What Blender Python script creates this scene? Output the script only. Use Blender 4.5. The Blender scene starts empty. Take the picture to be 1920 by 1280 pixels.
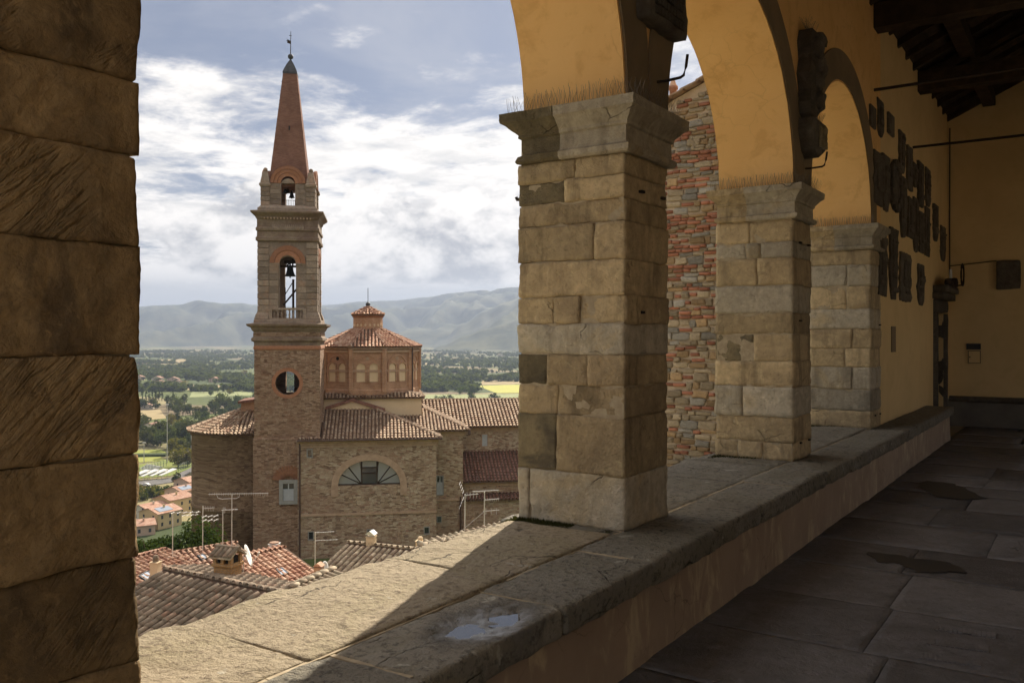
import bpy, bmesh, math, random
import numpy as np
from mathutils import Vector, Matrix
from mathutils import noise as mn

random.seed(7)
SC = bpy.context.scene
COL = SC.collection
R = math.radians

# ------------------------------------------------------------------ camera
CAM_H = 1.65
YAW = R(33.6)
F = 1636.0                     # focal length in pixels of the 1920 px wide photograph
HOR = 630.0                    # row of the horizon
cam = bpy.data.cameras.new('camera')
cam.lens = F / 1920 * 36.0
cam.shift_y = -(640 - HOR) / 1920
cam.clip_start = 0.05
cam.clip_end = 40000
camo = bpy.data.objects.new('camera', cam)
camo.location = (0, 0, CAM_H)
camo.rotation_euler = (R(90), 0, YAW)
COL.objects.link(camo)
SC.camera = camo

# ------------------------------------------------------------------ sun and sky
SUN_AZ = Vector((-0.300, 0.954, 0)).normalized()
SUN_EL = R(36)
TOSUN = Vector((SUN_AZ.x * math.cos(SUN_EL), SUN_AZ.y * math.cos(SUN_EL), math.sin(SUN_EL)))
sl = bpy.data.lights.new('sun', 'SUN')
sl.energy = 4.4
sl.angle = R(0.55)
sl.color = (1.0, 0.91, 0.76)
so = bpy.data.objects.new('sun', sl)
so.rotation_euler = (-TOSUN).to_track_quat('-Z', 'Y').to_euler()
COL.objects.link(so)

world = bpy.data.worlds.new('World')
SC.world = world
world.use_nodes = True


class NT:
    """small wrapper for building node trees"""
    def __init__(self, tree):
        self.t = tree
        tree.nodes.clear()

    def n(self, kind, ins=None, **attrs):
        nd = self.t.nodes.new(kind)
        for k, v in attrs.items():
            setattr(nd, k, v)
        if ins:
            for k, v in ins.items():
                s = nd.inputs[k]
                if isinstance(v, bpy.types.NodeSocket):
                    self.t.links.new(v, s)
                elif isinstance(v, bpy.types.Node):
                    self.t.links.new(v.outputs[0], s)
                else:
                    s.default_value = v
        return nd

    def math(self, op, a, b=None, c=None, clamp=False):
        ins = {0: a}
        if b is not None:
            ins[1] = b
        if c is not None:
            ins[2] = c
        return self.n('ShaderNodeMath', ins, operation=op, use_clamp=clamp).outputs[0]

    def vmath(self, op, a, b=None):
        ins = {0: a}
        if b is not None:
            ins[1] = b
        return self.n('ShaderNodeVectorMath', ins, operation=op).outputs[0]

    def noise(self, vec, scale, detail=4.0, rough=0.55, dist=0.0):
        return self.n('ShaderNodeTexNoise', {'Vector': vec, 'Scale': scale, 'Detail': detail,
                                             'Roughness': rough, 'Distortion': dist}).outputs[0]

    def ramp(self, val, lo, hi, a=0.0, b=1.0, smooth=True):
        nd = self.n('ShaderNodeMapRange', {'Value': val, 'From Min': lo, 'From Max': hi, 'To Min': a, 'To Max': b})
        if smooth:
            nd.interpolation_type = 'SMOOTHSTEP'
        nd.clamp = True
        return nd.outputs[0]

    def mix(self, fac, a, b, blend='MIX'):
        nd = self.n('ShaderNodeMix', data_type='RGBA', blend_type=blend)
        for idx, v in ((0, fac), (6, a), (7, b)):
            s = nd.inputs[idx]
            if isinstance(v, bpy.types.NodeSocket):
                self.t.links.new(v, s)
            else:
                s.default_value = v if idx == 0 else (tuple(v) + (1.0,))[:4]
        return nd.outputs[2]


def rgb(c):
    return (c[0], c[1], c[2], 1.0)


nt = NT(world.node_tree)
CL_LIGHT, CL_MID, CL_DARK = (6.2, 5.85, 5.45), (4.4, 4.25, 4.1), (2.1, 2.1, 2.2)
CL_VEIL, CL_LOW, SKY_TINT = (2.5, 2.6, 2.95), (3.6, 3.6, 3.65), (0.165, 0.19, 0.24)
tc = nt.n('ShaderNodeTexCoord').outputs['Generated']
sky = nt.n('ShaderNodeTexSky', sky_type='NISHITA', sun_disc=False)
sky.sun_elevation = SUN_EL
sky.sun_rotation = math.atan2(SUN_AZ.x, SUN_AZ.y)
sky.altitude = 350
sky.air_density = 1.0
sky.dust_density = 1.6
sky.ozone_density = 1.2
sep = nt.n('ShaderNodeSeparateXYZ', {0: tc})
dz = nt.math('MAXIMUM', sep.outputs[2], 0.0)
# flat cloud deck: direction projected on a plane far overhead
den = nt.math('ADD', dz, 0.07)
px = nt.math('DIVIDE', sep.outputs[0], den)
py = nt.math('DIVIDE', sep.outputs[1], den)
pv = nt.n('ShaderNodeCombineXYZ', {0: px, 1: py, 2: 3.7}).outputs[0]
pv2 = nt.n('ShaderNodeCombineXYZ', {0: px, 1: py, 2: 11.2}).outputs[0]
big = nt.noise(pv, 0.50, 2, 0.5, 0.2)
mid = nt.noise(pv, 1.9, 6, 0.60, 0.35)
fine = nt.noise(pv2, 6.0, 5, 0.68, 0.2)
cover = nt.math('ADD', nt.math('MULTIPLY', big, 0.8), nt.math('MULTIPLY', mid, 0.95))
cover = nt.math('ADD', cover, nt.math('MULTIPLY', fine, 0.30))
thr = nt.ramp(dz, 0.19, 0.30, 0.72, 1.07)
thr = nt.math('ADD', thr, nt.ramp(dz, 0.40, 0.62, 0.0, -0.34))
deck = nt.ramp(nt.math('SUBTRACT', cover, thr), 0.0, 0.26)
# thin veil over everything
veil = nt.math('ADD', nt.math('MULTIPLY', nt.ramp(nt.noise(pv2, 0.9, 5, 0.62, 0.9), 0.38, 0.72), 0.50), 0.22)
# heaped clouds above the hills
sv = nt.vmath('MULTIPLY', tc, (1.0, 1.0, 1.7))
h1 = nt.noise(sv, 5.2, 7, 0.58, 0.10)
up = nt.vmath('ADD', sv, (-0.006, 0.014, 0.040))
h2 = nt.noise(up, 5.2, 7, 0.58, 0.10)
band = nt.math('MULTIPLY', nt.ramp(dz, 0.050, 0.070), nt.ramp(dz, 0.09, 0.20, 1.0, 0.0))
lift = nt.math('ADD', h1, nt.math('MULTIPLY', band, 0.16))
heap = nt.math('MULTIPLY', nt.ramp(lift, 0.575, 0.615), nt.ramp(band, 0.0, 0.25))
shade = nt.ramp(nt.math('SUBTRACT', h1, h2), -0.10, 0.07)
heapcol = nt.mix(shade, CL_DARK, CL_LIGHT)
graydeck = nt.ramp(nt.math('ADD', nt.math('MULTIPLY', nt.noise(pv, 2.3, 5, 0.6, 0.2), 0.7), nt.math('MULTIPLY', fine, 0.35)), 0.40, 0.62)
deckcol = nt.mix(graydeck, CL_MID, CL_LIGHT)
# low grey stratus near the horizon
lown = nt.math('ADD', dz, nt.math('MULTIPLY', nt.math('SUBTRACT', nt.noise(nt.vmath('MULTIPLY', tc, (1, 1, 12)), 2.2, 3, 0.5), 0.5), 0.035))
low = nt.ramp(lown, 0.045, 0.068, 0.9, 0.0)
skyc = nt.mix(1.0, sky.outputs[0], SKY_TINT, 'MULTIPLY')
c = nt.mix(veil, skyc, CL_VEIL)
c = nt.mix(deck, c, deckcol)
c = nt.mix(heap, c, heapcol)
c = nt.mix(low, c, CL_LOW)
bg = nt.n('ShaderNodeBackground', {'Color': c, 'Strength': 0.10})
out = nt.n('ShaderNodeOutputWorld', {'Surface': bg.outputs[0]})

vs = SC.view_settings
SC.display_settings.display_device = 'sRGB'
vs.view_transform = 'Standard'
vs.look = 'None'
vs.exposure = 1.1
vs.gamma = 1.0
vs.use_curve_mapping = False
SC.render.engine = 'CYCLES'
cy = SC.cycles
cy.use_denoising = True
cy.use_adaptive_sampling = True
cy.adaptive_threshold = 0.02
cy.max_bounces = 6
cy.diffuse_bounces = 4
cy.glossy_bounces = 3
cy.transmission_bounces = 4
cy.volume_bounces = 0
cy.transparent_max_bounces = 8
cy.caustics_reflective = False
cy.caustics_refractive = False
cy.sample_clamp_indirect = 6.0

# ------------------------------------------------------------------ geometry helpers
FWD = Vector((-math.sin(YAW), math.cos(YAW), 0))
RGT = Vector((math.cos(YAW), math.sin(YAW), 0))
UP = Vector((0, 0, 1))
EYE = Vector((0, 0, CAM_H))


def at(u, v, d):
    return EYE + FWD * d + RGT * ((u - 960) / F * d) + UP * ((HOR - v) / F * d)


def on_z(u, v, z):
    return at(u, v, (CAM_H - z) * F / (v - HOR))


def on_x(u, v, x):
    return at(u, v, x / (FWD.x + RGT.x * (u - 960) / F))


def on_y(u, v, y):
    return at(u, v, y / (FWD.y + RGT.y * (u - 960) / F))


def fbm(p, octaves=4):
    return mn.fractal(p, 1.0, 2.1, octaves)


class MB:
    """collects faces, then links them as one mesh object"""
    def __init__(self):
        self.v = []
        self.f = []
        self.mi = []

    def face(self, pts, mi=0):
        b = len(self.v)
        self.v.extend(tuple(p) for p in pts)
        self.f.append(tuple(range(b, b + len(pts))))
        self.mi.append(mi)

    def box(self, x0, x1, y0, y1, z0, z1, mi=0, M=None):
        c = [Vector((x, y, z)) for z in (z0, z1) for y in (y0, y1) for x in (x0, x1)]
        if M is not None:
            c = [M @ p for p in c]
        b = len(self.v)
        self.v.extend(tuple(p) for p in c)
        for q in ((0, 2, 3, 1), (4, 5, 7, 6), (0, 1, 5, 4), (2, 6, 7, 3), (0, 4, 6, 2), (1, 3, 7, 5)):
            self.f.append(tuple(b + i for i in q))
            self.mi.append(mi)
        return self

    def loft(self, rings, mi=0, cap0=True, cap1=True, closed=True):
        b = len(self.v)
        n = len(rings[0])
        for r in rings:
            self.v.extend(tuple(p) for p in r)
        for i in range(len(rings) - 1):
            for j in range(n if closed else n - 1):
                k = (j + 1) % n
                self.f.append((b + i * n + j, b + i * n + k, b + (i + 1) * n + k, b + (i + 1) * n + j))
                self.mi.append(mi)
        if cap0:
            self.f.append(tuple(b + j for j in reversed(range(n))))
            self.mi.append(mi)
        if cap1:
            self.f.append(tuple(b + (len(rings) - 1) * n + j for j in range(n)))
            self.mi.append(mi)
        return self

    def rect_loft(self, prof, cx=0, cy=0, mi=0, M=None, cap0=True, cap1=True):
        """prof: (half width, z) or (half x, half y, z)"""
        rings = []
        for p in prof:
            hx, hy, z = (p[0], p[0], p[1]) if len(p) == 2 else p
            ring = [Vector((cx - hx, cy - hy, z)), Vector((cx + hx, cy - hy, z)), Vector((cx + hx, cy + hy, z)), Vector((cx - hx, cy + hy, z))]
            rings.append([M @ q for q in ring] if M is not None else ring)
        return self.loft(rings, mi, cap0, cap1)

    def lathe(self, prof, cx=0, cy=0, n=12, mi=0, a0=0.0, cap0=True, cap1=True, M=None):
        rings = []
        for r, z in prof:
            ring = [Vector((cx + r * math.cos(a0 + 2 * math.pi * k / n), cy + r * math.sin(a0 + 2 * math.pi * k / n), z)) for k in range(n)]
            rings.append([M @ q for q in ring] if M is not None else ring)
        return self.loft(rings, mi, cap0, cap1)

    def tube(self, pts, r, n=6, mi=0, r1=None):
        pts = [Vector(p) for p in pts]
        rings = []
        for i, p in enumerate(pts):
            d = (pts[min(i + 1, len(pts) - 1)] - pts[max(i - 1, 0)])
            if d.length < 1e-9:
                d = Vector((0, 0, 1))
            d.normalize()
            a = d.cross(Vector((0, 0, 1)) if abs(d.z) < 0.9 else Vector((1, 0, 0))).normalized()
            b = d.cross(a)
            rr = r if r1 is None else r + (r1 - r) * i / max(1, len(pts) - 1)
            rings.append([p + (a * math.cos(2 * math.pi * k / n) + b * math.sin(2 * math.pi * k / n)) * rr for k in range(n)])
        return self.loft(rings, mi)

    def extrude(self, poly, o, ex, ey, en, depth, mi=0):
        """poly in the (ex, ey) frame at o, pushed along en by depth"""
        r0 = [o + ex * p[0] + ey * p[1] for p in poly]
        r1 = [p + en * depth for p in r0]
        return self.loft([r0, r1], mi)

    def panel(self, x0, x1, z0, z1, T, holes=(), M=None, mi=0, seg=16, bottom=True):
        """wall slab in the xz plane, front at y = 0, back at y = T; holes are (xa, xb, low(x), high(x))"""
        M = M or Matrix()

        def q(a, b, c, d, y):
            pts = [Vector((a[0], y, a[1])), Vector((b[0], y, b[1])), Vector((c[0], y, c[1])), Vector((d[0], y, d[1]))]
            if y != 0:
                pts.reverse()
            self.face([M @ p for p in pts], mi)

        def rev(a, b):
            self.face([M @ Vector(p) for p in ((a[0], 0, a[1]), (b[0], 0, b[1]), (b[0], T, b[1]), (a[0], T, a[1]))], mi)
        xs = x0
        for xa, xb, lo, hi in sorted(holes, key=lambda h: h[0]):
            for y in (0, T):
                if xa > xs:
                    q((xs, z0), (xa, z0), (xa, z1), (xs, z1), y)
            for k in range(seg):
                # cosine spacing keeps round heads round
                a = xa + (xb - xa) * (0.5 - 0.5 * math.cos(math.pi * k / seg))
                b = xa + (xb - xa) * (0.5 - 0.5 * math.cos(math.pi * (k + 1) / seg))
                for y in (0, T):
                    if lo(a) > z0 + 1e-6 or lo(b) > z0 + 1e-6:
                        q((a, z0), (b, z0), (b, lo(b)), (a, lo(a)), y)
                    q((a, hi(a)), (b, hi(b)), (b, z1), (a, z1), y)
                if lo(a) > z0 + 1e-6:
                    rev((b, lo(b)), (a, lo(a)))
                rev((a, hi(a)), (b, hi(b)))
            rev((xa, lo(xa)), (xa, hi(xa)))
            rev((xb, hi(xb)), (xb, lo(xb)))
            xs = xb
        for y in (0, T):
            if x1 > xs:
                q((xs, z0), (x1, z0), (x1, z1), (xs, z1), y)
        rev((x0, z1), (x0, z0)); rev((x1, z0), (x1, z1)); rev((x1, z1), (x0, z1))
        if bottom:
            rev((x0, z0), (x1, z0))
        return self

    def mesh(self, name, mats, smooth=False):
        me = bpy.data.meshes.new(name)
        me.from_pydata(self.v, [], self.f)
        if not isinstance(mats, (list, tuple)):
            mats = [mats]
        for m in mats:
            me.materials.append(m)
        if len(mats) > 1:
            me.polygons.foreach_set('material_index', self.mi)
        if smooth:
            me.polygons.foreach_set('use_smooth', [True] * len(me.polygons))
        me.update()
        return me

    def build(self, name, mats, parent=None, smooth=False):
        return obj(name, self.mesh(name, mats, smooth), parent)


def obj(name, data, parent=None, M=None):
    o = bpy.data.objects.new(name, data)
    COL.objects.link(o)
    if parent is not None:
        o.parent = parent
    if M is not None:
        o.matrix_local = M
    return o


def thing(name, label, cat, loc=(0, 0, 0), rz=0.0, group=None):
    o = bpy.data.objects.new(name, None)
    o.empty_display_size = 0.2
    o.location = loc
    o.rotation_euler = (0, 0, rz)
    COL.objects.link(o)
    return tag(o, label, cat, group)


def tag(o, label, cat, group=None):
    o['label'] = label
    o['category'] = cat
    if group:
        o['group'] = group
    return o


def kind(o, k, label=None):
    o['kind'] = k
    if label:
        o['label'] = label
    return o


def copy_tree(o, parent=None):
    c = o.copy()
    COL.objects.link(c)
    if parent is not None:
        c.parent = parent
    for ch in o.children:
        copy_tree(ch, c)
    return c


def rough_mesh(name, size, mats, step=0.05, r=0.015, amp=0.008, seed=0, freq=5.0, maxn=40, flake=0.0, chip=0.0):
    """a stone with worn rounded edges and an uneven surface, centred on the origin"""
    h = Vector(size) * 0.5
    n = [max(2, min(maxn, int(math.ceil(s / step)))) for s in size]
    so_ = Vector((seed * 7.31 % 97, seed * 3.77 % 89, seed * 5.13 % 83))
    idx = {}
    vs_ = []
    fs = []
    r = min(r, min(h) * 0.6)

    def vert(i, j, k):
        key = (i, j, k)
        if key in idx:
            return idx[key]
        p = Vector((-h.x + 2 * h.x * i / n[0], -h.y + 2 * h.y * j / n[1], -h.z + 2 * h.z * k / n[2]))
        rr = r * max(0.25, 1.0 + 1.3 * mn.noise(p * 7.0 + so_))
        if chip:
            rr += chip * max(0.0, mn.fractal(p * 6.0 + so_ * 1.3, 1.0, 2.0, 3) + 0.05)
            rr = min(rr, min(h) * 0.8)
        qx = max(-h.x + rr, min(h.x - rr, p.x)); qy = max(-h.y + rr, min(h.y - rr, p.y)); qz = max(-h.z + rr, min(h.z - rr, p.z))
        q = Vector((qx, qy, qz))
        d = p - q
        if d.length > 1e-9:
            d.normalize()
        f = fbm(p * freq + so_, 4)
        a = amp * max(f, -0.55)
        if flake:
            g = mn.fractal(p * freq * 0.45 + so_ * 1.7, 1.0, 2.0, 5)
            st = g * 3.0
            a += flake * (math.floor(st) + min(1.0, (st - math.floor(st)) * 7.0)) / 3.0
        p = q + d * (rr + a)
        idx[key] = len(vs_)
        vs_.append(tuple(p))
        return idx[key]
    for ax in range(3):
        b, c_ = (ax + 1) % 3, (ax + 2) % 3
        for side in (0, n[ax]):
            for i in range(n[b]):
                for j in range(n[c_]):
                    ids = []
                    for (ii, jj) in ((i, j), (i + 1, j), (i + 1, j + 1), (i, j + 1)):
                        k = [0, 0, 0]
                        k[ax] = side; k[b] = ii; k[c_] = jj
                        ids.append(vert(*k))
                    if side == 0:
                        ids.reverse()
                    fs.append(ids)
    me = bpy.data.meshes.new(name)
    me.from_pydata(vs_, [], fs)
    for m in (mats if isinstance(mats, (list, tuple)) else [mats]):
        me.materials.append(m)
    me.polygons.foreach_set('use_smooth', [True] * len(me.polygons))
    me.update()
    return me


def rough_block(name, lo, hi, mat, parent=None, **kw):
    lo = Vector(lo); hi = Vector(hi)
    me = rough_mesh(name, hi - lo, mat, **kw)
    o = obj(name, me, parent)
    o.location = (lo + hi) * 0.5
    return o


# ------------------------------------------------------------------ materials
def new_mat(name):
    m = bpy.data.materials.new(name)
    m.use_nodes = True
    return m, NT(m.node_tree)


def coords(t, offset=True):
    tc_ = t.n('ShaderNodeTexCoord').outputs['Object']
    if not offset:
        return tc_
    rnd = t.n('ShaderNodeObjectInfo').outputs['Random']
    o3 = t.n('ShaderNodeCombineXYZ', {0: t.math('MULTIPLY', rnd, 37.0), 1: t.math('MULTIPLY', rnd, 71.0), 2: t.math('MULTIPLY', rnd, 53.0)}).outputs[0]
    return t.vmath('ADD', tc_, o3)


def finish(t, color, rough=0.9, bump=None, bstr=0.4, bdist=0.02, spec=0.3, metallic=0.0, extra=None):
    ins = {'Base Color': color if isinstance(color, bpy.types.NodeSocket) else rgb(color), 'Roughness': rough,
           'Specular IOR Level': spec, 'Metallic': metallic}
    if bump is not None:
        bn = t.n('ShaderNodeBump', {'Height': bump, 'Strength': bstr, 'Distance': bdist})
        ins['Normal'] = bn.outputs[0]
    if extra:
        ins.update(extra)
    p = t.n('ShaderNodeBsdfPrincipled', ins)
    t.n('ShaderNodeOutputMaterial', {'Surface': p.outputs[0]})
    return p


def M_stone(name, c1, c2, c3=None, scale=3.0, bump=0.5, bdist=0.02, rough=0.92, objvar=0.22, spots=None, veins=True, offset=True, streaks=0.0, tool=False):
    m, t = new_mat(name)
    v = coords(t, offset)
    n1 = t.noise(v, scale, 6, 0.6, 0.4)
    n2 = t.noise(v, scale * 6.0, 6, 0.65)
    n3 = t.noise(v, scale * 0.6, 4, 0.6, 1.2)
    col = t.mix(t.ramp(n1, 0.35, 0.65), c1, c2)
    if c3:
        col = t.mix(t.math('MULTIPLY', t.ramp(n3, 0.50, 0.68), 0.85), col, c3)
    if spots:
        s1 = t.noise(v, scale * 2.3, 5, 0.7, 0.6)
        col = t.mix(t.math('MULTIPLY', t.ramp(s1, 0.60, 0.72), 0.75), col, spots)
    col = t.mix(t.ramp(n2, 0.25, 0.75, 0.0, 0.35), col, (0.05, 0.04, 0.03))
    col = t.mix(t.math('MULTIPLY', t.ramp(t.noise(v, scale * 9.0, 5, 0.7, 0.3), 0.54, 0.70), 0.5), col, tuple(x * 0.38 for x in c2))
    col = t.mix(t.math('MULTIPLY', t.ramp(t.noise(v, scale * 4.0, 5, 0.7, 0.8), 0.56, 0.70), 0.4), col, tuple(min(0.75, x * 1.35) for x in c1))
    if streaks:
        sv_ = t.vmath('MULTIPLY', v, (5.0, 5.0, 0.7))
        col = t.mix(t.math('MULTIPLY', t.ramp(t.noise(sv_, 1.0, 5, 0.65, 0.3), 0.50, 0.68), streaks), col, (0.10, 0.075, 0.045))
    if objvar:
        rnd = t.n('ShaderNodeObjectInfo').outputs['Random']
        val = t.math('ADD', t.math('MULTIPLY', rnd, 2 * objvar), 1.0 - objvar)
        hsv = t.n('ShaderNodeHueSaturation', {'Value': val, 'Color': col})
        col = hsv.outputs[0]
    h = t.math('ADD', t.math('MULTIPLY', n1, 0.8), t.math('MULTIPLY', n2, 0.45))
    if veins:
        # sparse cracks and flake edges
        d_ = t.n('ShaderNodeTexNoise', {'Vector': v, 'Scale': 2.5, 'Detail': 5.0}).outputs[1]
        wv = t.vmath('ADD', v, t.vmath('MULTIPLY', d_, (0.5, 0.5, 0.25)))
        vo = t.n('ShaderNodeTexVoronoi', {'Vector': wv, 'Scale': 1.9}, feature='DISTANCE_TO_EDGE').outputs[0]
        ck = t.math('MULTIPLY', t.ramp(vo, 0.0, 0.008, 1.0, 0.0), t.ramp(t.noise(v, 1.7, 4), 0.57, 0.64))
        h = t.math('SUBTRACT', h, t.math('MULTIPLY', ck, 1.1))
        col = t.mix(t.math('MULTIPLY', ck, 0.45), col, (0.03, 0.025, 0.02))
        n4 = t.noise(v, scale * 24.0, 3, 0.7)
        h = t.math('ADD', h, t.math('MULTIPLY', n4, 0.25))
    if tool:
        # slanting strokes left by the mason's point
        rot = t.n('ShaderNodeVectorRotate', {'Vector': v, 'Angle': -0.8, 'Axis': (1.0, 0.0, 0.0)}).outputs[0]
        wv2 = t.vmath('MULTIPLY', rot, (4.0, 6.0, 42.0))
        tm = t.ramp(t.noise(wv2, 1.0, 4, 0.6, 0.6), 0.40, 0.66)
        h = t.math('SUBTRACT', h, t.math('MULTIPLY', t.math('MULTIPLY', tm, t.ramp(t.noise(v, 2.6, 4), 0.50, 0.66)), 0.55))
    finish(t, col, rough, h, bump, bdist)
    return m


def M_simple(name, c1, c2=None, scale=4.0, rough=0.8, bump=0.15, metallic=0.0, objvar=0.0, spec=0.3, bdist=0.01):
    m, t = new_mat(name)
    v = coords(t)
    n1 = t.noise(v, scale, 5, 0.6, 0.2)
    col = t.mix(t.ramp(n1, 0.3, 0.7), c1, c2 or tuple(x * 0.8 for x in c1))
    if objvar:
        rnd = t.n('ShaderNodeObjectInfo').outputs['Random']
        val = t.math('ADD', t.math('MULTIPLY', rnd, 2 * objvar), 1.0 - objvar)
        col = t.n('ShaderNodeHueSaturation', {'Value': val, 'Color': col}).outputs[0]
    finish(t, col, rough, n1, bump, bdist, spec, metallic)
    return m


def M_plaster(name, c1, c2, crack=0.5, stain=None, scale=1.4, stain_amt=0.5, streak=False, rough=0.93):
    m, t = new_mat(name)
    v = coords(t, False)
    n1 = t.noise(v, scale, 6, 0.6, 0.3)
    n2 = t.noise(v, scale * 18, 4, 0.6)
    col = t.mix(t.ramp(n1, 0.32, 0.68), c1, c2)
    # hairline cracks
    d = t.n('ShaderNodeTexNoise', {'Vector': v, 'Scale': 3.0, 'Detail': 4.0})
    wv = t.vmath('ADD', v, t.vmath('MULTIPLY', d.outputs[1], (0.35, 0.35, 0.35)))
    vo = t.n('ShaderNodeTexVoronoi', {'Vector': wv, 'Scale': 3.2}, feature='DISTANCE_TO_EDGE').outputs[0]
    ck = t.math('MULTIPLY', t.ramp(vo, 0.0, 0.018, 1.0, 0.0), t.ramp(t.noise(v, 1.1, 3), 0.47, 0.62))
    col = t.mix(t.math('MULTIPLY', ck, crack), col, tuple(x * 0.45 for x in c1))
    if stain:
        sv_ = t.vmath('MULTIPLY', v, (1.0, 1.0, 0.35)) if streak else v
        s1 = t.noise(sv_, scale * 3.4, 7, 0.68, 0.5)
        col = t.mix(t.math('MULTIPLY', t.ramp(s1, 0.50, 0.66), stain_amt), col, stain)
    h = t.math('ADD', t.math('MULTIPLY', n1, 0.6), t.math('MULTIPLY', n2, 0.12))
    h = t.math('SUBTRACT', h, t.math('MULTIPLY', ck, 0.15))
    finish(t, col, rough, h, 0.35, 0.02, 0.2)
    return m


def M_masonry(name, colors, mortar, bw=0.45, bh=0.16, warp=0.12, msize=0.02, bump=0.6, big=None, dark=None):
    """coursed rubble too small in the picture to build stone by stone"""
    m, t = new_mat(name)
    tc_ = t.n('ShaderNodeTexCoord').outputs['Object']
    s = t.n('ShaderNodeSeparateXYZ', {0: tc_})
    uu = t.math('ADD', s.outputs[0], s.outputs[1])
    flat = t.n('ShaderNodeCombineXYZ', {0: uu, 1: s.outputs[2], 2: 0.0}).outputs[0]
    d = t.n('ShaderNodeTexNoise', {'Vector': flat, 'Scale': 2.2, 'Detail': 3.0}).outputs[1]
    wv = t.vmath('ADD', flat, t.vmath('MULTIPLY', t.vmath('SUBTRACT', d, (0.5, 0.5, 0.5)), (warp * 2, warp, 0)))
    br = t.n('ShaderNodeTexBrick', {'Vector': wv, 'Color1': rgb((0, 0, 0)), 'Color2': rgb((1, 1, 1)), 'Mortar': rgb((0.5, 0.5, 0.5)), 'Scale': 1.0,
                                    'Mortar Size': msize, 'Mortar Smooth': 0.3, 'Brick Width': bw, 'Row Height': bh}, offset=0.45, squash=0.8, squash_frequency=3)
    pick = t.math('ADD', t.math('MULTIPLY', br.outputs[0], 0.75), t.math('MULTIPLY', t.noise(flat, 5.0, 3), 0.35))
    ramp = t.n('ShaderNodeValToRGB', {0: pick})
    el = ramp.color_ramp.elements
    while len(el) < len(colors):
        el.new(0.5)
    for i, cc in enumerate(colors):
        el[i].position = i / (len(colors) - 1) * 0.9 + 0.05
        el[i].color = rgb(cc)
    col = t.mix(br.outputs[1], ramp.outputs[0], mortar)
    n1 = t.noise(flat, 0.55, 6, 0.65, 0.5)
    col = t.mix(t.ramp(n1, 0.40, 0.72, 0.0, 0.45), col, dark or tuple(x * 0.55 for x in colors[0]))
    if big:
        n2 = t.noise(flat, 0.35, 4, 0.6, 1.0)
        col = t.mix(t.ramp(n2, 0.5, 0.66, 0.0, 0.6), col, big)
    fine_ = t.noise(flat, 14.0, 4, 0.7)
    col = t.mix(t.ramp(fine_, 0.25, 0.75, 0.0, 0.35), col, (0.03, 0.02, 0.015))
    h = t.math('ADD', t.math('MULTIPLY', br.outputs[1], -0.8), t.math('MULTIPLY', fine_, 0.6))
    finish(t, col, 0.95, h, bump, 0.06, 0.15)
    return m


def M_rubble(name, colors, mortar, su=2.7, sz=7.5, msize=0.08, bump=0.8, dark=(0.10, 0.06, 0.035), patch=None):
    """irregular coursed rubble seen from far off"""
    m, t = new_mat(name)
    tc_ = t.n('ShaderNodeTexCoord').outputs['Object']
    s = t.n('ShaderNodeSeparateXYZ', {0: tc_})
    uu = t.math('ADD', s.outputs[0], s.outputs[1])
    flat = t.n('ShaderNodeCombineXYZ', {0: uu, 1: s.outputs[2], 2: 0.0}).outputs[0]
    st = t.n('ShaderNodeCombineXYZ', {0: t.math('MULTIPLY', uu, su), 1: t.math('MULTIPLY', s.outputs[2], sz), 2: 0.0}).outputs[0]
    d = t.n('ShaderNodeTexNoise', {'Vector': flat, 'Scale': 1.3, 'Detail': 3.0}).outputs[1]
    wv = t.vmath('ADD', st, t.vmath('MULTIPLY', t.vmath('SUBTRACT', d, (0.5, 0.5, 0.5)), (0.7, 0.7, 0)))
    v1 = t.n('ShaderNodeTexVoronoi', {'Vector': wv, 'Scale': 1.0, 'Randomness': 0.85}, voronoi_dimensions='2D')
    v2 = t.n('ShaderNodeTexVoronoi', {'Vector': wv, 'Scale': 1.0, 'Randomness': 0.85}, voronoi_dimensions='2D', feature='DISTANCE_TO_EDGE')
    pk = t.n('ShaderNodeSeparateColor', {0: v1.outputs[1]})
    ramp = t.n('ShaderNodeValToRGB', {0: pk.outputs[0]})
    el = ramp.color_ramp.elements
    while len(el) < len(colors):
        el.new(0.5)
    for i, cc in enumerate(colors):
        el[i].position = i / (len(colors) - 1)
        el[i].color = rgb(cc)
    joint = t.ramp(v2.outputs[0], 0.0, msize, 1.0, 0.0)
    jn = t.noise(flat, 2.4, 4, 0.7)
    jcol = t.mix(t.ramp(jn, 0.40, 0.62), mortar, dark)
    col = t.mix(t.math('MULTIPLY', joint, 0.85), ramp.outputs[0], jcol)
    n1 = t.noise(flat, 0.5, 6, 0.65, 0.6)
    col = t.mix(t.ramp(n1, 0.42, 0.72, 0.0, 0.4), col, tuple(x * 0.6 for x in colors[1]))
    if patch:
        n2 = t.noise(flat, 0.30, 4, 0.6, 1.0)
        col = t.mix(t.ramp(n2, 0.52, 0.64, 0.0, 0.55), col, patch)
    fine_ = t.noise(flat, 11.0, 4, 0.7)
    col = t.mix(t.ramp(fine_, 0.35, 0.75, 0.0, 0.45), col, dark)
    h = t.math('ADD', t.math('MULTIPLY', joint, -0.8), t.math('MULTIPLY', fine_, 0.7))
    finish(t, col, 0.95, h, bump, 0.06, 0.15)
    return m


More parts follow.
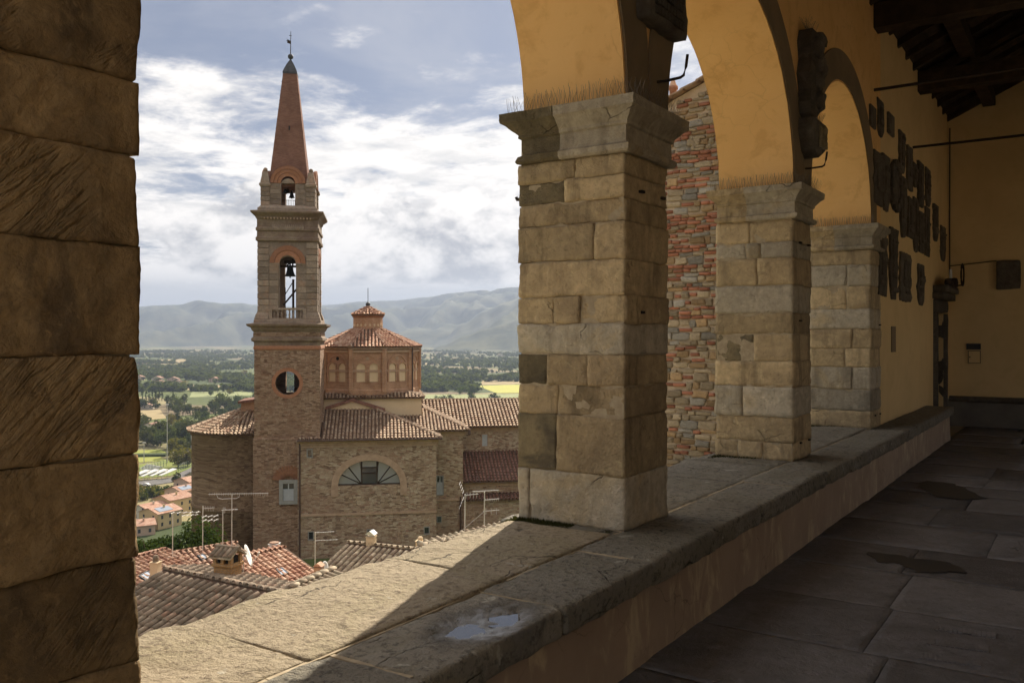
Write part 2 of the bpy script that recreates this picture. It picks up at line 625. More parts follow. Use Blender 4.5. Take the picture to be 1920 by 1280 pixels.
def M_tile(name, cols, objvar=0.25, moss=None, scale=3.0, moss_amt=0.7, cell=0.36, bump=0.4):
    m, t = new_mat(name)
    v = coords(t)
    vo = t.n('ShaderNodeTexVoronoi', {'Vector': v, 'Scale': 1.0 / cell}).outputs[1]
    pk = t.n('ShaderNodeSeparateColor', {0: vo}).outputs[0]
    ramp = t.n('ShaderNodeValToRGB', {0: pk})
    el = ramp.color_ramp.elements
    while len(el) < len(cols):
        el.new(0.5)
    for i, cc in enumerate(cols):
        el[i].position = i / (len(cols) - 1)
        el[i].color = rgb(cc)
    n1 = t.noise(v, scale * 4, 6, 0.65, 0.3)
    col = t.mix(t.ramp(n1, 0.35, 0.75, 0.0, 0.5), ramp.outputs[0], tuple(x * 0.4 for x in cols[0]))
    if moss:
        n2 = t.noise(v, scale * 1.3, 6, 0.7, 0.5)
        col = t.mix(t.math('MULTIPLY', t.ramp(n2, 0.42, 0.62), moss_amt), col, moss)
    rnd = t.n('ShaderNodeObjectInfo').outputs['Random']
    val = t.math('ADD', t.math('MULTIPLY', rnd, 2 * objvar), 1.0 - objvar)
    col = t.n('ShaderNodeHueSaturation', {'Value': val, 'Color': col}).outputs[0]
    finish(t, col, 0.9, n1, bump, 0.02, 0.2)
    return m


def M_leaf(name, c1, c2, trans=0.35, var=0.25, nscale=0.6):
    m, t = new_mat(name)
    v = coords(t)
    n1 = t.noise(v, nscale, 3, 0.6)
    col = t.mix(t.ramp(n1, 0.35, 0.65), c1, c2)
    rnd = t.n('ShaderNodeObjectInfo').outputs['Random']
    hue = t.math('ADD', t.math('MULTIPLY', rnd, 0.05), 0.475)
    val = t.math('ADD', t.math('MULTIPLY', t.math('FRACT', t.math('MULTIPLY', rnd, 7.3)), 2 * var), 1.0 - var)
    col = t.n('ShaderNodeHueSaturation', {'Hue': hue, 'Value': val, 'Color': col}).outputs[0]
    d = t.n('ShaderNodeBsdfDiffuse', {'Color': col})
    tr = t.n('ShaderNodeBsdfTranslucent', {'Color': t.mix(1.0, col, (1.25, 1.2, 0.55), 'MULTIPLY')})
    mx = t.n('ShaderNodeMixShader', {0: trans, 1: d.outputs[0], 2: tr.outputs[0]})
    t.n('ShaderNodeOutputMaterial', {'Surface': mx.outputs[0]})
    return m


MT = {}
# loggia
MT['pier_tan'] = M_stone('pier_tan', (0.60, 0.46, 0.27), (0.50, 0.38, 0.225), (0.40, 0.30, 0.18), 2.6, 0.9, 0.03, streaks=0.5)
MT['pier_grey'] = M_stone('pier_grey', (0.53, 0.46, 0.35), (0.44, 0.385, 0.29), (0.52, 0.41, 0.25), 2.4, 0.9, 0.03, streaks=0.4)
MT['pier_dark'] = M_stone('pier_dark', (0.20, 0.165, 0.10), (0.30, 0.24, 0.14), (0.12, 0.10, 0.07), 4.5, 1.0, 0.03)
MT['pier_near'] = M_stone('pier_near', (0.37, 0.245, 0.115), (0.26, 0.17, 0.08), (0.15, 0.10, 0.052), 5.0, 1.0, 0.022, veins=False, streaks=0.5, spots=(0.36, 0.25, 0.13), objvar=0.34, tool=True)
MT['mortar'] = M_simple('mortar', (0.46, 0.38, 0.26), (0.34, 0.27, 0.18), 20, 0.95, 0.5)
MT['yellow'] = M_plaster('yellow_plaster', (0.84, 0.53, 0.225), (0.79, 0.485, 0.195), 0.22, (0.66, 0.38, 0.14), 1.4, 0.6)
MT['yellow_wall'] = M_plaster('yellow_wall_plaster', (0.76, 0.56, 0.285), (0.69, 0.50, 0.25), 0.12, (0.60, 0.43, 0.205), 0.9, 0.3)
MT['brown_band'] = M_plaster('brown_band_plaster', (0.25, 0.185, 0.115), (0.20, 0.15, 0.095), 0.2, None, 2.0)
MT['parapet'] = M_plaster('parapet_plaster', (0.40, 0.305, 0.225), (0.34, 0.255, 0.19), 0.7, (0.58, 0.47, 0.31), 1.7, 0.75, True)
MT['iron'] = M_simple('iron', (0.035, 0.028, 0.024), (0.06, 0.035, 0.02), 30, 0.75, 0.3, 0.4)
MT['wire'] = M_simple('spike_wire', (0.22, 0.19, 0.15), None, 10, 0.5, 0.0, 0.6)
MT['plaque'] = M_stone('plaque_stone', (0.16, 0.135, 0.105), (0.105, 0.088, 0.07), (0.21, 0.17, 0.13), 7, 1.0, 0.03)
MT['wood'] = M_simple('old_wood', (0.06, 0.038, 0.022), (0.03, 0.02, 0.012), 8, 0.9, 0.4, objvar=0.2)
MT['flag'] = M_stone('flagstone', (0.19, 0.182, 0.19), (0.145, 0.138, 0.142), (0.115, 0.108, 0.11), 1.8, 0.9, 0.02, 0.52, 0.28)
MT['dado'] = M_simple('grey_dado', (0.20, 0.18, 0.15), (0.15, 0.13, 0.11), 3, 0.9, 0.3)
MT['moss'] = M_leaf('moss', (0.045, 0.05, 0.02), (0.07, 0.065, 0.03), 0.2)
# church
MT['tower_brick'] = M_rubble('tower_brick', [(0.165, 0.093, 0.06), (0.31, 0.195, 0.13), (0.385, 0.255, 0.17), (0.44, 0.31, 0.215), (0.295, 0.155, 0.098)], (0.40, 0.31, 0.23), 3.0, 8.5, patch=(0.275, 0.165, 0.108))
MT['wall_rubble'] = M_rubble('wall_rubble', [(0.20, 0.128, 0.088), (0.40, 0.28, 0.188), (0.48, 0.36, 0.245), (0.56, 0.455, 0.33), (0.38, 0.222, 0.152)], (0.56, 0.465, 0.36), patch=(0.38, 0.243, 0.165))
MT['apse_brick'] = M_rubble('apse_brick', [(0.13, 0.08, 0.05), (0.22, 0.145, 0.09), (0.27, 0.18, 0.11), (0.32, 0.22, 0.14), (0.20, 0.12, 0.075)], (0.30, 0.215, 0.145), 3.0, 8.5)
MT['red_brick'] = M_masonry('red_brick', [(0.42, 0.21, 0.125), (0.56, 0.31, 0.185), (0.62, 0.37, 0.225), (0.50, 0.26, 0.155)], (0.56, 0.40, 0.27), 0.30, 0.09, 0.02, 0.012)
MT['spire_brick'] = M_masonry('spire_brick', [(0.20, 0.092, 0.064), (0.28, 0.135, 0.094), (0.32, 0.165, 0.118), (0.235, 0.112, 0.08)], (0.25, 0.15, 0.11), 0.30, 0.09, 0.02, 0.012)
MT['ring_brick'] = M_simple('ring_brick', (0.33, 0.155, 0.085), (0.26, 0.12, 0.07), 5, 0.95, 0.4, objvar=0.2)
MT['tower_stone'] = M_stone('tower_stone', (0.32, 0.245, 0.185), (0.24, 0.18, 0.135), (0.31, 0.20, 0.135), 0.9, 0.4, 0.05, objvar=0.22)
MT['tower_trim'] = M_stone('tower_trim', (0.32, 0.235, 0.165), (0.25, 0.165, 0.115), (0.20, 0.13, 0.095), 0.7, 0.4, 0.05)
MT['cream'] = M_simple('cream_plaster', (0.66, 0.51, 0.33), (0.58, 0.44, 0.285), 0.6, 0.95, 0.1)
MT['cornice'] = M_simple('brick_cornice', (0.44, 0.31, 0.215), (0.34, 0.23, 0.155), 2.2, 0.95, 0.3)
TILE_RED = [(0.27, 0.13, 0.085), (0.38, 0.20, 0.13), (0.50, 0.32, 0.22), (0.32, 0.17, 0.115), (0.58, 0.42, 0.31)]
TILE_OLD = [(0.20, 0.11, 0.07), (0.33, 0.21, 0.135), (0.46, 0.33, 0.225), (0.27, 0.17, 0.115), (0.56, 0.44, 0.32)]
TILE_MOSS = [(0.22, 0.16, 0.115), (0.29, 0.21, 0.15), (0.36, 0.27, 0.195), (0.31, 0.18, 0.12)]
MT['tile_red'] = M_tile('tile_red', TILE_RED, 0.25)
MT['tile_old'] = M_tile('tile_old', TILE_OLD, 0.1, (0.30, 0.26, 0.19), 2.0, 0.4)
MT['tile_moss'] = M_tile('tile_moss', TILE_MOSS, 0.3, (0.17, 0.15, 0.11), 2.0, 0.6, bump=0.8)
MT['tile_lich'] = M_tile('tile_lich', [(0.33, 0.24, 0.17), (0.45, 0.36, 0.26), (0.52, 0.43, 0.31), (0.28, 0.19, 0.13)], 0.25, (0.20, 0.18, 0.12), 2.0, 0.5)
MT['tile_dark'] = M_tile('tile_dark', [(0.16, 0.08, 0.06), (0.22, 0.11, 0.08), (0.27, 0.14, 0.10), (0.13, 0.075, 0.06)], 0.1)
MT['channel'] = M_simple('tile_channel', (0.12, 0.07, 0.045), (0.07, 0.045, 0.03), 6, 0.95, 0.3)
MT['lead'] = M_simple('dark_lead', (0.075, 0.075, 0.08), (0.05, 0.05, 0.055), 3, 0.6, 0.1, 0.3)
MT['bronze'] = M_simple('bronze', (0.045, 0.05, 0.045), (0.03, 0.035, 0.03), 6, 0.5, 0.1, 0.6)
MT['dark_hole'] = M_simple('dark_opening', (0.02, 0.018, 0.016), None, 3, 0.9, 0.0)
MT['paint_grey'] = M_simple('grey_paint', (0.44, 0.45, 0.47), (0.38, 0.39, 0.41), 3, 0.7, 0.1)
MT['grey_frame'] = M_simple('grey_stone_frame', (0.30, 0.29, 0.27), (0.25, 0.24, 0.22), 4, 0.9, 0.2)
MT['white'] = M_simple('white_paint', (0.72, 0.71, 0.68), (0.62, 0.61, 0.58), 5, 0.6, 0.05)
MT['alu'] = M_simple('aerial_metal', (0.62, 0.60, 0.57), (0.50, 0.48, 0.45), 8, 0.45, 0.0, 0.5)
MT['pipe'] = M_simple('brown_pipe', (0.10, 0.06, 0.045), None, 4, 0.6, 0.1)


def M_glass(name, c, rough=0.06):
    m, t = new_mat(name)
    finish(t, c, rough, spec=0.6)
    return m


MT['glass'] = M_glass('window_glass', (0.20, 0.22, 0.23), 0.18)
MT['glass_dark'] = M_glass('dark_window_glass', (0.035, 0.04, 0.05), 0.1)
MT['skylight'] = M_glass('skylight_glass', (0.42, 0.47, 0.55), 0.08)

# ================================================================== the loggia
XI, XO, BT, SPR, SOF = -2.22, -2.935, 0.53, 3.0, 5.55
PIERS = [(0.85, 1.45), (4.50, 5.10), (7.87, 8.45), (11.16, 11.74)]
BAYS = [(-2.0, 0.85), (1.45, 4.50), (5.10, 7.87), (8.45, 11.16)]
WALLM = Matrix(((0, -1, 0, XI), (1, 0, 0, 0), (0, 0, 1, 0), (0, 0, 0, 1)))   # panel x -> world y, thickness outwards

# floor of flagstones
fl = MB()
fl.box(-1.95, 2.6, -1.3, 18.4, -0.30, -0.035)
fl.box(-2.9, -1.951, 15.46, 18.4, -0.30, -0.012)
floor = kind(fl.build('floor', MT['mortar']), 'structure')
rng = random.Random(3)
y = 0.2
slab_id = 0
while y < 17.9:
    dy = rng.uniform(0.62, 0.98)
    x = -1.93
    while x < 2.5:
        dx = rng.uniform(0.7, 1.35)
        x1 = min(x + dx, 2.55)
        if y > 0.6 or x1 > -1:
            g = 0.0025
            z = rng.uniform(-0.004, 0.004)
            b = rough_block('paving_stone', (x + g, y + g, -0.10), (x1 - g, min(y + dy, 17.98) - g, z), MT['flag'], floor,
                            step=0.045 if y < 7 else 0.15, r=0.005, amp=0.003, seed=slab_id, freq=3.5, maxn=22 if y < 7 else 6, flake=0.004)
            b.rotation_euler = (rng.uniform(-.003, .003), rng.uniform(-.003, .003), 0)
            slab_id += 1
        x = x1
    y += dy
# chiselled ridges of the worn anti-slip slab
gv = MB()
for row in range(3):
    for k in range(13):
        p = on_z(1755 + k * 9 - row * 14, 1178 + row * 26 + k * 1.2, 0.0)
        M = Matrix.Translation(p) @ Matrix.Rotation(R(6), 4, 'Z')
        gv.box(-0.010, 0.010, -0.045, 0.045, -0.02, 0.009 + 0.003 * rng.random(), M=M)
kind(gv.build('chiselled_ridges', MT['flag'], floor), 'stuff')


def M_water(name, c, rough=0.03):
    m, t = new_mat(name)
    finish(t, c, rough, spec=0.7)
    return m


MT['water'] = M_water('puddle_water', (0.055, 0.05, 0.045), 0.04)
MT['wet'] = M_water('wet_stone', (0.022, 0.020, 0.019), 0.55)


def blob(name, label, outline, z, mat, seed, thick=0.004, jag=0.06):
    """a thin sheet with a wavering outline"""
    pts = [Vector((p.x, p.y, 0)) for p in outline]
    fine_ = []
    for i in range(len(pts)):
        a, b = pts[i], pts[(i + 1) % len(pts)]
        for k in range(14):
            q = a.lerp(b, k / 14)
            nz = Vector((mn.fractal(q * 5 + Vector((seed, 0, 0)), 1.0, 2.0, 4), mn.fractal(q * 5 + Vector((0, seed, 9)), 1.0, 2.0, 4), 0)) * jag
            fine_.append(q + nz)
    mb = MB()
    mb.loft([[Vector((p.x, p.y, z - thick)) for p in fine_], [Vector((p.x, p.y, z)) for p in fine_]])
    return tag(mb.build(name, mat), label, 'puddle')


pud = [on_z(u, v, 0.009) for u, v in ((1618, 1034), (1680, 1038), (1735, 1048), (1772, 1052), (1808, 1064), (1806, 1074), (1760, 1074), (1712, 1072), (1690, 1058), (1640, 1052))]
blob('floor_puddle', 'long dark wet puddle on the shaded flagstone floor', pud, 0.010, MT['wet'], 3.0, 0.003)
pud = [on_z(u, v, 0.009) for u, v in ((1735, 900), (1790, 906), (1850, 934), (1800, 936), (1760, 930), (1720, 912))]
blob('floor_puddle', 'faint damp patch farther back on the flagstone floor', pud, 0.010, MT['wet'], 8.0, 0.003)

# unseen sunlit square outside, its pale paving added to bounce light in
pz = MB(); pz.box(3.1, 34, -34, 40, -0.8, -0.22); pz.box(-3.0, 3.1, -34, -1.31, -0.8, -0.22)
kind(pz.build('piazza', M_simple('piazza_paving', (0.42, 0.38, 0.31), (0.35, 0.31, 0.26), 0.8, 0.9, 0.2)), 'structure')

# unseen pale ground below the parapet, added to bounce sunlight onto the arches
ln_ = MB(); ln_.box(-14, -7.21, -8, 11.6, -17, -4.0); ln_.box(-7.2, -3.06, -8, 11.6, -17, -1.25)
kind(ln_.build('bounce_ground', M_simple('bounce_ground_paving', (0.58, 0.50, 0.38), (0.52, 0.45, 0.34), 0.8, 0.9, 0.2)), 'structure')

# parapet bench
par = thing('parapet_bench', 'low plastered parapet bench topped with worn stone slabs', 'parapet', (-2.4, 5, 0))
PARO = Vector((-2.4, 5, 0))
pw = MB()
ny, nz = 260, 12
ring = []
for j in range(nz + 1):
    row = []
    for i in range(ny + 1):
        yy = -2.0 + 17.45 * i / ny
        zz = -0.05 + 0.47 * j / nz
        xx = -1.885 + 0.010 * fbm(Vector((yy * 2.2, zz * 4, 1.3))) + 0.02 * max(0, 0.12 - zz)
        row.append(Vector((xx, yy, zz)) - PARO)
    ring.append(row)
pw.loft(ring, cap0=False, cap1=False, closed=False)
pw.box(-3.04 + 2.4, -1.93 + 2.4, -7.0, 10.44, -16, 0.40)
pw.build('plastered_wall', MT['parapet'], par, True)

def M_bench(name, c1, c2, lich, pit, hollow=None):
    m, t = new_mat(name)
    v = coords(t, hollow is None)
    n1 = t.noise(v, 3.0, 6, 0.62, 0.4)
    n2 = t.noise(v, 26.0, 6, 0.7)
    n3 = t.noise(v, 1.3, 5, 0.6, 0.8)
    n5 = t.noise(v, 90.0, 3, 0.7)
    col = t.mix(t.ramp(n1, 0.33, 0.67), c1, c2)
    col = t.mix(t.math('MULTIPLY', t.ramp(n3, 0.47, 0.62), 0.55), col, lich)
    col = t.mix(t.math('MULTIPLY', t.ramp(n2, 0.50, 0.64), 0.9), col, pit)
    col = t.mix(t.math('MULTIPLY', t.ramp(n5, 0.55, 0.70), 0.6), col, pit)
    col = t.mix(t.math('MULTIPLY', t.ramp(t.noise(v, 7.0, 4, 0.6, 0.4), 0.66, 0.70), 0.55), col, (0.62, 0.58, 0.48))
    # long bedding cracks of the slab
    d_ = t.n('ShaderNodeTexNoise', {'Vector': v, 'Scale': 2.2, 'Detail': 6.0}).outputs[1]
    wv = t.vmath('ADD', t.vmath('MULTIPLY', v, (1.5, 0.7, 1.0)), t.vmath('MULTIPLY', d_, (0.7, 0.7, 0.2)))
    vo = t.n('ShaderNodeTexVoronoi', {'Vector': wv, 'Scale': 1.7}, feature='DISTANCE_TO_EDGE').outputs[0]
    ck = t.math('MULTIPLY', t.ramp(vo, 0.0, 0.011, 1.0, 0.0), t.ramp(t.noise(v, 1.5, 5), 0.54, 0.62))
    col = t.mix(t.math('MULTIPLY', ck, 0.7), col, (0.035, 0.03, 0.02))
    h = t.math('ADD', t.math('MULTIPLY', n1, 1.4), t.math('MULTIPLY', n2, 0.75))
    h = t.math('ADD', h, t.math('MULTIPLY', n5, 0.22))
    h = t.math('SUBTRACT', h, t.math('MULTIPLY', ck, 1.3))
    if hollow:
        d = t.vmath('MULTIPLY', t.vmath('SUBTRACT', v, (hollow[0], hollow[1], 0)), (1 / 0.15, 1 / 0.25, 0))
        ln = t.n('ShaderNodeVectorMath', {0: d}, operation='LENGTH').outputs['Value']
        ln = t.math('ADD', ln, t.math('MULTIPLY', t.math('SUBTRACT', t.noise(v, 14.0, 5), 0.5), 1.1))
        wet = t.ramp(ln, 0.55, 1.2, 1.0, 0.0)
        col = t.mix(t.ramp(ln, 1.0, 1.6, 0.55, 0.0), col, (0.09, 0.08, 0.07))
        col = t.mix(t.math('MULTIPLY', wet, 0.5), col, (0.17, 0.17, 0.17))
        finish(t, col, t.ramp(wet, 0, 1, 0.88, 0.38), h, 0.9, 0.045, 0.4,
               extra={'Specular IOR Level': t.ramp(wet, 0, 1, 0.3, 0.8), 'Coat Weight': t.math('MULTIPLY', wet, 0.6), 'Coat Roughness': 0.40, 'Coat IOR': 1.45})
        return m
    finish(t, col, 0.9, h, 1.0, 0.07, 0.3)
    return m


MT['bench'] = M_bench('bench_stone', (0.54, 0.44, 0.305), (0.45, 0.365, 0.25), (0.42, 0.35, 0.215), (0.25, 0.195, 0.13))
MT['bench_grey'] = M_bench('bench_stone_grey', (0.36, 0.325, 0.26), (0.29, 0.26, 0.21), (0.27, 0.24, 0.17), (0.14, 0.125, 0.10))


PC = Vector((-1.985, 2.80))


def bowl(x, y):
    """worn hollow that holds rain water: a wide dish with two deeper cups"""
    d = math.hypot((x - PC.x) / 0.17, (y - PC.y) / 0.30)
    b = 0.017 * max(0.0, 1 - d * d)
    for cx, cy, r, dep in ((-2.03, 2.68, 0.075, 0.016), (-1.965, 2.93, 0.075, 0.014)):
        e = math.hypot((x - cx) / r, (y - cy) / (r * 1.35))
        b += dep * max(0.0, 1 - e * e)
    q = Vector((x, y, 0))
    return b * (1 + 0.55 * mn.noise(q * 16)) + (0.006 * mn.fractal(q * 28, 1.0, 2.0, 3) if b > 0.002 else 0)


FRONT = [-0.6, 0.35, 1.30, 2.22, 3.13, 4.01, 4.87, 5.75, 6.62, 7.50, 8.32, 9.20, 10.1, 11.0, 11.9, 12.8, 13.7, 14.6, 15.45]
BACK = [-0.4, 0.9, 2.12, 3.34, 4.42, 5.50, 6.55, 7.55, 8.60, 9.60, 10.70, 11.70]
for i in range(len(FRONT) - 1):
    a, b = FRONT[i], FRONT[i + 1]
    near = b < 6
    lo = Vector((-2.250 + rng.uniform(-.003, .003), a + 0.0025, 0.405 + rng.uniform(-.008, .004)))
    hi = Vector((-1.815 + rng.uniform(-.01, .012), b - 0.0025, BT + rng.uniform(-.004, .004)))
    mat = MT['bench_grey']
    wet = abs(a - 2.22) < 0.01
    if wet:
        c0 = (lo + hi) * 0.5
        mat = M_bench('bench_stone_wet', (0.36, 0.325, 0.26), (0.29, 0.26, 0.21), (0.27, 0.24, 0.17), (0.14, 0.125, 0.10), (PC.x - c0.x, PC.y - c0.y))
    o = rough_block('coping_slab', lo - PARO, hi - PARO, mat, par, step=0.016 if near else 0.05, r=0.022, amp=0.004,
                    seed=i + 40, freq=5, maxn=60 if near else 20, flake=0.005)
    if wet:
        c0 = o.location + PARO
        for vtx in o.data.vertices:
            if vtx.co.z > 0:
                w = bowl(vtx.co.x + c0.x, vtx.co.y + c0.y)
                vtx.co.z -= w
for i in range(len(BACK) - 1):
    a, b = BACK[i], BACK[i + 1]
    near = b < 5
    lo = Vector(((-2.985 if b < 4.5 else -3.06) + rng.uniform(-.02, .02), a + 0.0025, 0.40))
    hi = Vector((-2.257 + rng.uniform(-.003, .003), b - 0.0025, BT + rng.uniform(-.006, .006)))
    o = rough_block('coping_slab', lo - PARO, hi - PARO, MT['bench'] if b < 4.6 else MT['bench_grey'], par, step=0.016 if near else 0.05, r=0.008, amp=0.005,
                    seed=i + 71, freq=3.2, maxn=76 if near else 20, flake=0.010)
    # broken outer edge
    for vtx in o.data.vertices:
        wx = vtx.co.x + o.location.x + PARO.x
        if wx < -2.85:
            wy = vtx.co.y + o.location.y
            k = (-2.85 - wx) / 0.2
            vtx.co.x += k * (0.055 * fbm(Vector((wy * 2.1, 3.3, 0)), 5) - 0.01)
            vtx.co.z -= k * 0.03 * max(0, 0.6 + fbm(Vector((wy * 3.1, 7.3, 0)), 4))
# mortar in the joints
jm = MB()
jm.box(-2.95, -1.86, -0.5, 15.4, 0.42, 0.475)
for yy in FRONT[1:-1]:
    w = rng.uniform(0.004, 0.016)
    jm.box(-2.25, -1.875, yy - w, yy + w, 0.47, BT - 0.007 + rng.uniform(0, .003))
for k in range(60):
    yy = 0.4 + k * 0.22
    w = 0.010 + 0.007 * mn.noise(Vector((k * .4, 0, 0)))
    jm.box(-2.253 - w, -2.253 + w, yy, yy + 0.225, 0.47, BT - 0.004 + 0.003 * mn.noise(Vector((k * 0.9, 3, 0))))
jm.v = [tuple(Vector(p) - PARO) for p in jm.v]
jm.build('joint_mortar', MT['mortar'], par)
# water standing in the hollow
for nm, cx, cy, rx, ry in (('left', -2.03, 2.68, 0.085, 0.125), ('right', -1.965, 2.93, 0.085, 0.115)):
    mb = MB()
    zt = BT - 0.0235
    outl = [Vector((cx + rx * math.cos(a) * (1 + .15 * math.sin(3 * a)), cy + ry * math.sin(a), 0)) for a in [2 * math.pi * k / 28 for k in range(28)]]
    mb.loft([[Vector((p.x, p.y, zt - .003)) for p in outl], [Vector((p.x, p.y, zt)) for p in outl]])
    tag(mb.build('rain_puddle', MT['water']), 'small bright rain puddle in the worn bench slab, %s one of two' % nm, 'puddle')

# piers of big stone blocks
C1 = [(0.53, .843, [.10], 'g'), (.843, 1.18, [.37], 'd'), (1.18, 1.358, [.38], 't'), (1.358, 1.54, [.28, .67], 'd'), (1.54, 1.723, [], 'g'), (1.723, 1.885, [.34, .60], 't'),
      (1.885, 2.095, [], 't'), (2.095, 2.31, [.73], 't'), (2.31, 2.445, [], 't'), (2.445, 2.58, [.45], 'd'), (2.58, 2.70, [.55], 't')]
C2 = [(0.53, .69, [.3, .62], 't'), (.69, .92, [], 't'), (.92, 1.19, [.36], 'g'), (1.19, 1.42, [], 't'), (1.42, 1.67, [.5], 'd'), (1.67, 1.86, [], 't'),
      (1.86, 2.11, [], 'g'), (2.11, 2.36, [.55], 't'), (2.36, 2.50, [.4, .6], 'g'), (2.50, 2.70, [.45], 't')]
C3 = [(0.53, .74, [], 't'), (.74, 1.0, [], 'g'), (1.0, 1.27, [.7], 'g'), (1.27, 1.5, [.58], 't'), (1.5, 1.74, [.7], 't'), (1.74, 1.98, [], 'g'),
      (1.98, 2.26, [.6], 't'), (2.26, 2.52, [.62], 'g'), (2.52, 2.70, [], 't')]
C0 = [(0.53, .75, [], 't'), (.75, 1.037, [], 't'), (1.037, 1.323, [], 't'), (1.323, 1.598, [], 't'), (1.598, 1.90, [], 't'), (1.90, 2.153, [], 't'), (2.153, 2.357, [], 't'), (2.357, 2.70, [], 't')]
PLAB = ['nearest stone pier, dark and rough edged, at the left of the view', 'tall sandstone block pier standing on the bench in the middle of the view',
        'second sandstone pier beyond the middle one, in front of the brick and rubble wall', 'farthest sandstone pier, engaged at the start of the yellow wall']
IMP = [(0.030, 2.70), (0.045, 2.712), (0.048, 2.742), (0.022, 2.757), (0.018, 2.85), (0.034, 2.858), (0.034, 2.876), (0.048, 2.892), (0.082, 2.930), (0.104, 2.945), (0.106, 3.0)]
sid = 0
for pi, ((y0, y1), CC) in enumerate(zip(PIERS, (C0, C1, C2, C3))):
    pr = thing('stone_pier', PLAB[pi], 'pier', ((XI + XO) / 2, (y0 + y1) / 2, BT), group='stone piers of the loggia')
    PO = Vector(pr.location)
    core = MB()
    ci_ = 0.014 if pi == 0 else 0.009
    core.box(XO + ci_, XI - ci_, y0 + ci_, y1 - ci_, BT - 0.1, SPR - 0.02)
    core.v = [tuple(Vector(p) - PO) for p in core.v]
    core.build('mortar_core', MT['mortar'], pr)
    rg = random.Random(pi * 11 + 5)
    for (z0, z1, cuts, tone) in CC:
        xs = [0.0] + cuts + [1.0]
        for k in range(len(xs) - 1):
            xa = XO + (XI - XO) * xs[k]
            xb = XO + (XI - XO) * xs[k + 1]
            g = 0.0010
            jut = rg.uniform(-0.008, 0.008)
            # odd blocks: dark weathered patch stones on the outer side
            tn = tone
            if tone == 'd':
                tn = 'd' if k == 0 else 't'
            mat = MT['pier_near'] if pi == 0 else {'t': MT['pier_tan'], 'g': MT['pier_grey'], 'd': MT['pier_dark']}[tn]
            lo = Vector((xa + (g if k else -rg.uniform(0, .014)), y0 + jut, z0 + g)) - PO
            hi = Vector((xb - (g if k < len(xs) - 2 else -rg.uniform(0, .010)), y1 + rg.uniform(-.004, .006), z1 - g)) - PO
            if pi == 0:
                kw = dict(step=0.013, r=0.004, amp=0.007, freq=10.0, maxn=84, flake=0.004, chip=0.022)
            elif pi == 1:
                kw = dict(step=0.017, r=0.004, amp=0.007, freq=6.0, maxn=48, flake=0.007, chip=0.040)
            else:
                kw = dict(step=0.030, r=0.005, amp=0.008, freq=6.0, maxn=28, flake=0.007, chip=0.045)
            rough_block('stone_block', lo, hi, mat, pr, seed=sid, **kw)
            sid += 1
    # impost: a plain worn stone outside, a moulded one inside
    xs = XO + 0.42 * (XI - XO)
    def impost(xa, xb, open_left, amp_, name, mat):
        path = []
        n_ = 16
        if open_left:      # inner stone: from the split round the inner end
            path += [(xa + (xb - xa) * k / n_, y0, (0, -1)) for k in range(n_)] + [(xb, y0, (1, -1))] + [(xb, y0 + (y1 - y0) * k / n_, (1, 0)) for k in range(1, n_)] + [(xb, y1, (1, 1))] + [(xb - (xb - xa) * k / n_, y1, (0, 1)) for k in range(1, n_ + 1)]
        else:
            path += [(xb - (xb - xa) * k / n_, y1, (0, 1)) for k in range(n_)] + [(xa, y1, (-1, 1))] + [(xa, y1 - (y1 - y0) * k / n_, (-1, 0)) for k in range(1, n_)] + [(xa, y0, (-1, -1))] + [(xa + (xb - xa) * k / n_, y0, (0, -1)) for k in range(1, n_ + 1)]
        rings_ = []
        prof = []
        for (o0, z0_), (o1, z1_) in zip(IMP, IMP[1:]):
            prof += [(o0, z0_)]
            if z1_ - z0_ > 0.03:
                prof += [(o0 + (o1 - o0) * .33, z0_ + (z1_ - z0_) * .33), (o0 + (o1 - o0) * .67, z0_ + (z1_ - z0_) * .67)]
        prof += [IMP[-1], (0.09, SPR + 0.001), (-0.02, SPR + 0.002)]
        for o_, z in prof:
            ring_ = []
            for (x_, y_, d_) in path:
                q = Vector((x_ * 4, y_ * 4, z * 5))
                w_ = o_ + amp_ * (mn.fractal(q * 1.6 + Vector((pi * 9, 0, 0)), 1.0, 2.0, 4) - (0.35 if amp_ > .01 else 0))
                ring_.append(Vector((x_ + d_[0] * w_, y_ + d_[1] * w_, z + (amp_ * .3 * mn.noise(q * 3) if z < SPR - .01 else 0))) - PO)
            rings_.append(ring_)
        m_ = MB()
        m_.loft(rings_)
        return m_.build(name, mat, pr)
    impost(XO + 0.035, xs - 0.003, False, 0.022, 'worn_impost', MT['pier_dark'] if pi == 1 else MT['pier_tan'])
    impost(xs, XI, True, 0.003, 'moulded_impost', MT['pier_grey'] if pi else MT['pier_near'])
    # rusty cramps in the inner face
    for zz in (0.68, 1.79, 2.5):
        for fy in (0.35, 0.85):
            if pi and rg.random() < 0.75:
                mb = MB()
                yy = y0 + (y1 - y0) * fy
                mb.box(XI - 0.01, XI + 0.022, yy - 0.022, yy + 0.022, zz - 0.008, zz + 0.008)
                mb.v = [tuple(Vector(p) - PO) for p in mb.v]
                mb.build('iron_cramp', MT['iron'], pr)
    if pi == 1:
        mb = MB()
        mb.tube([Vector((XO + .02, y0 + 0.05, 2.50)) - PO, Vector((XO - 0.05, y0 + 0.05, 2.50)) - PO, Vector((XO - 0.055, y0 + 0.05, 2.515)) - PO], 0.011)
        mb.build('iron_hook', MT['iron'], pr)

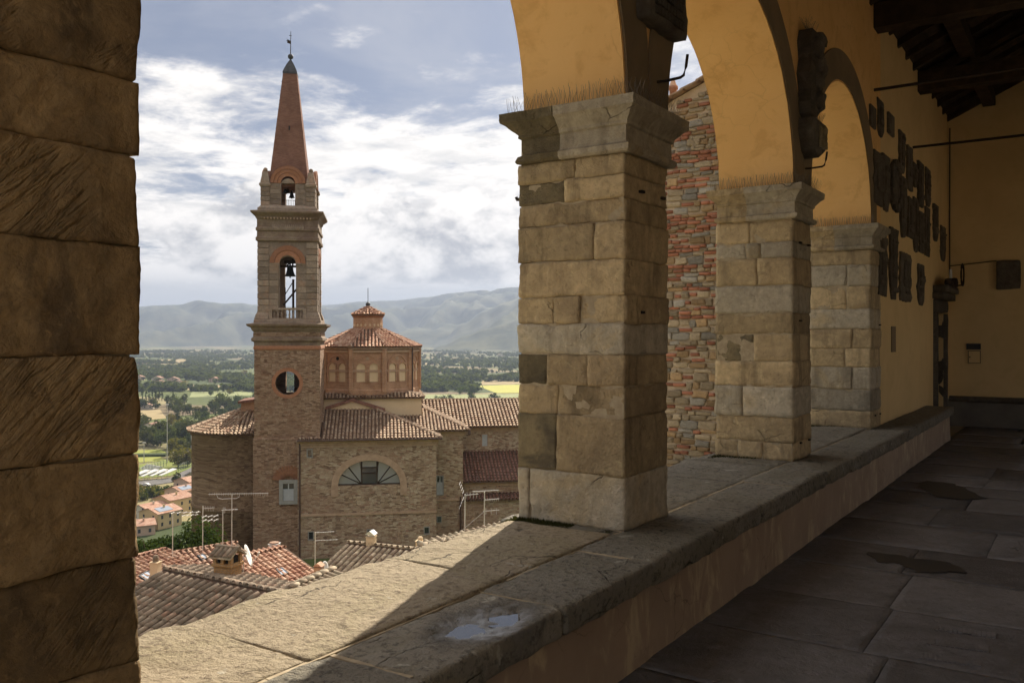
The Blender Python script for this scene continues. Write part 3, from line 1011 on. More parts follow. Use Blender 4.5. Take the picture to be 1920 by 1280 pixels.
# moss and weeds at the feet of the piers
for pi in (1, 2, 3):
    y0, y1 = PIERS[pi]
    mb = MB()
    rg = random.Random(pi)
    for k in range(2600 if pi == 1 else 1100):
        x = rg.uniform(XO - 0.03, XI - 0.02)
        if mn.noise(Vector((x * 9, pi, 0))) < -0.05 - (0.3 if x < XO + .35 else 0):
            continue
        d = abs(rg.gauss(0, 0.055)) * (1.3 - 0.9 * (x - XO) / (XI - XO))
        yy = y0 - 0.005 - d
        hgt = rg.uniform(0.003, 0.020) * (1 - min(.8, d * 5)) * (1.6 if x < XO + .4 else .7)
        a = rg.uniform(0, 6.28)
        w = rg.uniform(0.004, 0.009)
        p = Vector((x, yy, BT - 0.006))
        t_ = Vector((math.cos(a) * w, math.sin(a) * w, 0))
        tip = p + Vector((rg.gauss(0, .01), rg.gauss(-.004, .01), hgt))
        mb.face([p - t_, p + t_, tip])
    kind(mb.build('moss', MT['moss']), 'stuff', 'dark moss and weeds at the foot of ' + ('the middle pier', 'the second pier', 'the farthest pier')[pi - 1])

# arcade wall with its round arches
aw = thing('arcade_wall', 'ochre plastered wall with round arches carried by the stone piers', 'wall', (XI, 6, SPR))
AO = Vector(aw.location)
holes = []
for (a, b) in BAYS:
    r_ = (b - a) / 2
    cc = (a + b) / 2
    holes.append((a, b, (lambda y_: SPR), (lambda y_, r_=r_, cc=cc: SPR + math.sqrt(max(0.0, r_ * r_ - (y_ - cc) ** 2)))))
MA = Matrix.Translation(-AO) @ WALLM
mb = MB()
mb.panel(-2.05, 11.74, SPR, 6.4, 0.68, holes, M=MA, seg=48, bottom=False)
o = mb.build('arch_wall', MT['yellow'], aw)
bm = bmesh.new(); bm.from_mesh(o.data)
bmesh.ops.remove_doubles(bm, verts=bm.verts, dist=0.0005)
bm.normal_update()
sharp = [e for e in bm.edges if len(e.link_faces) == 2 and e.calc_face_angle(0) > 1.0]
bmesh.ops.bevel(bm, geom=sharp, offset=0.02, segments=2, affect='EDGES', profile=0.5, clamp_overlap=True)
bm.to_mesh(o.data); bm.free()
for (a, b) in BAYS:
    r_ = (b - a) / 2
    cc = (a + b) / 2
    mb = MB()
    n = 44
    lim = r_ + 0.285
    inner, outer = [], []
    for k in range(n + 1):
        th = math.pi * k / n
        inner.append((cc + (r_ + 0.018) * math.cos(th), SPR + (r_ + 0.018) * math.sin(th)))
        outer.append((max(cc - lim, min(cc + lim, cc + (r_ + 0.33) * math.cos(th))), SPR + (r_ + 0.33) * math.sin(th)))
    rings = []
    for k in range(n + 1):
        i_, o_ = inner[k], outer[k]
        rings.append([Vector((XI - 0.004, i_[0], i_[1])) - AO, Vector((XI + 0.014, i_[0], i_[1])) - AO, Vector((XI + 0.014, o_[0], o_[1])) - AO, Vector((XI - 0.004, o_[0], o_[1])) - AO])
    mb.loft(rings)
    mb.build('archivolt', MT['brown_band'], aw)

# solid wall beyond the last pier, with the door
sw = thing('yellow_wall', 'yellow plastered side wall hung with dark stone plaques', 'wall', (XI - 0.01, 15, 0))
SO_ = Vector(sw.location)
MS = Matrix.Translation(Vector((-0.01, 0, 0)) - SO_) @ WALLM
DY0, DY1, DZ = 16.42, 17.42, 2.06
mb = MB()
mb.panel(11.74, 18.0, -0.2, 6.4, 0.74, [(DY0, DY1, lambda q: 0.0, lambda q: DZ)], M=MS, seg=1)
mb.build('wall_plaster', MT['yellow_wall'], sw)
dr = thing('door', 'narrow dark wooden door in a stone frame beside the end wall', 'door', (XI - 0.2, (DY0 + DY1) / 2, 0))
DO = Vector(dr.location)
for k in range(5):
    mb = MB()
    ya = DY0 + (DY1 - DY0) * k / 5
    mb.box(XI - 0.26, XI - 0.20, ya + 0.004, ya + (DY1 - DY0) / 5 - 0.004, 0.0, DZ)
    mb.v = [tuple(Vector(p) - DO) for p in mb.v]
    mb.build('plank', MT['wood'], dr)
mb = MB(); mb.box(-0.16, -0.07, -(DY1 - DY0) / 2, (DY1 - DY0) / 2, 0, DZ)  # solid panel added behind the planks to stop sun leaking through
mb.build('door_light_stop', MT['wood'], dr)
for (a, b, z0, z1, px_) in ((DY0 - 0.22, DY0, 0.0, DZ, 0.05), (DY1, DY1 + 0.2, 0.0, DZ, 0.05), (DY0 - 0.22, DY1 + 0.2, DZ, DZ + 0.22, 0.05), (DY0 - 0.30, DY1 + 0.3, DZ + 0.22, DZ + 0.34, 0.16), (DY0 - 0.26, DY1 + 0.26, DZ + 0.34, DZ + 0.46, 0.22)):
    rough_block('frame_stone', Vector((XI - 0.15, a, z0)) - DO, Vector((XI + px_, b, z1 - 0.003)) - DO, MT['plaque'], dr, step=0.08, r=0.02, amp=0.008, seed=sid, maxn=16)
    sid += 1

ew = thing('end_wall', 'yellow plastered end wall closing the loggia above a grey stone dado', 'wall', (0, 18, 0))
mb = MB(); mb.box(-3.0, 2.6, 0.003, 0.4, 0.5, 9.0)
mb.build('wall_plaster', MT['yellow_wall'], ew)
mb = MB(); mb.box(-2.3, 2.6, -0.03, 0.4, -0.1, 0.47)
mb.build('dado', MT['dado'], ew)
mb = MB(); mb.loft([[Vector((x, yy, z)) for (yy, z) in ((0.01, .44), (-.06, .445), (-.10, .48), (-.10, .515), (-.05, .54), (0.01, .55))] for x in (-2.2, 2.6)])
mb.build('dado_moulding', MT['plaque'], ew)
p0, p1 = on_y(1868, 543, 17.99), on_y(1914, 487, 17.99)
o = rough_block('wall_plaque', (p0.x, 17.93, p0.z), (p1.x, 18.02, p1.z), MT['plaque'], None, step=0.06, r=0.02, amp=0.012, seed=900, maxn=14)
tag(o, 'single dark square stone plaque on the yellow end wall', 'plaque')
p0, p1 = on_y(1812, 655, 17.99), on_y(1839, 644, 17.99)
mb = MB(); mb.box(p0.x, p1.x, 17.975, 18.01, p0.z, p1.z)
tag(mb.build('wall_sign', MT['lead']), 'small dark blank sign above the meter hatch on the end wall', 'sign')
p0, p1 = on_y(1815, 681, 17.99), on_y(1839, 657, 17.99)
ht = thing('meter_hatch', 'small square painted meter hatch on the end wall', 'hatch', (p0.x, 17.99, p0.z))
mb = MB()
w, h = p1.x - p0.x, p1.z - p0.z
mb.box(0, w, -0.012, 0.02, 0, h)
mb.build('hatch_frame', MT['brown_band'], ht)
mb = MB(); mb.box(0.014, w - 0.014, -0.02, 0.0, 0.014, h - 0.014)
hd = mb.build('hatch_door', MT['yellow_wall'], ht)
mb = MB(); mb.box(w * .12, w * .2, -0.032, -0.018, h * .45, h * .55)
mb.build('lock', MT['iron'], hd)

# walls behind and to the right of the camera
MR = Matrix(((0, 1, 0, 2.6), (1, 0, 0, 0), (0, 0, 1, 0), (0, 0, 0, 1)))
mb = MB()
dhole = []
for yc in (8.7, 12.6, 15.6):  # unseen openings, placed to let daylight onto the yellow wall
    dhole.append((yc - 1.05, yc + 1.05, lambda q: -0.2, (lambda q, yc=yc: 2.2 + math.sqrt(max(0.0, 1.1025 - (q - yc) ** 2)))))
mb.panel(-2.05, 18.4, -0.3, 9.5, 0.5, dhole, M=MR, seg=16)
tag(mb.build('inner_side_wall', MT['yellow_wall']), 'yellow plastered long wall of the loggia opposite the arches', 'wall')

# timber roof
rf = thing('timber_roof', 'dark timber roof of beams and boards over the loggia', 'roof', (0, 8, SOF))
RO = Vector(rf.location)
sl_ = math.tan(R(25))
def zr(x): return SOF + 0.18 + (x - XI) * sl_
x = -3.6
while x < 2.7:
    x1 = x + 0.24
    mb = MB()
    mb.loft([[Vector((a, yy, zr(a) + dz_)) - RO for (a, dz_) in ((x, 0), (x1 - 0.008, 0), (x1 - 0.008, 0.05), (x, 0.05))] for yy in (-2.0, 18.2)])
    mb.build('roof_board', MT['wood'], rf)
    x = x1
for yb in (1.15, 4.8, 8.15, 11.45, 14.75):
    mb = MB()
    mb.box(-3.0, 2.65, yb - 0.13, yb + 0.13, SOF - 0.14, SOF + 0.16)
    mb.v = [tuple(Vector(p) - RO) for p in mb.v]
    mb.build('tie_beam', MT['wood'], rf)
    mb = MB()
    mb.loft([[Vector((a, yb + s_ * 0.10, zr(a) + d_)) - RO for (s_, d_) in ((-1, -0.24), (1, -0.24), (1, -0.10), (-1, -0.10))] for a in (-2.9, 2.6)])
    mb.build('principal_rafter', MT['wood'], rf)
for xp in (-1.55, 0.1, 1.7):
    mb = MB()
    mb.box(xp - 0.10, xp + 0.10, -2, 18.1, zr(xp) - 0.22, zr(xp) - 0.02)
    mb.v = [tuple(Vector(p) - RO) for p in mb.v]
    mb.build('purlin', MT['wood'], rf)
yy = -1.9
while yy < 18:
    mb = MB()
    mb.loft([[Vector((a, yy + s_ * 0.045, zr(a) + d_)) - RO for (s_, d_) in ((-1, -0.10), (1, -0.10), (1, -0.002), (-1, -0.002))] for a in (-3.6, 2.6)])
    mb.build('rafter', MT['wood'], rf)
    yy += 0.62
# tiles over the boards keep the daylight out
mb = MB()
mb.loft([[Vector((a, yb, zr(a) + d_)) - RO for (a, d_) in ((-3.75, .06), (3.0, .06), (3.0, .14), (-3.75, .14))] for yb in (-2.2, 18.4)])
mb.build('roof_covering', MT['tile_old'], rf)

# iron tie rods
for nm, y_, z_ in (('nearer of two thin iron tie rods crossing below the timber roof', 11.35, 4.66), ('farther of two thin iron tie rods, close to the end wall', 14.19, 4.47)):
    mb = MB(); mb.tube([(XI - .02, y_, z_), (2.62, y_, z_)], 0.019, 8)
    tag(mb.build('tie_rod', MT['iron']), nm, 'tie rod', 'iron tie rods')

# dark stone plaques on the yellow wall
MT['plaque_light'] = M_stone('plaque_stone_light', (0.22, 0.18, 0.14), (0.15, 0.12, 0.095), (0.10, 0.085, 0.07), 7, 1.0, 0.03)
PL = [(1629, 200, 1639, 239), (1644, 189, 1655, 257), (1664, 215, 1674.5, 253), (1685, 248, 1695, 325), (1635.5, 286, 1652, 384), (1653, 292, 1666, 395),
      (1667, 303, 1686, 395), (1687, 333, 1698, 445), (1700, 276, 1709, 356), (1711.6, 307, 1718, 351), (1720, 305, 1729, 387), (1734.6, 317, 1744, 387),
      (1700, 371, 1710, 445), (1712, 372, 1721, 472), (1734, 389, 1742, 480), (1749, 384, 1757, 452), (1723, 398, 1732, 474), (1763, 425, 1772, 489),
      (1646, 425, 1661, 554), (1667, 428, 1682, 561), (1687, 475, 1707, 565), (1720, 496, 1732, 572)]
PLN = ['small pale square plaque nearest the third arch, top row', 'tall narrow plaque second along the top row', 'small square plaque third along the top row', 'tall plaque high up just below the farther tie rod',
       'broad dark shield plaque beside the third arch, below the top row', 'tall notched plaque between the shield plaque and the garlanded crest', 'round-bodied carved crest with a garland, largest in the cluster', 'long plaque directly right of the garlanded crest',
       'tall plaque right of the long high one, second row', 'short thin plaque in the middle of the second row', 'ragged-edged plaque fourth in the second row', 'wide plain plaque at the right end of the second row',
       'narrow plaque low in the middle of the cluster', 'irregular plaque hanging lowest in the middle of the cluster', 'slender plaque at the right of the cluster, above the door', 'short slender plaque near the room corner, upper',
       'ragged plaque between the lowest middle ones', 'plaque closest to the room corner, above the door frame', 'longest plaque of the bottom row, beside the farthest pier', 'second long plaque of the bottom row with a broken foot',
       'widest plaque of the bottom row with a stepped edge', 'last small plaque of the bottom row, left of the door']
for i, (u0, v0, u1, v1) in enumerate(PL):
    a = on_x(u0, (v0 + v1) / 2, XI)
    b = on_x(u1, (v0 + v1) / 2, XI)
    um = (u0 + u1) / 2
    z0 = on_x(um, v1, XI).z
    z1 = on_x(um, v0, XI).z
    tp = thing('stone_plaque', 'dark stone plaque: ' + PLN[i], 'plaque', ((XI), (a.y + b.y) / 2, z0), group='stone plaques on the yellow wall')
    hw = abs(b.y - a.y) / 2
    hh = z1 - z0
    rg = random.Random(i * 5 + 2)
    sty = 'flat' if i in (0, 2) else ('shield' if i % 2 else 'rag')
    # outline in (y, z)
    outl = []
    n = 56
    for k in range(n):
        th = 2 * math.pi * k / n
        cx_, sy_ = math.cos(th), math.sin(th)
        m_ = max(abs(cx_), abs(sy_))
        px_, pz_ = cx_ / m_, sy_ / m_
        if sty == 'shield':
            w_ = 1.0 if pz_ > -0.4 else 1.0 - 0.55 * ((-0.4 - pz_) / 0.6) ** 2
            px_ *= w_
        if sty != 'flat':
            jx = 1 + 0.30 * mn.fractal(Vector((px_ * 1.3, pz_ * 3.4, i * 3.7)), 1.0, 2.0, 3)
            px_ *= jx - 0.03
            pz_ *= 1 + 0.04 * mn.noise(Vector((px_ * 4, i * 2.2, 5)))
        if i == 6:
            px_, pz_ = cx_ * (1 + .08 * math.sin(7 * th)), sy_
        outl.append((px_ * hw, hh / 2 + pz_ * hh / 2))
    mb = MB()
    th_ = 0.018 + 0.014 * rg.random()
    mb.loft([[Vector((-0.02, p[0], p[1])) for p in outl], [Vector((th_ * .8, p[0], p[1])) for p in outl],
             [Vector((th_, p[0] * .86, hh / 2 + (p[1] - hh / 2) * .93)) for p in outl]])
    mb.build('slab', MT['plaque'], tp)
    if sty != 'flat':
        # carved boss standing proud of the slab
        rough = rough_mesh('carving', (0.03, hw * 1.1, hh * 0.5), MT['plaque'], step=0.05, r=0.012, amp=0.012, seed=i + 300, freq=9, maxn=12)
        c_ = obj('carving', rough, tp)
        c_.location = (th_, 0, hh * 0.55)
    if sty != 'flat' and i != 6:
        # raised rim, shield and worn lines of lettering
        for q_ in range(rg.randint(2, 4)):
            zz = hh * rg.uniform(.12, .88)
            c_ = obj('relief_band', rough_mesh('relief_band', (0.03, hw * rg.uniform(.7, 1.5), hh * rg.uniform(.04, .12)), MT['plaque_light'] if rg.random() < .4 else MT['plaque'], step=0.04, r=0.012, amp=0.012, seed=i * 7 + q_, freq=14, maxn=8), tp)
            c_.location = (th_ + .004, rg.uniform(-.2, .2) * hw, zz)
    if i == 6:
        for k in range(16):
            th = 2 * math.pi * k / 16
            c_ = obj('garland_boss', rough_mesh('garland_boss', (0.05, 0.12, 0.12), MT['plaque'], step=0.06, r=0.05, amp=0.02, seed=k, maxn=3), tp)
            c_.location = (th_ + 0.01, hw * .86 * math.cos(th), hh / 2 + hh * .45 * math.sin(th))

# crests on the inner face above the piers
cr = thing('carved_crest', 'big dark carved stone slab above the middle pier, cut by the frame', 'crest', (XI, 4.9, 3.5))
rough_block('slab', (-0.03, -0.27, 0.0), (0.10, 0.29, 1.0), MT['plaque'], cr, step=0.03, r=0.02, amp=0.012, seed=77, freq=8, maxn=30, flake=.006)
mb = MB()
for i in range(9):
    for j in range(16):
        yy, zz = -0.17 + i * 0.045, 0.06 + j * 0.055
        mb.box(0.09, 0.116 + 0.004 * random.random(), yy - 0.017, yy + 0.017, zz - 0.021, zz + 0.021)
mb.build('carved_scales', MT['plaque'], cr)
cr = thing('scroll_relief', 'tall dark scroll-shaped relief above the second pier', 'relief', (XI + 0.02, 8.16, 3.66))
prof = [(-0.13, 0), (-0.02, -0.03), (0.10, 0.02), (0.16, 0.10), (0.13, 0.18), (0.20, 0.27), (0.17, 0.38), (0.22, 0.46), (0.15, 0.55), (0.20, 0.64), (0.24, 0.72), (0.16, 0.78), (-0.10, 0.77), (-0.16, 0.66), (-0.12, 0.5), (-0.18, 0.36), (-0.12, 0.22), (-0.17, 0.1)]
mb = MB()
mb.loft([[Vector((-0.03, p[0], p[1])) for p in prof], [Vector((0.10, p[0], p[1])) for p in prof], [Vector((0.13, p[0] * .7 + .02, .37 + (p[1] - .37) * .9)) for p in prof]])
mb.build('slab', MT['plaque'], cr)
for k, (yy, zz, s_) in enumerate(((0.02, .12, .16), (-.02, .3, .14), (.06, .45, .17), (-.02, .6, .18), (.08, .7, .12))):
    c_ = obj('carving', rough_mesh('carving', (0.09, s_, s_), MT['plaque'], step=0.025, r=0.04, amp=0.02, seed=k + 50, freq=12, maxn=9), cr)
    c_.location = (0.13, yy, zz)
cr = thing('shield_relief', 'small tapering stone shield just under the scroll relief, above the second pier', 'relief', (XI + 0.02, 8.2, 3.28))
mb = MB()
sh = [(0.0, 0.0), (0.14, 0.06), (0.23, 0.24), (0.19, 0.34), (-0.19, 0.34), (-0.22, 0.24), (-0.12, 0.06)]
mb.loft([[Vector((-0.03, p[0], p[1])) for p in sh], [Vector((0.12, p[0], p[1])) for p in sh], [Vector((0.15, p[0] * .8, .17 + (p[1] - .17) * .85)) for p in sh]])
mb.build('slab', MT['plaque'], cr)
c_ = obj('carving', rough_mesh('carving', (0.05, .2, .2), MT['pier_dark'], step=0.02, r=0.03, amp=0.02, seed=9, freq=14, maxn=10), cr)
c_.location = (0.15, 0, 0.18)

# iron hooks above the imposts
for nm, y_ in (('bent iron bracket above the middle pier', 4.92), ('bent iron bracket above the second pier', 8.22)):
    mb = MB()
    mb.tube([(XI - 0.02, y_, 3.20), (XI + 0.06, y_, 3.195), (XI + 0.165, y_, 3.20), (XI + 0.185, y_, 3.21), (XI + 0.20, y_, 3.26), (XI + 0.21, y_, 3.33)], 0.009, 7)
    tag(mb.build('iron_bracket', MT['iron']), nm, 'bracket', 'bent iron brackets')


def spikes(label, a, b, nrm, z, n, seed):
    rg = random.Random(seed)
    mb = MB()
    a, b = Vector(a), Vector(b)
    for k in range(n):
        p = a.lerp(b, (k + rg.random() * .4) / n)
        for s_ in (-1, 0, 1):
            tip = p + Vector(nrm) * (s_ * 0.045 + rg.uniform(-.01, .01)) + (b - a).normalized() * rg.uniform(-.02, .02) + Vector((0, 0, rg.uniform(.085, .115)))
            mb.tube([p, tip], 0.0010, 3)
    mb.tube([a, b], 0.004, 4)
    return tag(mb.build('bird_spike_strip', MT['wire']), label, 'bird spikes', 'bird spike strips on the imposts')


PN = ['nearest pier', 'middle pier', 'second pier', 'farthest pier']
for pi in (1, 2, 3):
    y0, y1 = PIERS[pi]
    spikes('thin wire bird spikes along the near edge of the %s impost' % PN[pi], (XO - 0.05, y0 - 0.05, SPR + .002), (XI + 0.06, y0 - 0.05, SPR + .002), (0, 1, 0), SPR, 34, pi)
    if pi < 3:
        spikes('thin wire bird spikes along the dark inner edge of the %s impost' % PN[pi], (XI + 0.06, y0, SPR + .002), (XI + 0.06, y1 + .05, SPR + .002), (1, 0, 0), SPR, 22, pi + 10)
spikes('thin wire bird spikes on top of the scroll relief', (XI + 0.06, 8.04, 4.44), (XI + 0.06, 8.36, 4.44), (1, 0, 0), 0, 14, 31)
spikes('thin wire bird spikes on top of the shield relief', (XI + 0.10, 8.28, 3.62), (XI + 0.10, 8.44, 3.62), (1, 0, 0), 0, 12, 33)

# wrought iron bracket with dried wreath above the door, and cables
lb = thing('iron_lamp_bracket', 'wrought iron bracket with a ring and small dark ornaments above the door', 'bracket', (XI + 0.1, 16.95, DZ + 0.47))
mb = MB()
ringp = [Vector((0.22, 0.28 + 0.19 * math.cos(a), 0.20 + 0.19 * math.sin(a))) for a in [2 * math.pi * k / 20 for k in range(21)]]
mb.tube(ringp, 0.016, 6)
mb.tube([(0, 0.28, 0.0), (0.22, 0.28, 0.02)], 0.015)
mb.build('iron_ring', MT['iron'], lb)
for k in range(9):
    c_ = obj('ornament', rough_mesh('ornament', (0.1, 0.12, 0.10 + 0.08 * random.random()), MT['iron'], step=0.05, r=0.04, amp=0.02, seed=k, maxn=4), lb)
    c_.location = (0.06 + 0.06 * random.random(), -0.55 + k * 0.13, 0.03 + 0.04 * random.random())
mb = MB(); mb.tube([(0.08, -0.1, 0.03), (0.08, -0.1, 0.28)], 0.03, 8, r1=0.015)
mb.build('candle', MT['white'], lb)
mb = MB()
mb.tube([(XI + 0.03, 17.96, 5.5), (XI + 0.025, 17.96, 3.62), (XI + 0.03, 17.955, 2.75)], 0.012)
tag(mb.build('vertical_cable', MT['iron']), 'dark cable running down the corner of the two yellow walls', 'cable')
p1 = on_y(1868, 489, 17.985)
mb = MB()
mb.tube([(XI + 0.02, 17.975, p1.z - 0.06), (-1.9, 17.975, p1.z - 0.04), (p1.x, 17.975, p1.z)], 0.009)
tag(mb.build('wall_cable', MT['iron']), 'thin cable crossing the end wall to the square plaque', 'cable')
mb = MB()
a, b = on_x(1672, 660, XI), on_x(1679, 612, XI)
mb.box(XI - 0.012, XI + 0.006, a.y, b.y, a.z, b.z)
tag(mb.build('wall_notice', MT['brown_band']), 'narrow faded rectangular notice on the yellow wall below the plaques', 'notice')

# ------------------------------------------------------------------ brick and rubble house beside the loggia
bh = thing('rubble_house', 'tall neighbouring house of mixed red brick and rubble stone seen through the arches', 'house', (-4.6, 11.9, -10))
BO = Vector(bh.location)
WY = 11.72
mb = MB()
gab = lambda x: 5.02 + (x + 5.05) * 0.39
mb.loft([[Vector((x, yy, z)) - BO for (x, z) in ((-6.6, -16), (-3.003, -16), (-3.003, gab(-3.003)), (-6.6, gab(-6.6)))] for yy in (WY + 0.006, WY + 7)])
MT['lime'] = M_simple('lime_mortar', (0.58, 0.47, 0.34), (0.46, 0.36, 0.25), 9, 0.95, 0.8, bdist=0.02)
mb.build('mortar_wall', MT['lime'], bh)
MT['rub_red'] = M_simple('old_red_brick', (0.42, 0.18, 0.105), (0.33, 0.15, 0.095), 9, 0.95, 0.5, objvar=0.3)
MT['rub_a'] = M_stone('rubble_tan', (0.56, 0.45, 0.30), (0.45, 0.36, 0.235), None, 5, 0.8, 0.02, 0.95, 0.35)
MT['rub_b'] = M_stone('rubble_grey', (0.47, 0.43, 0.36), (0.37, 0.34, 0.28), None, 5, 0.8, 0.02, 0.95, 0.35)
MT['rub_c'] = M_stone('rubble_ochre', (0.52, 0.36, 0.19), (0.43, 0.29, 0.16), None, 5, 0.8, 0.02, 0.95, 0.35)
rg = random.Random(17)
stone_meshes = []
for k in range(14):
    stone_meshes.append([rough_mesh('wall_stone', (1, 1, 1), m_, step=0.2, r=0.12, amp=0.13, seed=k + 500, freq=1.9, maxn=5) for m_ in (MT['rub_a'], MT['rub_b'], MT['rub_c'])])
brick_meshes = [rough_mesh('brick', (1, 1, 1), MT['rub_red'], step=0.4, r=0.07, amp=0.04, seed=k + 600, freq=3, maxn=3) for k in range(6)]
count = 0
rest = MB()
for (xa, xb) in ((-5.42, -3.72), (-3.5, -3.01)):
    z = -0.4 if xa < -4 else 0.3
    while z < 5.6:
        reg = mn.noise(Vector((0.3, z * 1.1, 2.0)))
        brow = rg.random() < (0.42 + 0.8 * reg if z > 0.9 else 0.08)
        hgt = rg.uniform(0.046, 0.058) if brow else rg.uniform(0.055, 0.125)
        x = xa + rg.uniform(0, 0.12)
        while x < xb:
            isb = rg.random() < (0.70 if brow else 0.16)
            if x < -4.75 and 1.8 < z < 4.2 and not brow and rg.random() < 0.35:
                isb = True
            w = rg.uniform(0.08, 0.21) if isb else rg.uniform(0.08, 0.27)
            if z + hgt < gab(x) - 0.03 and x + w < xb + 0.1:
                me = rg.choice(brick_meshes) if isb else rg.choice(stone_meshes)[rg.choice((0, 0, 1, 2))]
                hh = min(hgt, 0.052) if isb else hgt * rg.uniform(0.75, 1.12)
                M = Matrix.Translation(Vector((x + w / 2, WY + 0.05 - rg.uniform(0.0, 0.022), z + hgt / 2 + rg.uniform(-.012, .012))) - BO) @ Matrix.Rotation(rg.uniform(-.09, .09) * (0.4 if isb else 1), 4, 'Y') @ Matrix.Diagonal((w - 0.006, 0.12, hh - 0.005, 1))
                if xa < -4 and z > 0.1 and count < 300 and x > -5.22 and x < -4.25:
                    o = obj('brick' if isb else 'wall_stone', me, bh, M)
                    count += 1
                else:
                    b0 = len(rest.v)
                    rest.v.extend(tuple(M @ vv.co) for vv in me.vertices)
                    for pg in me.polygons:
                        rest.f.append(tuple(b0 + q for q in pg.vertices))
                        rest.mi.append(3 if isb else [MT['rub_a'], MT['rub_b'], MT['rub_c']].index(me.materials[0]))
            x += w
        z += hgt
kind(rest.build('masonry', [MT['rub_a'], MT['rub_b'], MT['rub_c'], MT['rub_red']], bh, True), 'stuff')
# verge of roof tiles on the gable
for k in range(16):
    x = -6.6 + k * 0.235
    me = rough_mesh('verge_tile', (0.30, 0.40, 0.035), MT['tile_old'], step=0.1, r=0.012, amp=0.006, seed=k, maxn=4)
    o = obj('verge_tile', me, bh)
    o.location = Vector((x, WY + 0.08, gab(x) + 0.035)) - BO
    o.rotation_euler = (0, -math.atan(0.39) + 0.06, 0)
mb = MB()
mb.loft([[Vector((x, yy, gab(x) + d)) - BO for (x, d) in ((-6.8, .005), (-3.0, .005), (-3.0, .05), (-6.8, .05))] for yy in (WY + 0.25, WY + 7)])
mb.build('roof', MT['tile_old'], bh)
mb = MB(); mb.box(-4.45, -3.02, 11.97, 13.3, 4.9, 7.1)  # unseen block added to keep the sun off the bench between the piers
mb.v = [tuple(Vector(p) - BO) for p in mb.v]
mb.build('sun_blocker', MT['lime'], bh)
ch = thing('gable_finial', 'small red clay pipe rising at the roof edge of the rubble house', 'pipe', on_y(1262, 185, WY + 0.3))
mb = MB(); mb.lathe([(0.055, -0.3), (0.055, 0.12), (0.075, 0.13), (0.075, 0.17), (0.05, 0.20), (0.02, 0.30)], n=10)
mb.build('clay_pipe', MT['tile_red'], ch, True)

# ================================================================== the church
def tile_run(mb, pts, spacing, tl, rad=None, lift=0.03, seg=4, jitter=0.0, seed=0, keep=None):
    """rows of half-round cover tiles over the planar polygon pts (first edge = eave)"""
    pts = [Vector(p) for p in pts]
    rg = random.Random(seed)
    e = (pts[1] - pts[0]).normalized()
    nrm = Vector((0, 0, 0))
    for i in range(1, len(pts) - 1):
        nrm += (pts[i] - pts[0]).cross(pts[i + 1] - pts[0])
    nrm.normalize()
    if nrm.z < 0:
        nrm = -nrm
    s = nrm.cross(e)
    if s.z < 0:
        s = -s
    poly = [((p - pts[0]).dot(e), (p - pts[0]).dot(s)) for p in pts]
    rad = rad or spacing * 0.36

    def inside(x, y):
        c_ = False
        n = len(poly)
        for i in range(n):
            x0, y0 = poly[i]; x1, y1 = poly[(i + 1) % n]
            if (y0 > y) != (y1 > y) and x < (x1 - x0) * (y - y0) / (y1 - y0) + x0:
                c_ = not c_
        return c_
    xs0, xs1 = min(p[0] for p in poly), max(p[0] for p in poly)
    ys0, ys1 = min(p[1] for p in poly), max(p[1] for p in poly)
    x = xs0 + spacing * 0.5
    while x < xs1:
        y = ys0 + 0.001
        while y < ys1:
            if inside(x, y + tl * 0.35):
                j = rg.uniform(-jitter, jitter)
                a = pts[0] + e * (x + j) + s * (y - 0.04 * tl + rg.uniform(-jitter, jitter)) + nrm * lift * rg.uniform(.8, 1.2)
                b = a + s * tl * 1.06 - nrm * lift
                r0, r1 = rad * rg.uniform(.97, 1.06), rad * 0.80
                base = len(mb.v)
                for (c_, r_) in ((a, r0), (b, r1)):
                    for k in range(seg + 1):
                        th = math.pi * k / seg
                        mb.v.append(tuple(c_ + e * (r_ * math.cos(th)) + nrm * (r_ * math.sin(th))))
                for k in range(seg):
                    mb.f.append((base + k, base + k + 1, base + seg + 2 + k, base + seg + 1 + k))
                    mb.mi.append(0)
                mb.f.append(tuple(base + k for k in range(seg + 1)))
                mb.mi.append(0)
            y += tl
        x += spacing


def roof(parent, faces, spacing=0.34, tl=0.5, mat='tile_old', name='roof', ridge=None, seed=0, thick=0.10, jitter=0.012):
    """a roof part: channel surface, with the cover tiles as one sub-part"""
    mb = MB()
    for pts in faces:
        pts = [Vector(p) for p in pts]
        mb.loft([[p - Vector((0, 0, thick)) for p in pts], pts])
    r_ = mb.build(name, MT['channel'], parent)
    tb = MB()
    for i, pts in enumerate(faces):
        tile_run(tb, pts, spacing, tl, seed=seed + i, jitter=jitter)
    kind(tb.build('roof_tiles', MT[mat], r_, True), 'stuff')
    if ridge:
        rb = MB()
        for (a, b) in ridge:
            a, b = Vector(a), Vector(b)
            n = max(1, int((b - a).length / 0.42))
            for k in range(n):
                p, q = a.lerp(b, k / n), a.lerp(b, (k + 1.08) / n)
                rb.tube([p + Vector((0, 0, .05)), q + Vector((0, 0, .02))], spacing * 0.42, 8, r1=spacing * 0.34)
        kind(rb.build('ridge_tiles', MT[mat], r_, True), 'stuff')
    return r_


CO = at(478, HOR, 80.0); CO.z = 0
EX = (FWD * 0.150 + RGT * 0.9887).normalized()
EY = Vector((-EX.y, EX.x, 0))
CROT = math.atan2(EX.y, EX.x)


def CH(u, v, b=0.0):
    D = FWD + RGT * ((u - 960) / F) + UP * ((HOR - v) / F)
    t_ = (b - (EYE - CO).dot(EY)) / D.dot(EY)
    P = EYE + D * t_
    return (P - CO).dot(EX), P.z


def CP(u, v, b=0.0):
    a, z = CH(u, v, b)
    return Vector((a, b, z))


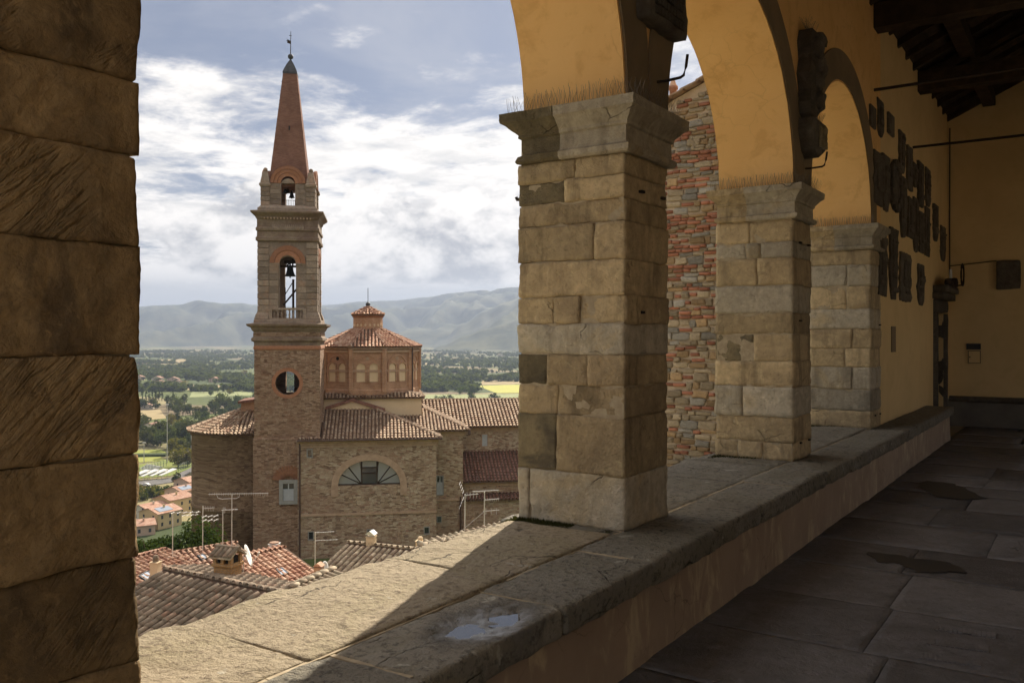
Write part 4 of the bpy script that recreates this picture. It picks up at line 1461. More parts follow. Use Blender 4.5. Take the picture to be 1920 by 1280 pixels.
# ------------------------------------------------------------------ bell tower
TS = 80.55 / F                       # metres per photo pixel at the tower
tac = CH(538.8, 700)[0]
H1 = 60.0 * TS
tower = thing('bell_tower', 'tall brick bell tower with stone belfries and a pointed brick spire', 'tower',
              CO + EX * tac + EY * H1 + Vector((0, 0, -24)), CROT)
ZB = -24.0


def tz(v):
    return CAM_H - (v - HOR) * TS - ZB


def tp(px_):
    return px_ * TS


SIDES = [Matrix.Rotation(k * math.pi / 2, 4, 'Z') for k in range(4)]   # front, right, back, left
# shaft with a round window in front and a doorway behind
mb = MB()
rc = tp(22); zc = tz(718)
backz = lambda v: CH(545, v, 2 * H1)[1] - ZB
bx0, bx1 = CH(537.5, 700, 2 * H1)[0] - tac, CH(553, 700, 2 * H1)[0] - tac
for k, S_ in enumerate(SIDES):
    M = S_ @ Matrix.Translation((0, -H1, 0))
    if k == 0:
        hl = [(-rc, rc, lambda x: zc - math.sqrt(max(0, rc * rc - x * x)), lambda x: zc + math.sqrt(max(0, rc * rc - x * x)))]
        mb.panel(-H1, H1, tz(835), tz(648), 0.8, hl, M=M, seg=24)
    elif k == 2:
        mb.panel(-H1, H1, tz(835), tz(648), 0.8, [(-bx1, -bx0, lambda x: backz(735), lambda x: backz(695))], M=M, seg=2)
    else:
        mb.panel(-H1 + 0.8, H1 - 0.8, tz(835), tz(648), 0.8, M=M)
mb.rect_loft([(H1 + .10, 0), (H1 + .10, tz(826)), (H1 + .14, tz(825)), (H1 + .14, tz(822)), (H1 - .02, tz(819))])
mb.build('shaft', MT['tower_brick'], tower)
mb = MB()
n = 40
rings = []
for k in range(n + 1):
    th = 2 * math.pi * k / n
    c_, s_ = math.cos(th), math.sin(th)
    rings.append([Vector((c_ * r_, -H1 + dy, zc + s_ * r_)) for (r_, dy) in ((rc * 1.0, 0.02), (rc * 1.0, -0.05), (rc * 1.30, -0.05), (rc * 1.30, 0.02))])
mb.loft(rings, cap0=False, cap1=False)
mb.build('round_window_ring', MT['ring_brick'], tower)
# reddish quoin strips
mb = MB()
for S_ in (-1, 1):
    z = tz(818)
    k = 0
    while z < tz(652):
        w = tp(13 if k % 2 else 8)
        xa = S_ * H1
        mb.box(min(xa, xa - S_ * w), max(xa, xa - S_ * w), -H1 - 0.015, -H1 + 0.05, z, z + 0.42)
        z += 0.44; k += 1
mb.build('brick_quoins', MT['tower_brick'], tower)


def cornice(name, prof, mat='tower_trim'):
    m_ = MB()
    m_.rect_loft([(tp(h), tz(v)) for h, v in prof])
    return m_.build(name, MT[mat], tower)


cornice('lower_string', [(60, 656), (61.5, 654), (61.5, 650), (60.3, 648)], 'ring_brick')
cornice('lower_cornice', [(60.5, 648), (60.5, 641), (65, 638.5), (65, 634), (61.5, 631), (61, 622), (64, 619), (66, 614), (72, 611), (73, 607.5), (60, 605)])
cornice('frieze_band', [(61.4, 631), (61.8, 629), (61.8, 625), (61.2, 623)], 'tower_brick')
cornice('belfry_plinth', [(61, 606), (61, 600.5), (60, 599.5)], 'tower_stone')
for sx in (-1, 1):
    for sy in (-1, 1):
        m_ = MB()
        rr = []
        for o_, v in ((60.2, 599.6), (60.2, 597), (59, 594), (58, 590), (56, 586.5), (55.6, 584)):
            xa, xb_ = sorted((sx * tp(34.6), sx * tp(o_)))
            ya, yb_ = sorted((sy * tp(34.6), sy * tp(o_)))
            rr.append([Vector((xa, ya, tz(v))), Vector((xb_, ya, tz(v))), Vector((xb_, yb_, tz(v))), Vector((xa, yb_, tz(v)))])
        m_.loft(rr)
        m_.build('flared_base', MT['tower_stone'], tower)


def belfry(hw_px, v_bot, v_top, half_px, v_base, v_spring, name, thick_px=11, mat='tower_stone'):
    m_ = MB()
    hw = tp(hw_px); hp = tp(half_px); zs = tz(v_spring); zb_ = tz(v_base)
    for k, S_ in enumerate(SIDES):
        M = S_ @ Matrix.Translation((0, -hw, 0))
        hl = [(-hp, hp, lambda x: zb_, lambda x: zs + math.sqrt(max(0, hp * hp - x * x)))]
        e_ = hw if k % 2 == 0 else hw - tp(thick_px)
        m_.panel(-e_, e_, tz(v_bot), tz(v_top), tp(thick_px), hl, M=M, seg=16)
    return m_.build(name, MT[mat], tower)


def arch_ring(r0, r1, v_spring, hw_px, d0, d1, name, mat='ring_brick'):
    """brick arch over each of the four openings, each its own part"""
    for S_ in SIDES:
        m_ = MB()
        rr = []
        n_ = 22
        for k in range(n_ + 1):
            th = math.pi * k / n_
            c_, s_ = math.cos(th), math.sin(th)
            rr.append([S_ @ Vector((c_ * tp(r), -tp(hw_px) + dy, tz(v_spring) + s_ * tp(r))) for (r, dy) in ((r0, d1), (r0, d0), (r1, d0), (r1, d1))])
        m_.loft(rr)
        m_.build(name, MT[mat], tower)


# lower belfry
belfry(53, 598, 452, 15, 597, 495, 'belfry_wall')
arch_ring(15.3, 24, 493, 53, -0.07, 0.05, 'inner_arch')
arch_ring(24.3, 33, 493, 53, -0.14, 0.05, 'outer_arch')
rg = random.Random(4)
vv = 584.0
ci = 0
while vv > 453:
    h_ = 11.9
    for sx in (-1, 1):
        for sy in (-1, 1):
            m_ = MB()
            e_ = tp(55 + rg.uniform(-.15, .25)); i_ = tp(34.5)
            cx_, cy_ = sx * (e_ + i_) / 2, sy * (e_ + i_) / 2
            hh = (e_ - i_) / 2
            z0, z1 = tz(vv), tz(max(453, vv - h_ + 0.9))
            m_.rect_loft([(hh - .02, z0), (hh, z0 + .03), (hh, z1 - .03), (hh - .02, z1)], cx_, cy_)
            m_.build('corner_stone', MT['tower_stone'], tower)
    if vv > 497:
        for sx in (-1, 1):
            m_ = MB()
            z0, z1 = tz(vv), tz(max(496, vv - h_ + 0.9))
            m_.box(min(sx * tp(17), sx * tp(33.6)), max(sx * tp(17), sx * tp(33.6)), -tp(53) - 0.06, -tp(53) + 0.03, z0, z1)
            m_.build('jamb_stone', MT['tower_stone'], tower)
    vv -= h_
for sx in (-1, 1):
    m_ = MB(); m_.box(min(sx * tp(14.5), sx * tp(33.8)), max(sx * tp(14.5), sx * tp(33.8)), -tp(53) - 0.10, -tp(53) + 0.03, tz(496), tz(492.6))
    m_.build('arch_impost', MT['tower_stone'], tower)
# balustrade
bal = MB()
bal.box(-tp(31), tp(31), -tp(57.5), -tp(53.6), tz(581), tz(577))
bal.box(-tp(31), tp(31), -tp(58.5), -tp(53.5), tz(599.4), tz(596))
bal.box(-tp(34.3), -tp(28), -tp(58), -tp(53.2), tz(599.2), tz(578)); bal.box(tp(28), tp(34.3), -tp(58), -tp(53.2), tz(599.2), tz(578))
ba = bal.build('balustrade', MT['tower_stone'], tower)
for k in range(8):
    m_ = MB()
    x = tp(-24.5 + k * 7)
    zb_, zt_ = tz(596), tz(581)
    hh = zt_ - zb_
    m_.lathe([(tp(1.6), zb_), (tp(1.6), zb_ + .08 * hh), (tp(1.1), zb_ + .14 * hh), (tp(2.0), zb_ + .35 * hh), (tp(1.5), zb_ + .6 * hh), (tp(0.8), zb_ + .8 * hh), (tp(1.6), zb_ + .9 * hh), (tp(1.6), zt_)], x, -tp(55), 8)
    m_.build('baluster', MT['tower_stone'], ba, True)
cornice('architrave', [(55.5, 453), (58, 451), (58, 446), (56, 444), (55.6, 434), (58, 432), (58, 428), (55.8, 425.5), (55.8, 412), (57.5, 410), (59, 406), (64, 402), (66.5, 399.5), (66.5, 396.5), (57, 394.5)])
mb = MB()
for k in range(17):
    x = tp(-28 + k * 3.5)
    mb.rect_loft([(tp(1.5), .12, tz(431)), (tp(1.7), .15, tz(428)), (tp(1.2), .13, tz(424)), (tp(.6), .11, tz(421))], x, -tp(55.8))
mb.build('carved_frieze', MT['tower_stone'], tower)
mb = MB()
for k in range(15):
    x = tp(-42 + k * 6)
    mb.box(x - tp(1.2), x + tp(1.2), -tp(60.5), -tp(55), tz(411), tz(408))
mb.build('dentils', MT['cornice'], tower)
# upper belfry
cornice('upper_plinth', [(55, 395), (55, 389.5), (52.5, 388), (51, 386), (49, 384)], 'tower_stone')
belfry(47.5, 392, 342, 13, 391, 346, 'upper_belfry_wall')
for S_ in SIDES:      # gable blocks with the arch head
    m_ = MB()
    rr = []
    for k in range(19):
        th = math.pi * k / 18
        rr.append([S_ @ Vector((math.cos(th) * tp(r), -tp(47.5) + dy, tz(342.1) + math.sin(th) * tp(r))) for (r, dy) in ((12.8, 0.62), (12.8, 0), (31, 0), (31, 0.62))])
    m_.loft(rr)
    m_.build('gable', MT['spire_brick'], tower)
arch_ring(13.2, 19.5, 342, 47.5, -0.06, 0.02, 'inner_arch')
arch_ring(19.8, 26, 342, 47.5, -0.11, 0.02, 'middle_arch')
arch_ring(26.3, 32.5, 342, 47.5, -0.16, 0.10, 'outer_arch')
for sx in (-1, 1):
    for sy in (-1, 1):
        vv = 385.0
        while vv > 348:
            m_ = MB()
            e_ = tp(50 + rg.uniform(-.1, .2)); i_ = tp(33.5)
            c_ = (e_ + i_) / 2; hh = (e_ - i_) / 2
            m_.rect_loft([(hh - .02, tz(vv)), (hh, tz(vv - 1)), (hh, tz(vv - 7)), (hh - .02, tz(vv - 8.2))], sx * c_, sy * c_)
            m_.build('corner_stone', MT['tower_stone'], tower)
            vv -= 8.8
        m_ = MB()
        c_ = tp(42)
        m_.rect_loft([(tp(8.5), tz(350)), (tp(10.5), tz(347)), (tp(10.5), tz(343.5)), (tp(8.3), tz(342)), (tp(8.3), tz(339)), (tp(4.4), tz(321)), (tp(2.2), tz(320))], sx * c_, sy * c_)
        pn = m_.build('pinnacle', MT['tower_stone'], tower)
        m_ = MB()
        m_.lathe([(.02, tz(320.5))] + [(tp(4.1) * math.sin(a), tz(316.6) - tp(4.1) * math.cos(a)) for a in [math.pi * q / 8 for q in range(1, 8)]] + [(.02, tz(312.5))], sx * c_, sy * c_, 12)
        m_.build('pinnacle_ball', MT['tower_stone'], pn, True)
for sx in (-1, 1):
    for k in range(5):
        m_ = MB()
        v0 = 390 - k * 9.3
        m_.box(min(sx * tp(15), sx * tp(32.5)), max(sx * tp(15), sx * tp(32.5)), -tp(47.5) - 0.07, -tp(47.5) + .03, tz(v0), tz(v0 - 8.5))
        m_.build('jamb_stone', MT['tower_stone'], tower)
# railing of the upper belfry
rl = MB()
for k in range(9):
    x = tp(-12 + k * 3)
    rl.tube([(x, -tp(40), tz(391)), (x, -tp(40), tz(372))], 0.018, 5)
for v in (373, 388):
    rl.tube([(-tp(13), -tp(40), tz(v)), (tp(13), -tp(40), tz(v))], 0.022, 5)
rl.build('railing', MT['iron'], tower)
# spire (it rises from the tower axis, so its rows are read at that depth)
def sd(h):
    return (80.55 + (H1 - tp(h)) * 0.989) / 80.55


def sz_(v, h=0.0):
    return CAM_H - (v - HOR) * TS * sd(h) - ZB


def sh_(h):
    return tp(h) * sd(h)


mb = MB()
mb.rect_loft([(sh_(36.5), tz(347)), (sh_(33), sz_(318, 33)), (sh_(12.6), sz_(138, 12.6))])
sp = mb.build('spire', MT['spire_brick'], tower)
mb = MB(); mb.rect_loft([(sh_(13.4), sz_(139, 13)), (sh_(13.2), sz_(135, 13)), (sh_(10.5), sz_(129, 10)), (sh_(6), sz_(120, 6)), (sh_(1.2), sz_(113, 1))])
mb.build('spire_cap', MT['lead'], sp)
mb = MB(); mb.box(-tp(1.2), tp(1.2), -sh_(25.2), -sh_(20), sz_(245, 24), sz_(237, 24))
mb.build('spire_slit', MT['dark_hole'], sp)
mb = MB()
mb.lathe([(.03, sz_(114))] + [(tp(5.2) * math.sin(a) + .01, sz_(107.5) - tp(5.2) * math.cos(a)) for a in [math.pi * q / 10 for q in range(1, 10)]] + [(.03, sz_(102))], n=14)
mb.build('finial_ball', MT['lead'], sp, True)
mb = MB()
mb.tube([(0, 0, sz_(103)), (0.02, 0, sz_(60))], 0.045, 6, r1=0.025)
mb.extrude([(0, 0), (-tp(8), tp(4)), (-tp(5), tp(1.5)), (-tp(8.5), -tp(.5)), (-tp(6), -tp(1)), (-tp(6.5), -tp(4)), (0, -tp(6))], Vector((0, -.02, sz_(78))), Vector((1, 0, 0)), Vector((0, 0, 1)), Vector((0, 1, 0)), .04)
mb.tube([(-tp(3), 0, sz_(68)), (tp(2), 0, sz_(68))], 0.03, 5)
mb.build('weathervane', MT['iron'], sp)
# iron climbing rungs on the left edge of the spire
mb = MB()
for k in range(12):
    v = 150 + k * 9
    hw = sh_(12.6 + (33 - 12.6) * (v - 138) / (318 - 138))
    mb.tube([(-hw + .02, -hw * .6, sz_(v, 20)), (-hw - .10, -hw * .6, sz_(v + 1.5, 20))], 0.02, 4)
mb.build('climbing_rungs', MT['iron'], sp)


def bell(label, u, v, rad, hgt, y_off=0.0):
    a, z = CH(u, v, H1 + y_off)
    P = CO + EX * a + EY * (H1 + y_off); P.z = z
    b_ = thing('bell', label, 'bell', P, CROT, 'bronze bells in the tower')
    m_ = MB()
    m_.lathe([(rad, 0), (rad * .92, hgt * .06), (rad * .72, hgt * .25), (rad * .58, hgt * .5), (rad * .52, hgt * .78), (rad * .36, hgt * .95), (rad * .12, hgt)], n=18)
    m_.build('bell_body', MT['bronze'], b_, True)
    m_ = MB()
    m_.box(-rad * 1.0, rad * 1.0, -.12, .12, hgt * 1.12, hgt * 1.4)
    m_.box(-.07, .07, -.07, .07, hgt * .95, hgt * 1.15)
    m_.build('headstock', MT['wood'], b_)
    m_ = MB()
    m_.tube([(0, 0, hgt * .8), (0, 0, -hgt * .12)], 0.04, 6)
    m_.lathe([(.02, -hgt * .16), (.09, -hgt * .08), (.02, hgt * .02)], n=8)
    m_.build('clapper', MT['iron'], b_)
    return b_


bell('large bell hanging in the arch of the lower belfry', 544, 518, tp(11), tp(22))
bell('left-hand bell in the small upper belfry', 537, 362, tp(7.5), tp(14), -0.3)
bell('right-hand bell in the small upper belfry', 547, 371, tp(6), tp(12), 0.4)
bf = obj('bell_frame', None, tower)
m_ = MB()
zb_ = tz(597)
m_.tube([(tp(5), 0, zb_), (tp(5), 0, tz(520))], 0.12, 6)
m_.build('post', MT['wood'], bf)
m_ = MB(); m_.tube([(-tp(14), .2, tz(570)), (tp(18), .2, tz(530))], 0.09, 6)
m_.build('brace', MT['wood'], bf)
m_ = MB(); m_.tube([(-tp(12), .5, tz(550)), (tp(6), .5, tz(520))], 0.045, 5); m_.tube([(-tp(11), .5, tz(575)), (-tp(11), .5, tz(535))], 0.04, 5)
m_.build('handrail', MT['iron'], bf)
m_ = MB(); m_.box(-tp(30), tp(30), -.12, .12, tz(497), tz(493)); m_.tube([(-tp(7), 0, tz(493)), (tp(8), 0, tz(482))], 0.07, 5); m_.tube([(tp(4), 0, tz(494)), (tp(4), 0, tz(480))], .08, 5)
m_.build('cross_beam', MT['wood'], bf)

# ------------------------------------------------------------------ body of the church
church = thing('church', 'large brick and rubble church with tiled roofs and a many-sided brick drum', 'church', CO + Vector((0, 0, -24)), CROT)
CZ = Vector((0, 0, 24.0))


def cp(u, v, b=0.0):
    return CP(u, v, b) + CZ


BF = -0.35
aL = CH(558, 900, BF)[0]; aR = CH(818, 900, BF)[0]
zE = cp(690, 822, BF).z
zS = cp(690, 962, BF).z
lc = CH(692.5, 905, BF)[0]
lw = (CH(751, 905, BF)[0] - CH(635, 905, BF)[0]) / 2
lz0 = cp(692, 909, BF).z
lz1 = cp(692, 863, BF).z


def win_hole(u0, v0, u1, v1, b):
    a0, a1 = CH(u0, v0, b)[0], CH(u1, v0, b)[0]
    z0, z1 = cp((u0 + u1) / 2, v1, b).z, cp((u0 + u1) / 2, v0, b).z
    return (a0, a1, (lambda x: z0), (lambda x: z1))


MF = Matrix.Translation((0, BF, 0))
mb = MB()
h_lun = (lc - lw, lc + lw, (lambda x: lz0), (lambda x: lz0 + (lz1 - lz0) * math.sqrt(max(0, 1 - ((x - lc) / lw) ** 2))))
h_sq = win_hole(577, 843, 584.5, 856, BF)
mb.panel(aL, aR, zS, zE, 0.6, [h_lun, h_sq], M=MF, seg=30)
h_a = win_hole(579, 997, 587, 1011, BF); h_b = win_hole(796, 988, 804, 1000, BF); h_c = win_hole(689, 993, 698, 1009, BF)
mb.panel(aL, aR, 0.0, zS, 0.6, [h_a, h_b, h_c], M=MF, seg=2)
mb.box(aL, aR, BF + 1.2, 14, 0, zE)         # mass behind
mb.build('transept_wall', MT['wall_rubble'], church)
mb = MB(); mb.box(aL - .02, aR + .05, BF - .08, BF + .05, zS - .12, zS + .10)
mb.build('string_course', MT['cornice'], church)
mb = MB()
mb.loft([[Vector((x, BF + y_, zE + z_)) for (y_, z_) in ((.02, -.75), (-.05, -.75), (-.05, -.55), (-.16, -.5), (-.16, -.35), (-.30, -.25), (-.34, -.12), (.02, -.12))] for x in (aL - .1, aR + .18)])
mb.build('brick_cornice', MT['cornice'], church)
# putlog holes
for u in (630, 692, 755):
    q = cp(u, 834, BF)
    mb = MB(); mb.box(q.x - .11, q.x + .11, BF - .02, BF + .1, q.z - .14, q.z + .14)
    mb.build('putlog_hole', MT['dark_hole'], church)


def lunette():
    fr = MB()
    n = 30
    rr = []
    for k in range(n + 1):
        th = math.pi * k / n
        c_, s_ = math.cos(th), math.sin(th)
        hgt = lz1 - lz0
        rr.append([Vector((lc + c_ * (lw + o), BF + dy, lz0 + s_ * (hgt + o))) for (o, dy) in ((0.02, .1), (0.02, -.07), (.62, -.07), (.62, .1))])
    fr.loft(rr)
    fr.box(lc - lw - .64, lc - lw - .02, BF - .07, BF + .1, lz0 - 1.0, lz0)
    fr.box(lc + lw + .02, lc + lw + .64, BF - .07, BF + .1, lz0 - 1.0, lz0)
    w = fr.build('lunette_window', MT['cornice'], church)
    hgt = lz1 - lz0
    f = lambda x: lz0 + hgt * math.sqrt(max(0, 1 - ((x - lc) / lw) ** 2))
    yq = BF + .32
    # wedge panes either side of the square middle light
    for s_ in (-1, 1):
        hub = Vector((lc + s_ * lw * .25, yq, lz0 + .06))
        angs = [0, .46, .92, 1.50]
        cut = []
        for an in angs:
            d = Vector((s_ * math.cos(an), 0, math.sin(an)))
            t_ = 0.1
            while t_ < 9:
                p = hub + d * t_
                if abs(p.x - lc) >= lw - .02 or p.z > f(p.x):
                    break
                t_ += .03
            cut.append(hub + d * (t_))
        for i in range(3):
            mid_ = []
            for q_ in range(6):
                an = angs[i] + (angs[i + 1] - angs[i]) * q_ / 5
                d = Vector((s_ * math.cos(an), 0, math.sin(an)))
                t_ = 0.1
                while t_ < 9:
                    p = hub + d * t_
                    if abs(p.x - lc) >= lw - .02 or p.z > f(p.x):
                        break
                    t_ += .03
                mid_.append(hub + d * t_)
            pm = MB()
            r0 = [hub] + mid_
            pm.loft([r0, [p + Vector((0, .03, 0)) for p in r0]])
            pm.build('pane', MT['glass'], w)
        for p in cut[:3]:
            bm_ = MB(); bm_.tube([hub + Vector((0, -.03, 0)), p + Vector((0, -.03, 0))], .05, 4)
            bm_.build('glazing_bar', MT['iron'], w)
    x0, x1 = lc - lw * .25, lc + lw * .25
    for k, (za, zb2) in enumerate(((.05, .45), (.48, .68), (.71, .97))):
        pm = MB(); pm.box(x0 + .05, x1 - .05, yq, yq + .03, lz0 + hgt * za, lz0 + hgt * zb2)
        pm.build('pane', MT['glass_dark'] if k < 2 else MT['glass'], w)
    bm_ = MB()
    for x in (x0, x1):
        bm_.box(x - .06, x + .06, yq - .07, yq + .02, lz0, f(x))
    for zf in (.465, .70):
        bm_.box(x0, x1, yq - .06, yq + .02, lz0 + hgt * zf - .05, lz0 + hgt * zf + .05)
    bm_.box(lc - lw, lc + lw, yq - .12, yq + .05, lz0 - .02, lz0 + .10)
    bm_.build('frame_bars', MT['iron'], w)


lunette()


def rect_window(u0, v0, u1, v1, b, frame='grey_frame', fw=0.16, fill='glass_dark', name='window', shutters=False, deep=.25, back=.06):
    a0, a1 = CH(u0, v0, b)[0], CH(u1, v0, b)[0]
    z0, z1 = cp((u0 + u1) / 2, v1, b).z, cp((u0 + u1) / 2, v0, b).z
    m_ = MB()
    for (x0, x1, za, zb2) in ((a0 - fw, a0, z0 - fw, z1 + fw), (a1, a1 + fw, z0 - fw, z1 + fw), (a0, a1, z0 - fw, z0), (a0, a1, z1, z1 + fw)):
        m_.box(x0, x1, b - .05, b + back, za, zb2)
    w = m_.build(name, MT[frame], church)
    m_ = MB(); m_.box(a0, a1, b + deep - .02, b + deep + .03, z0, z1)
    m_.build('pane', MT[fill], w)
    if shutters:
        for s_ in (0, 1):
            m_ = MB()
            xa = a0 + (a1 - a0) * (.02 + .5 * s_)
            xb2 = xa + (a1 - a0) * .46
            zt_ = z0 + (z1 - z0) * .62
            nl = 7
            for k in range(nl):
                za = z0 + (zt_ - z0) * k / nl
                m_.box(xa, xb2, b + .04, b + .09, za + .01, za + (zt_ - z0) / nl * .8)
            m_.box(xa, xb2, b + .08, b + .12, z0, zt_)
            m_.build('shutter', MT['paint_grey'], w)
            m_ = MB(); m_.box(xa + .04, xb2 - .04, b + .10, b + .13, zt_ + .08, z1 - .05)
            m_.build('upper_pane', MT['glass_dark'], w)
        m_ = MB(); m_.box(a0, a1, b + .06, b + .10, zt_, zt_ + .08); m_.box((a0 + a1) / 2 - .05, (a0 + a1) / 2 + .05, b + .05, b + .09, z0, z1)
        m_.build('frame_bars', MT['paint_grey'], w)
    return w


rect_window(577, 843, 584.5, 856, BF, fw=.10)
rect_window(579, 997, 587, 1011, BF, fw=.08)
rect_window(796, 988, 804, 1000, BF, fw=.08)
rect_window(689, 993, 698, 1009, BF, fw=.08)
# lower base beside the tower (same plane as the shaft) with its shuttered window
bT = -0.16
wn = rect_window(530.5, 906, 551, 938, -.24, fw=.34, shutters=True, fill='glass_dark', deep=.13, back=.16)
mb = MB()
wc = CH(541, 900, bT)[0]
for k in range(15):
    th = math.pi * (k + .5) / 15
    M = Matrix.Translation((wc + math.cos(th) * .95, bT - .03, cp(541, 899, bT).z + math.sin(th) * .8)) @ Matrix.Rotation(-th + math.pi / 2, 4, 'Y')
    mb.box(-.10, .10, -.02, .05, -.5, .5, M=M)
mb.build('relieving_arch', MT['ring_brick'], church)
# downpipe and ledges
mb = MB()
q0, q1 = cp(562, 826, BF), cp(565, 1055, BF)
mb.tube([q0 + Vector((0.0, -.12, 0)), Vector((q0.x, BF - .12, 0.5))], .085, 7)
mb.build('downpipe', MT['pipe'], church)
# hipped transept roof
e0, e1 = cp(603, 817, BF - .55), cp(828, 817, BF - .55)
e0.z = e1.z = zE + .02
t0, t1 = cp(604, 766, 5.2), cp(703, 767, 5.2)
t0.z = t1.z = cp(650, 766.5, 5.2).z
ridge_back = Vector((t1.x, 14, t1.z))
e2 = Vector((e1.x + 0.0, 14, e1.z))
RT = roof(church, [[e0, e1, t1, t0], [e1, e2, ridge_back, t1]], 0.345, 0.5, 'tile_old', ridge=[(e1, t1)], seed=1)
f0, f1 = cp(558, 820, BF - .5), cp(604, 820, BF - .5)
f0.z = f1.z = zE + .02
roof(church, [[f0, f1, f1 + Vector((0, .42, .16)), f0 + Vector((0, .42, .16))]], 0.345, 0.4, 'tile_old', name='ledge_roof')
mb = MB(); mb.tube([e0 + Vector((-2.2, -.1, -.06)), e1 + Vector((.05, -.1, -.06))], .09, 6)
mb.build('gutter', MT['pipe'], church)
# low tiled pediment where the roof meets the drum base
g0, g1, ga = cp(611, 768, 5.45), cp(722, 771, 5.45), cp(661, 752, 5.45)
mb = MB()
th_ = Vector((0, 0, .32))
for (a, b) in ((g0, ga), (ga, g1)):
    mb.loft([[a, a + th_, a + th_ + Vector((0, -.5, 0)), a + Vector((0, -.5, 0))], [b, b + th_, b + th_ + Vector((0, -.5, 0)), b + Vector((0, -.5, 0))]])
mb.build('pediment_tiles', MT['tile_dark'], church)
mb = MB()
mb.loft([[p + Vector((0, -.35, 0)) for p in (g0, g1, ga)], [p + Vector((0, .1, 0)) for p in (g0, g1, ga)]])
mb.build('pediment', MT['cream'], church)

# block set back on the right
b2 = 2.6
a0 = aR - 2.0; a1 = CH(868, 900, b2)[0]
z2 = cp(850, 806, b2).z
mb = MB()
h2 = win_hole(819, 892, 831, 927, b2)
mb.panel(a0, a1, 0, z2, .5, [h2], M=Matrix.Translation((0, b2, 0)), seg=2)
mb.box(a0, a1, b2 + 1.0, 16, 0, z2)
mb.build('side_block_wall', MT['wall_rubble'], church)
rect_window(819, 892, 831, 927, b2, 'grey_frame', .06, 'paint_grey', deep=.12, shutters=True)
rect_window(820, 968, 827, 978, b2, 'grey_frame', .06, 'glass_dark', deep=-.02)
mb = MB()
mb.loft([[Vector((x, b2 + y_, z2 + z_)) for (y_, z_) in ((.02, -.55), (-.06, -.55), (-.10, -.3), (-.28, -.12), (.02, -.12))] for x in (a0, a1 + .2)])
mb.build('brick_cornice', MT['cornice'], church)
mb = MB(); qs = cp(850, 936, b2); mb.box(a0, a1 + .05, b2 - .1, b2 + .05, qs.z - .1, qs.z + .12)
mb.build('string_course', MT['cornice'], church)
k0, k1 = cp(760, 805, b2 - .5), cp(880, 805, b2 - .5)
k0.z = k1.z = z2 + .02
m0, m1 = cp(700, 767, 7.2), cp(797, 767, 7.2)
m0.z = m1.z = cp(760, 767, 7.2).z
roof(church, [[k0, k1, m1, m0], [k1, Vector((k1.x, 16, k1.z)), Vector((m1.x, 16, m1.z)), m1]], 0.345, 0.5, 'tile_old', ridge=[(k1, m1)], seed=4)

# nave and aisle to the right
b3 = 8.5
a0 = a1 - 0.6; a3 = a1 + 30
z3 = cp(900, 799, b3).z
h3 = win_hole(904, 814, 914, 836, b3)
mb = MB()
mb.panel(a0, a3, 0, z3, .5, [h3], M=Matrix.Translation((0, b3, 0)), seg=2)
mb.box(a0, a3, b3 + 1.0, 20, 0, z3)
mb.build('nave_wall', MT['wall_rubble'], church)
rect_window(904, 814, 914, 836, b3, 'cornice', .08, 'paint_grey', deep=.1)
mb = MB()
mb.loft([[Vector((x, b3 + y_, z3 + z_)) for (y_, z_) in ((.02, -.6), (-.06, -.6), (-.10, -.35), (-.30, -.12), (.02, -.12))] for x in (a0, a3)])
mb.build('brick_cornice', MT['cornice'], church)
n0 = cp(800, 797, b3 - .6); n0.z = z3 + .02
n1 = Vector((a3, b3 - .6, n0.z))
nt0 = cp(800, 750, b3 + 5.6); zt = nt0.z
roof(church, [[Vector((n0.x - 6, n0.y, n0.z)), n1, Vector((a3, b3 + 5.6, zt)), Vector((n0.x - 6, b3 + 5.6, zt))]], 0.385, 0.52, 'tile_old',
     ridge=[(Vector((n0.x - 4, b3 + 5.6, zt)), Vector((a3, b3 + 5.6, zt)))], seed=9)
b4 = 3.6
z4 = cp(900, 902, b4).z
a0 = a1 + .02
mb = MB(); mb.box(a0, a3, b4, b3 + .2, 0, z4 - .02)
mb.build('aisle_wall', MT['wall_rubble'], church)
mb = MB()
mb.loft([[Vector((x, b4 + y_, z4 + z_)) for (y_, z_) in ((.02, -.5), (-.06, -.5), (-.10, -.3), (-.26, -.12), (.02, -.12))] for x in (a0, a3)])
mb.build('brick_cornice', MT['cornice'], church)
r0 = Vector((a0 - .1, b4 - .4, z4 + .02)); r1 = Vector((a3, b4 - .4, z4 + .02))
zt2 = cp(900, 846, b3).z
roof(church, [[r0, r1, Vector((a3, b3 - .02, zt2)), Vector((a0 - .1, b3 - .02, zt2))]], 0.36, 0.5, 'tile_dark', seed=12, name='aisle_roof')
for u in (884, 936):
    q = cp(u, 907, b4)
    mb = MB()
    mb.extrude([(-.28, 0), (0, -.28), (.28, 0), (0, .28)], Vector((q.x, b4 - .03, q.z)), Vector((1, 0, 0)), Vector((0, 0, 1)), Vector((0, 1, 0)), .08)
    mb.build('diamond_opening', MT['dark_hole'], church)
b5 = 2.4
q = cp(900, 936, b5)
mb = MB(); mb.box(a0, a3, b5, b4 + .1, 0, q.z - .05)
mb.build('annex_wall', MT['wall_rubble'], church)
roof(church, [[Vector((a0, b5 - .3, q.z)), Vector((a3, b5 - .3, q.z)), Vector((a3, b4, q.z + .35)), Vector((a0, b4, q.z + .35))]], .36, .45, 'tile_dark', name='annex_roof', seed=14)
mb = MB(); q = cp(856, 930, b2); mb.tube([Vector((a1 - .25, b2 - .14, q.z)), Vector((a1 - .25, b2 - .14, 0.5))], .08, 7)
mb.build('downpipe', MT['pipe'], church)
mb = MB(); q0 = cp(880, 806, b2 - .5); mb.box(q0.x - .12, q0.x + .12, b2 - .6, b2 - .3, q0.z - .45, q0.z + .05)
mb.build('gutter_head', MT['pipe'], church)

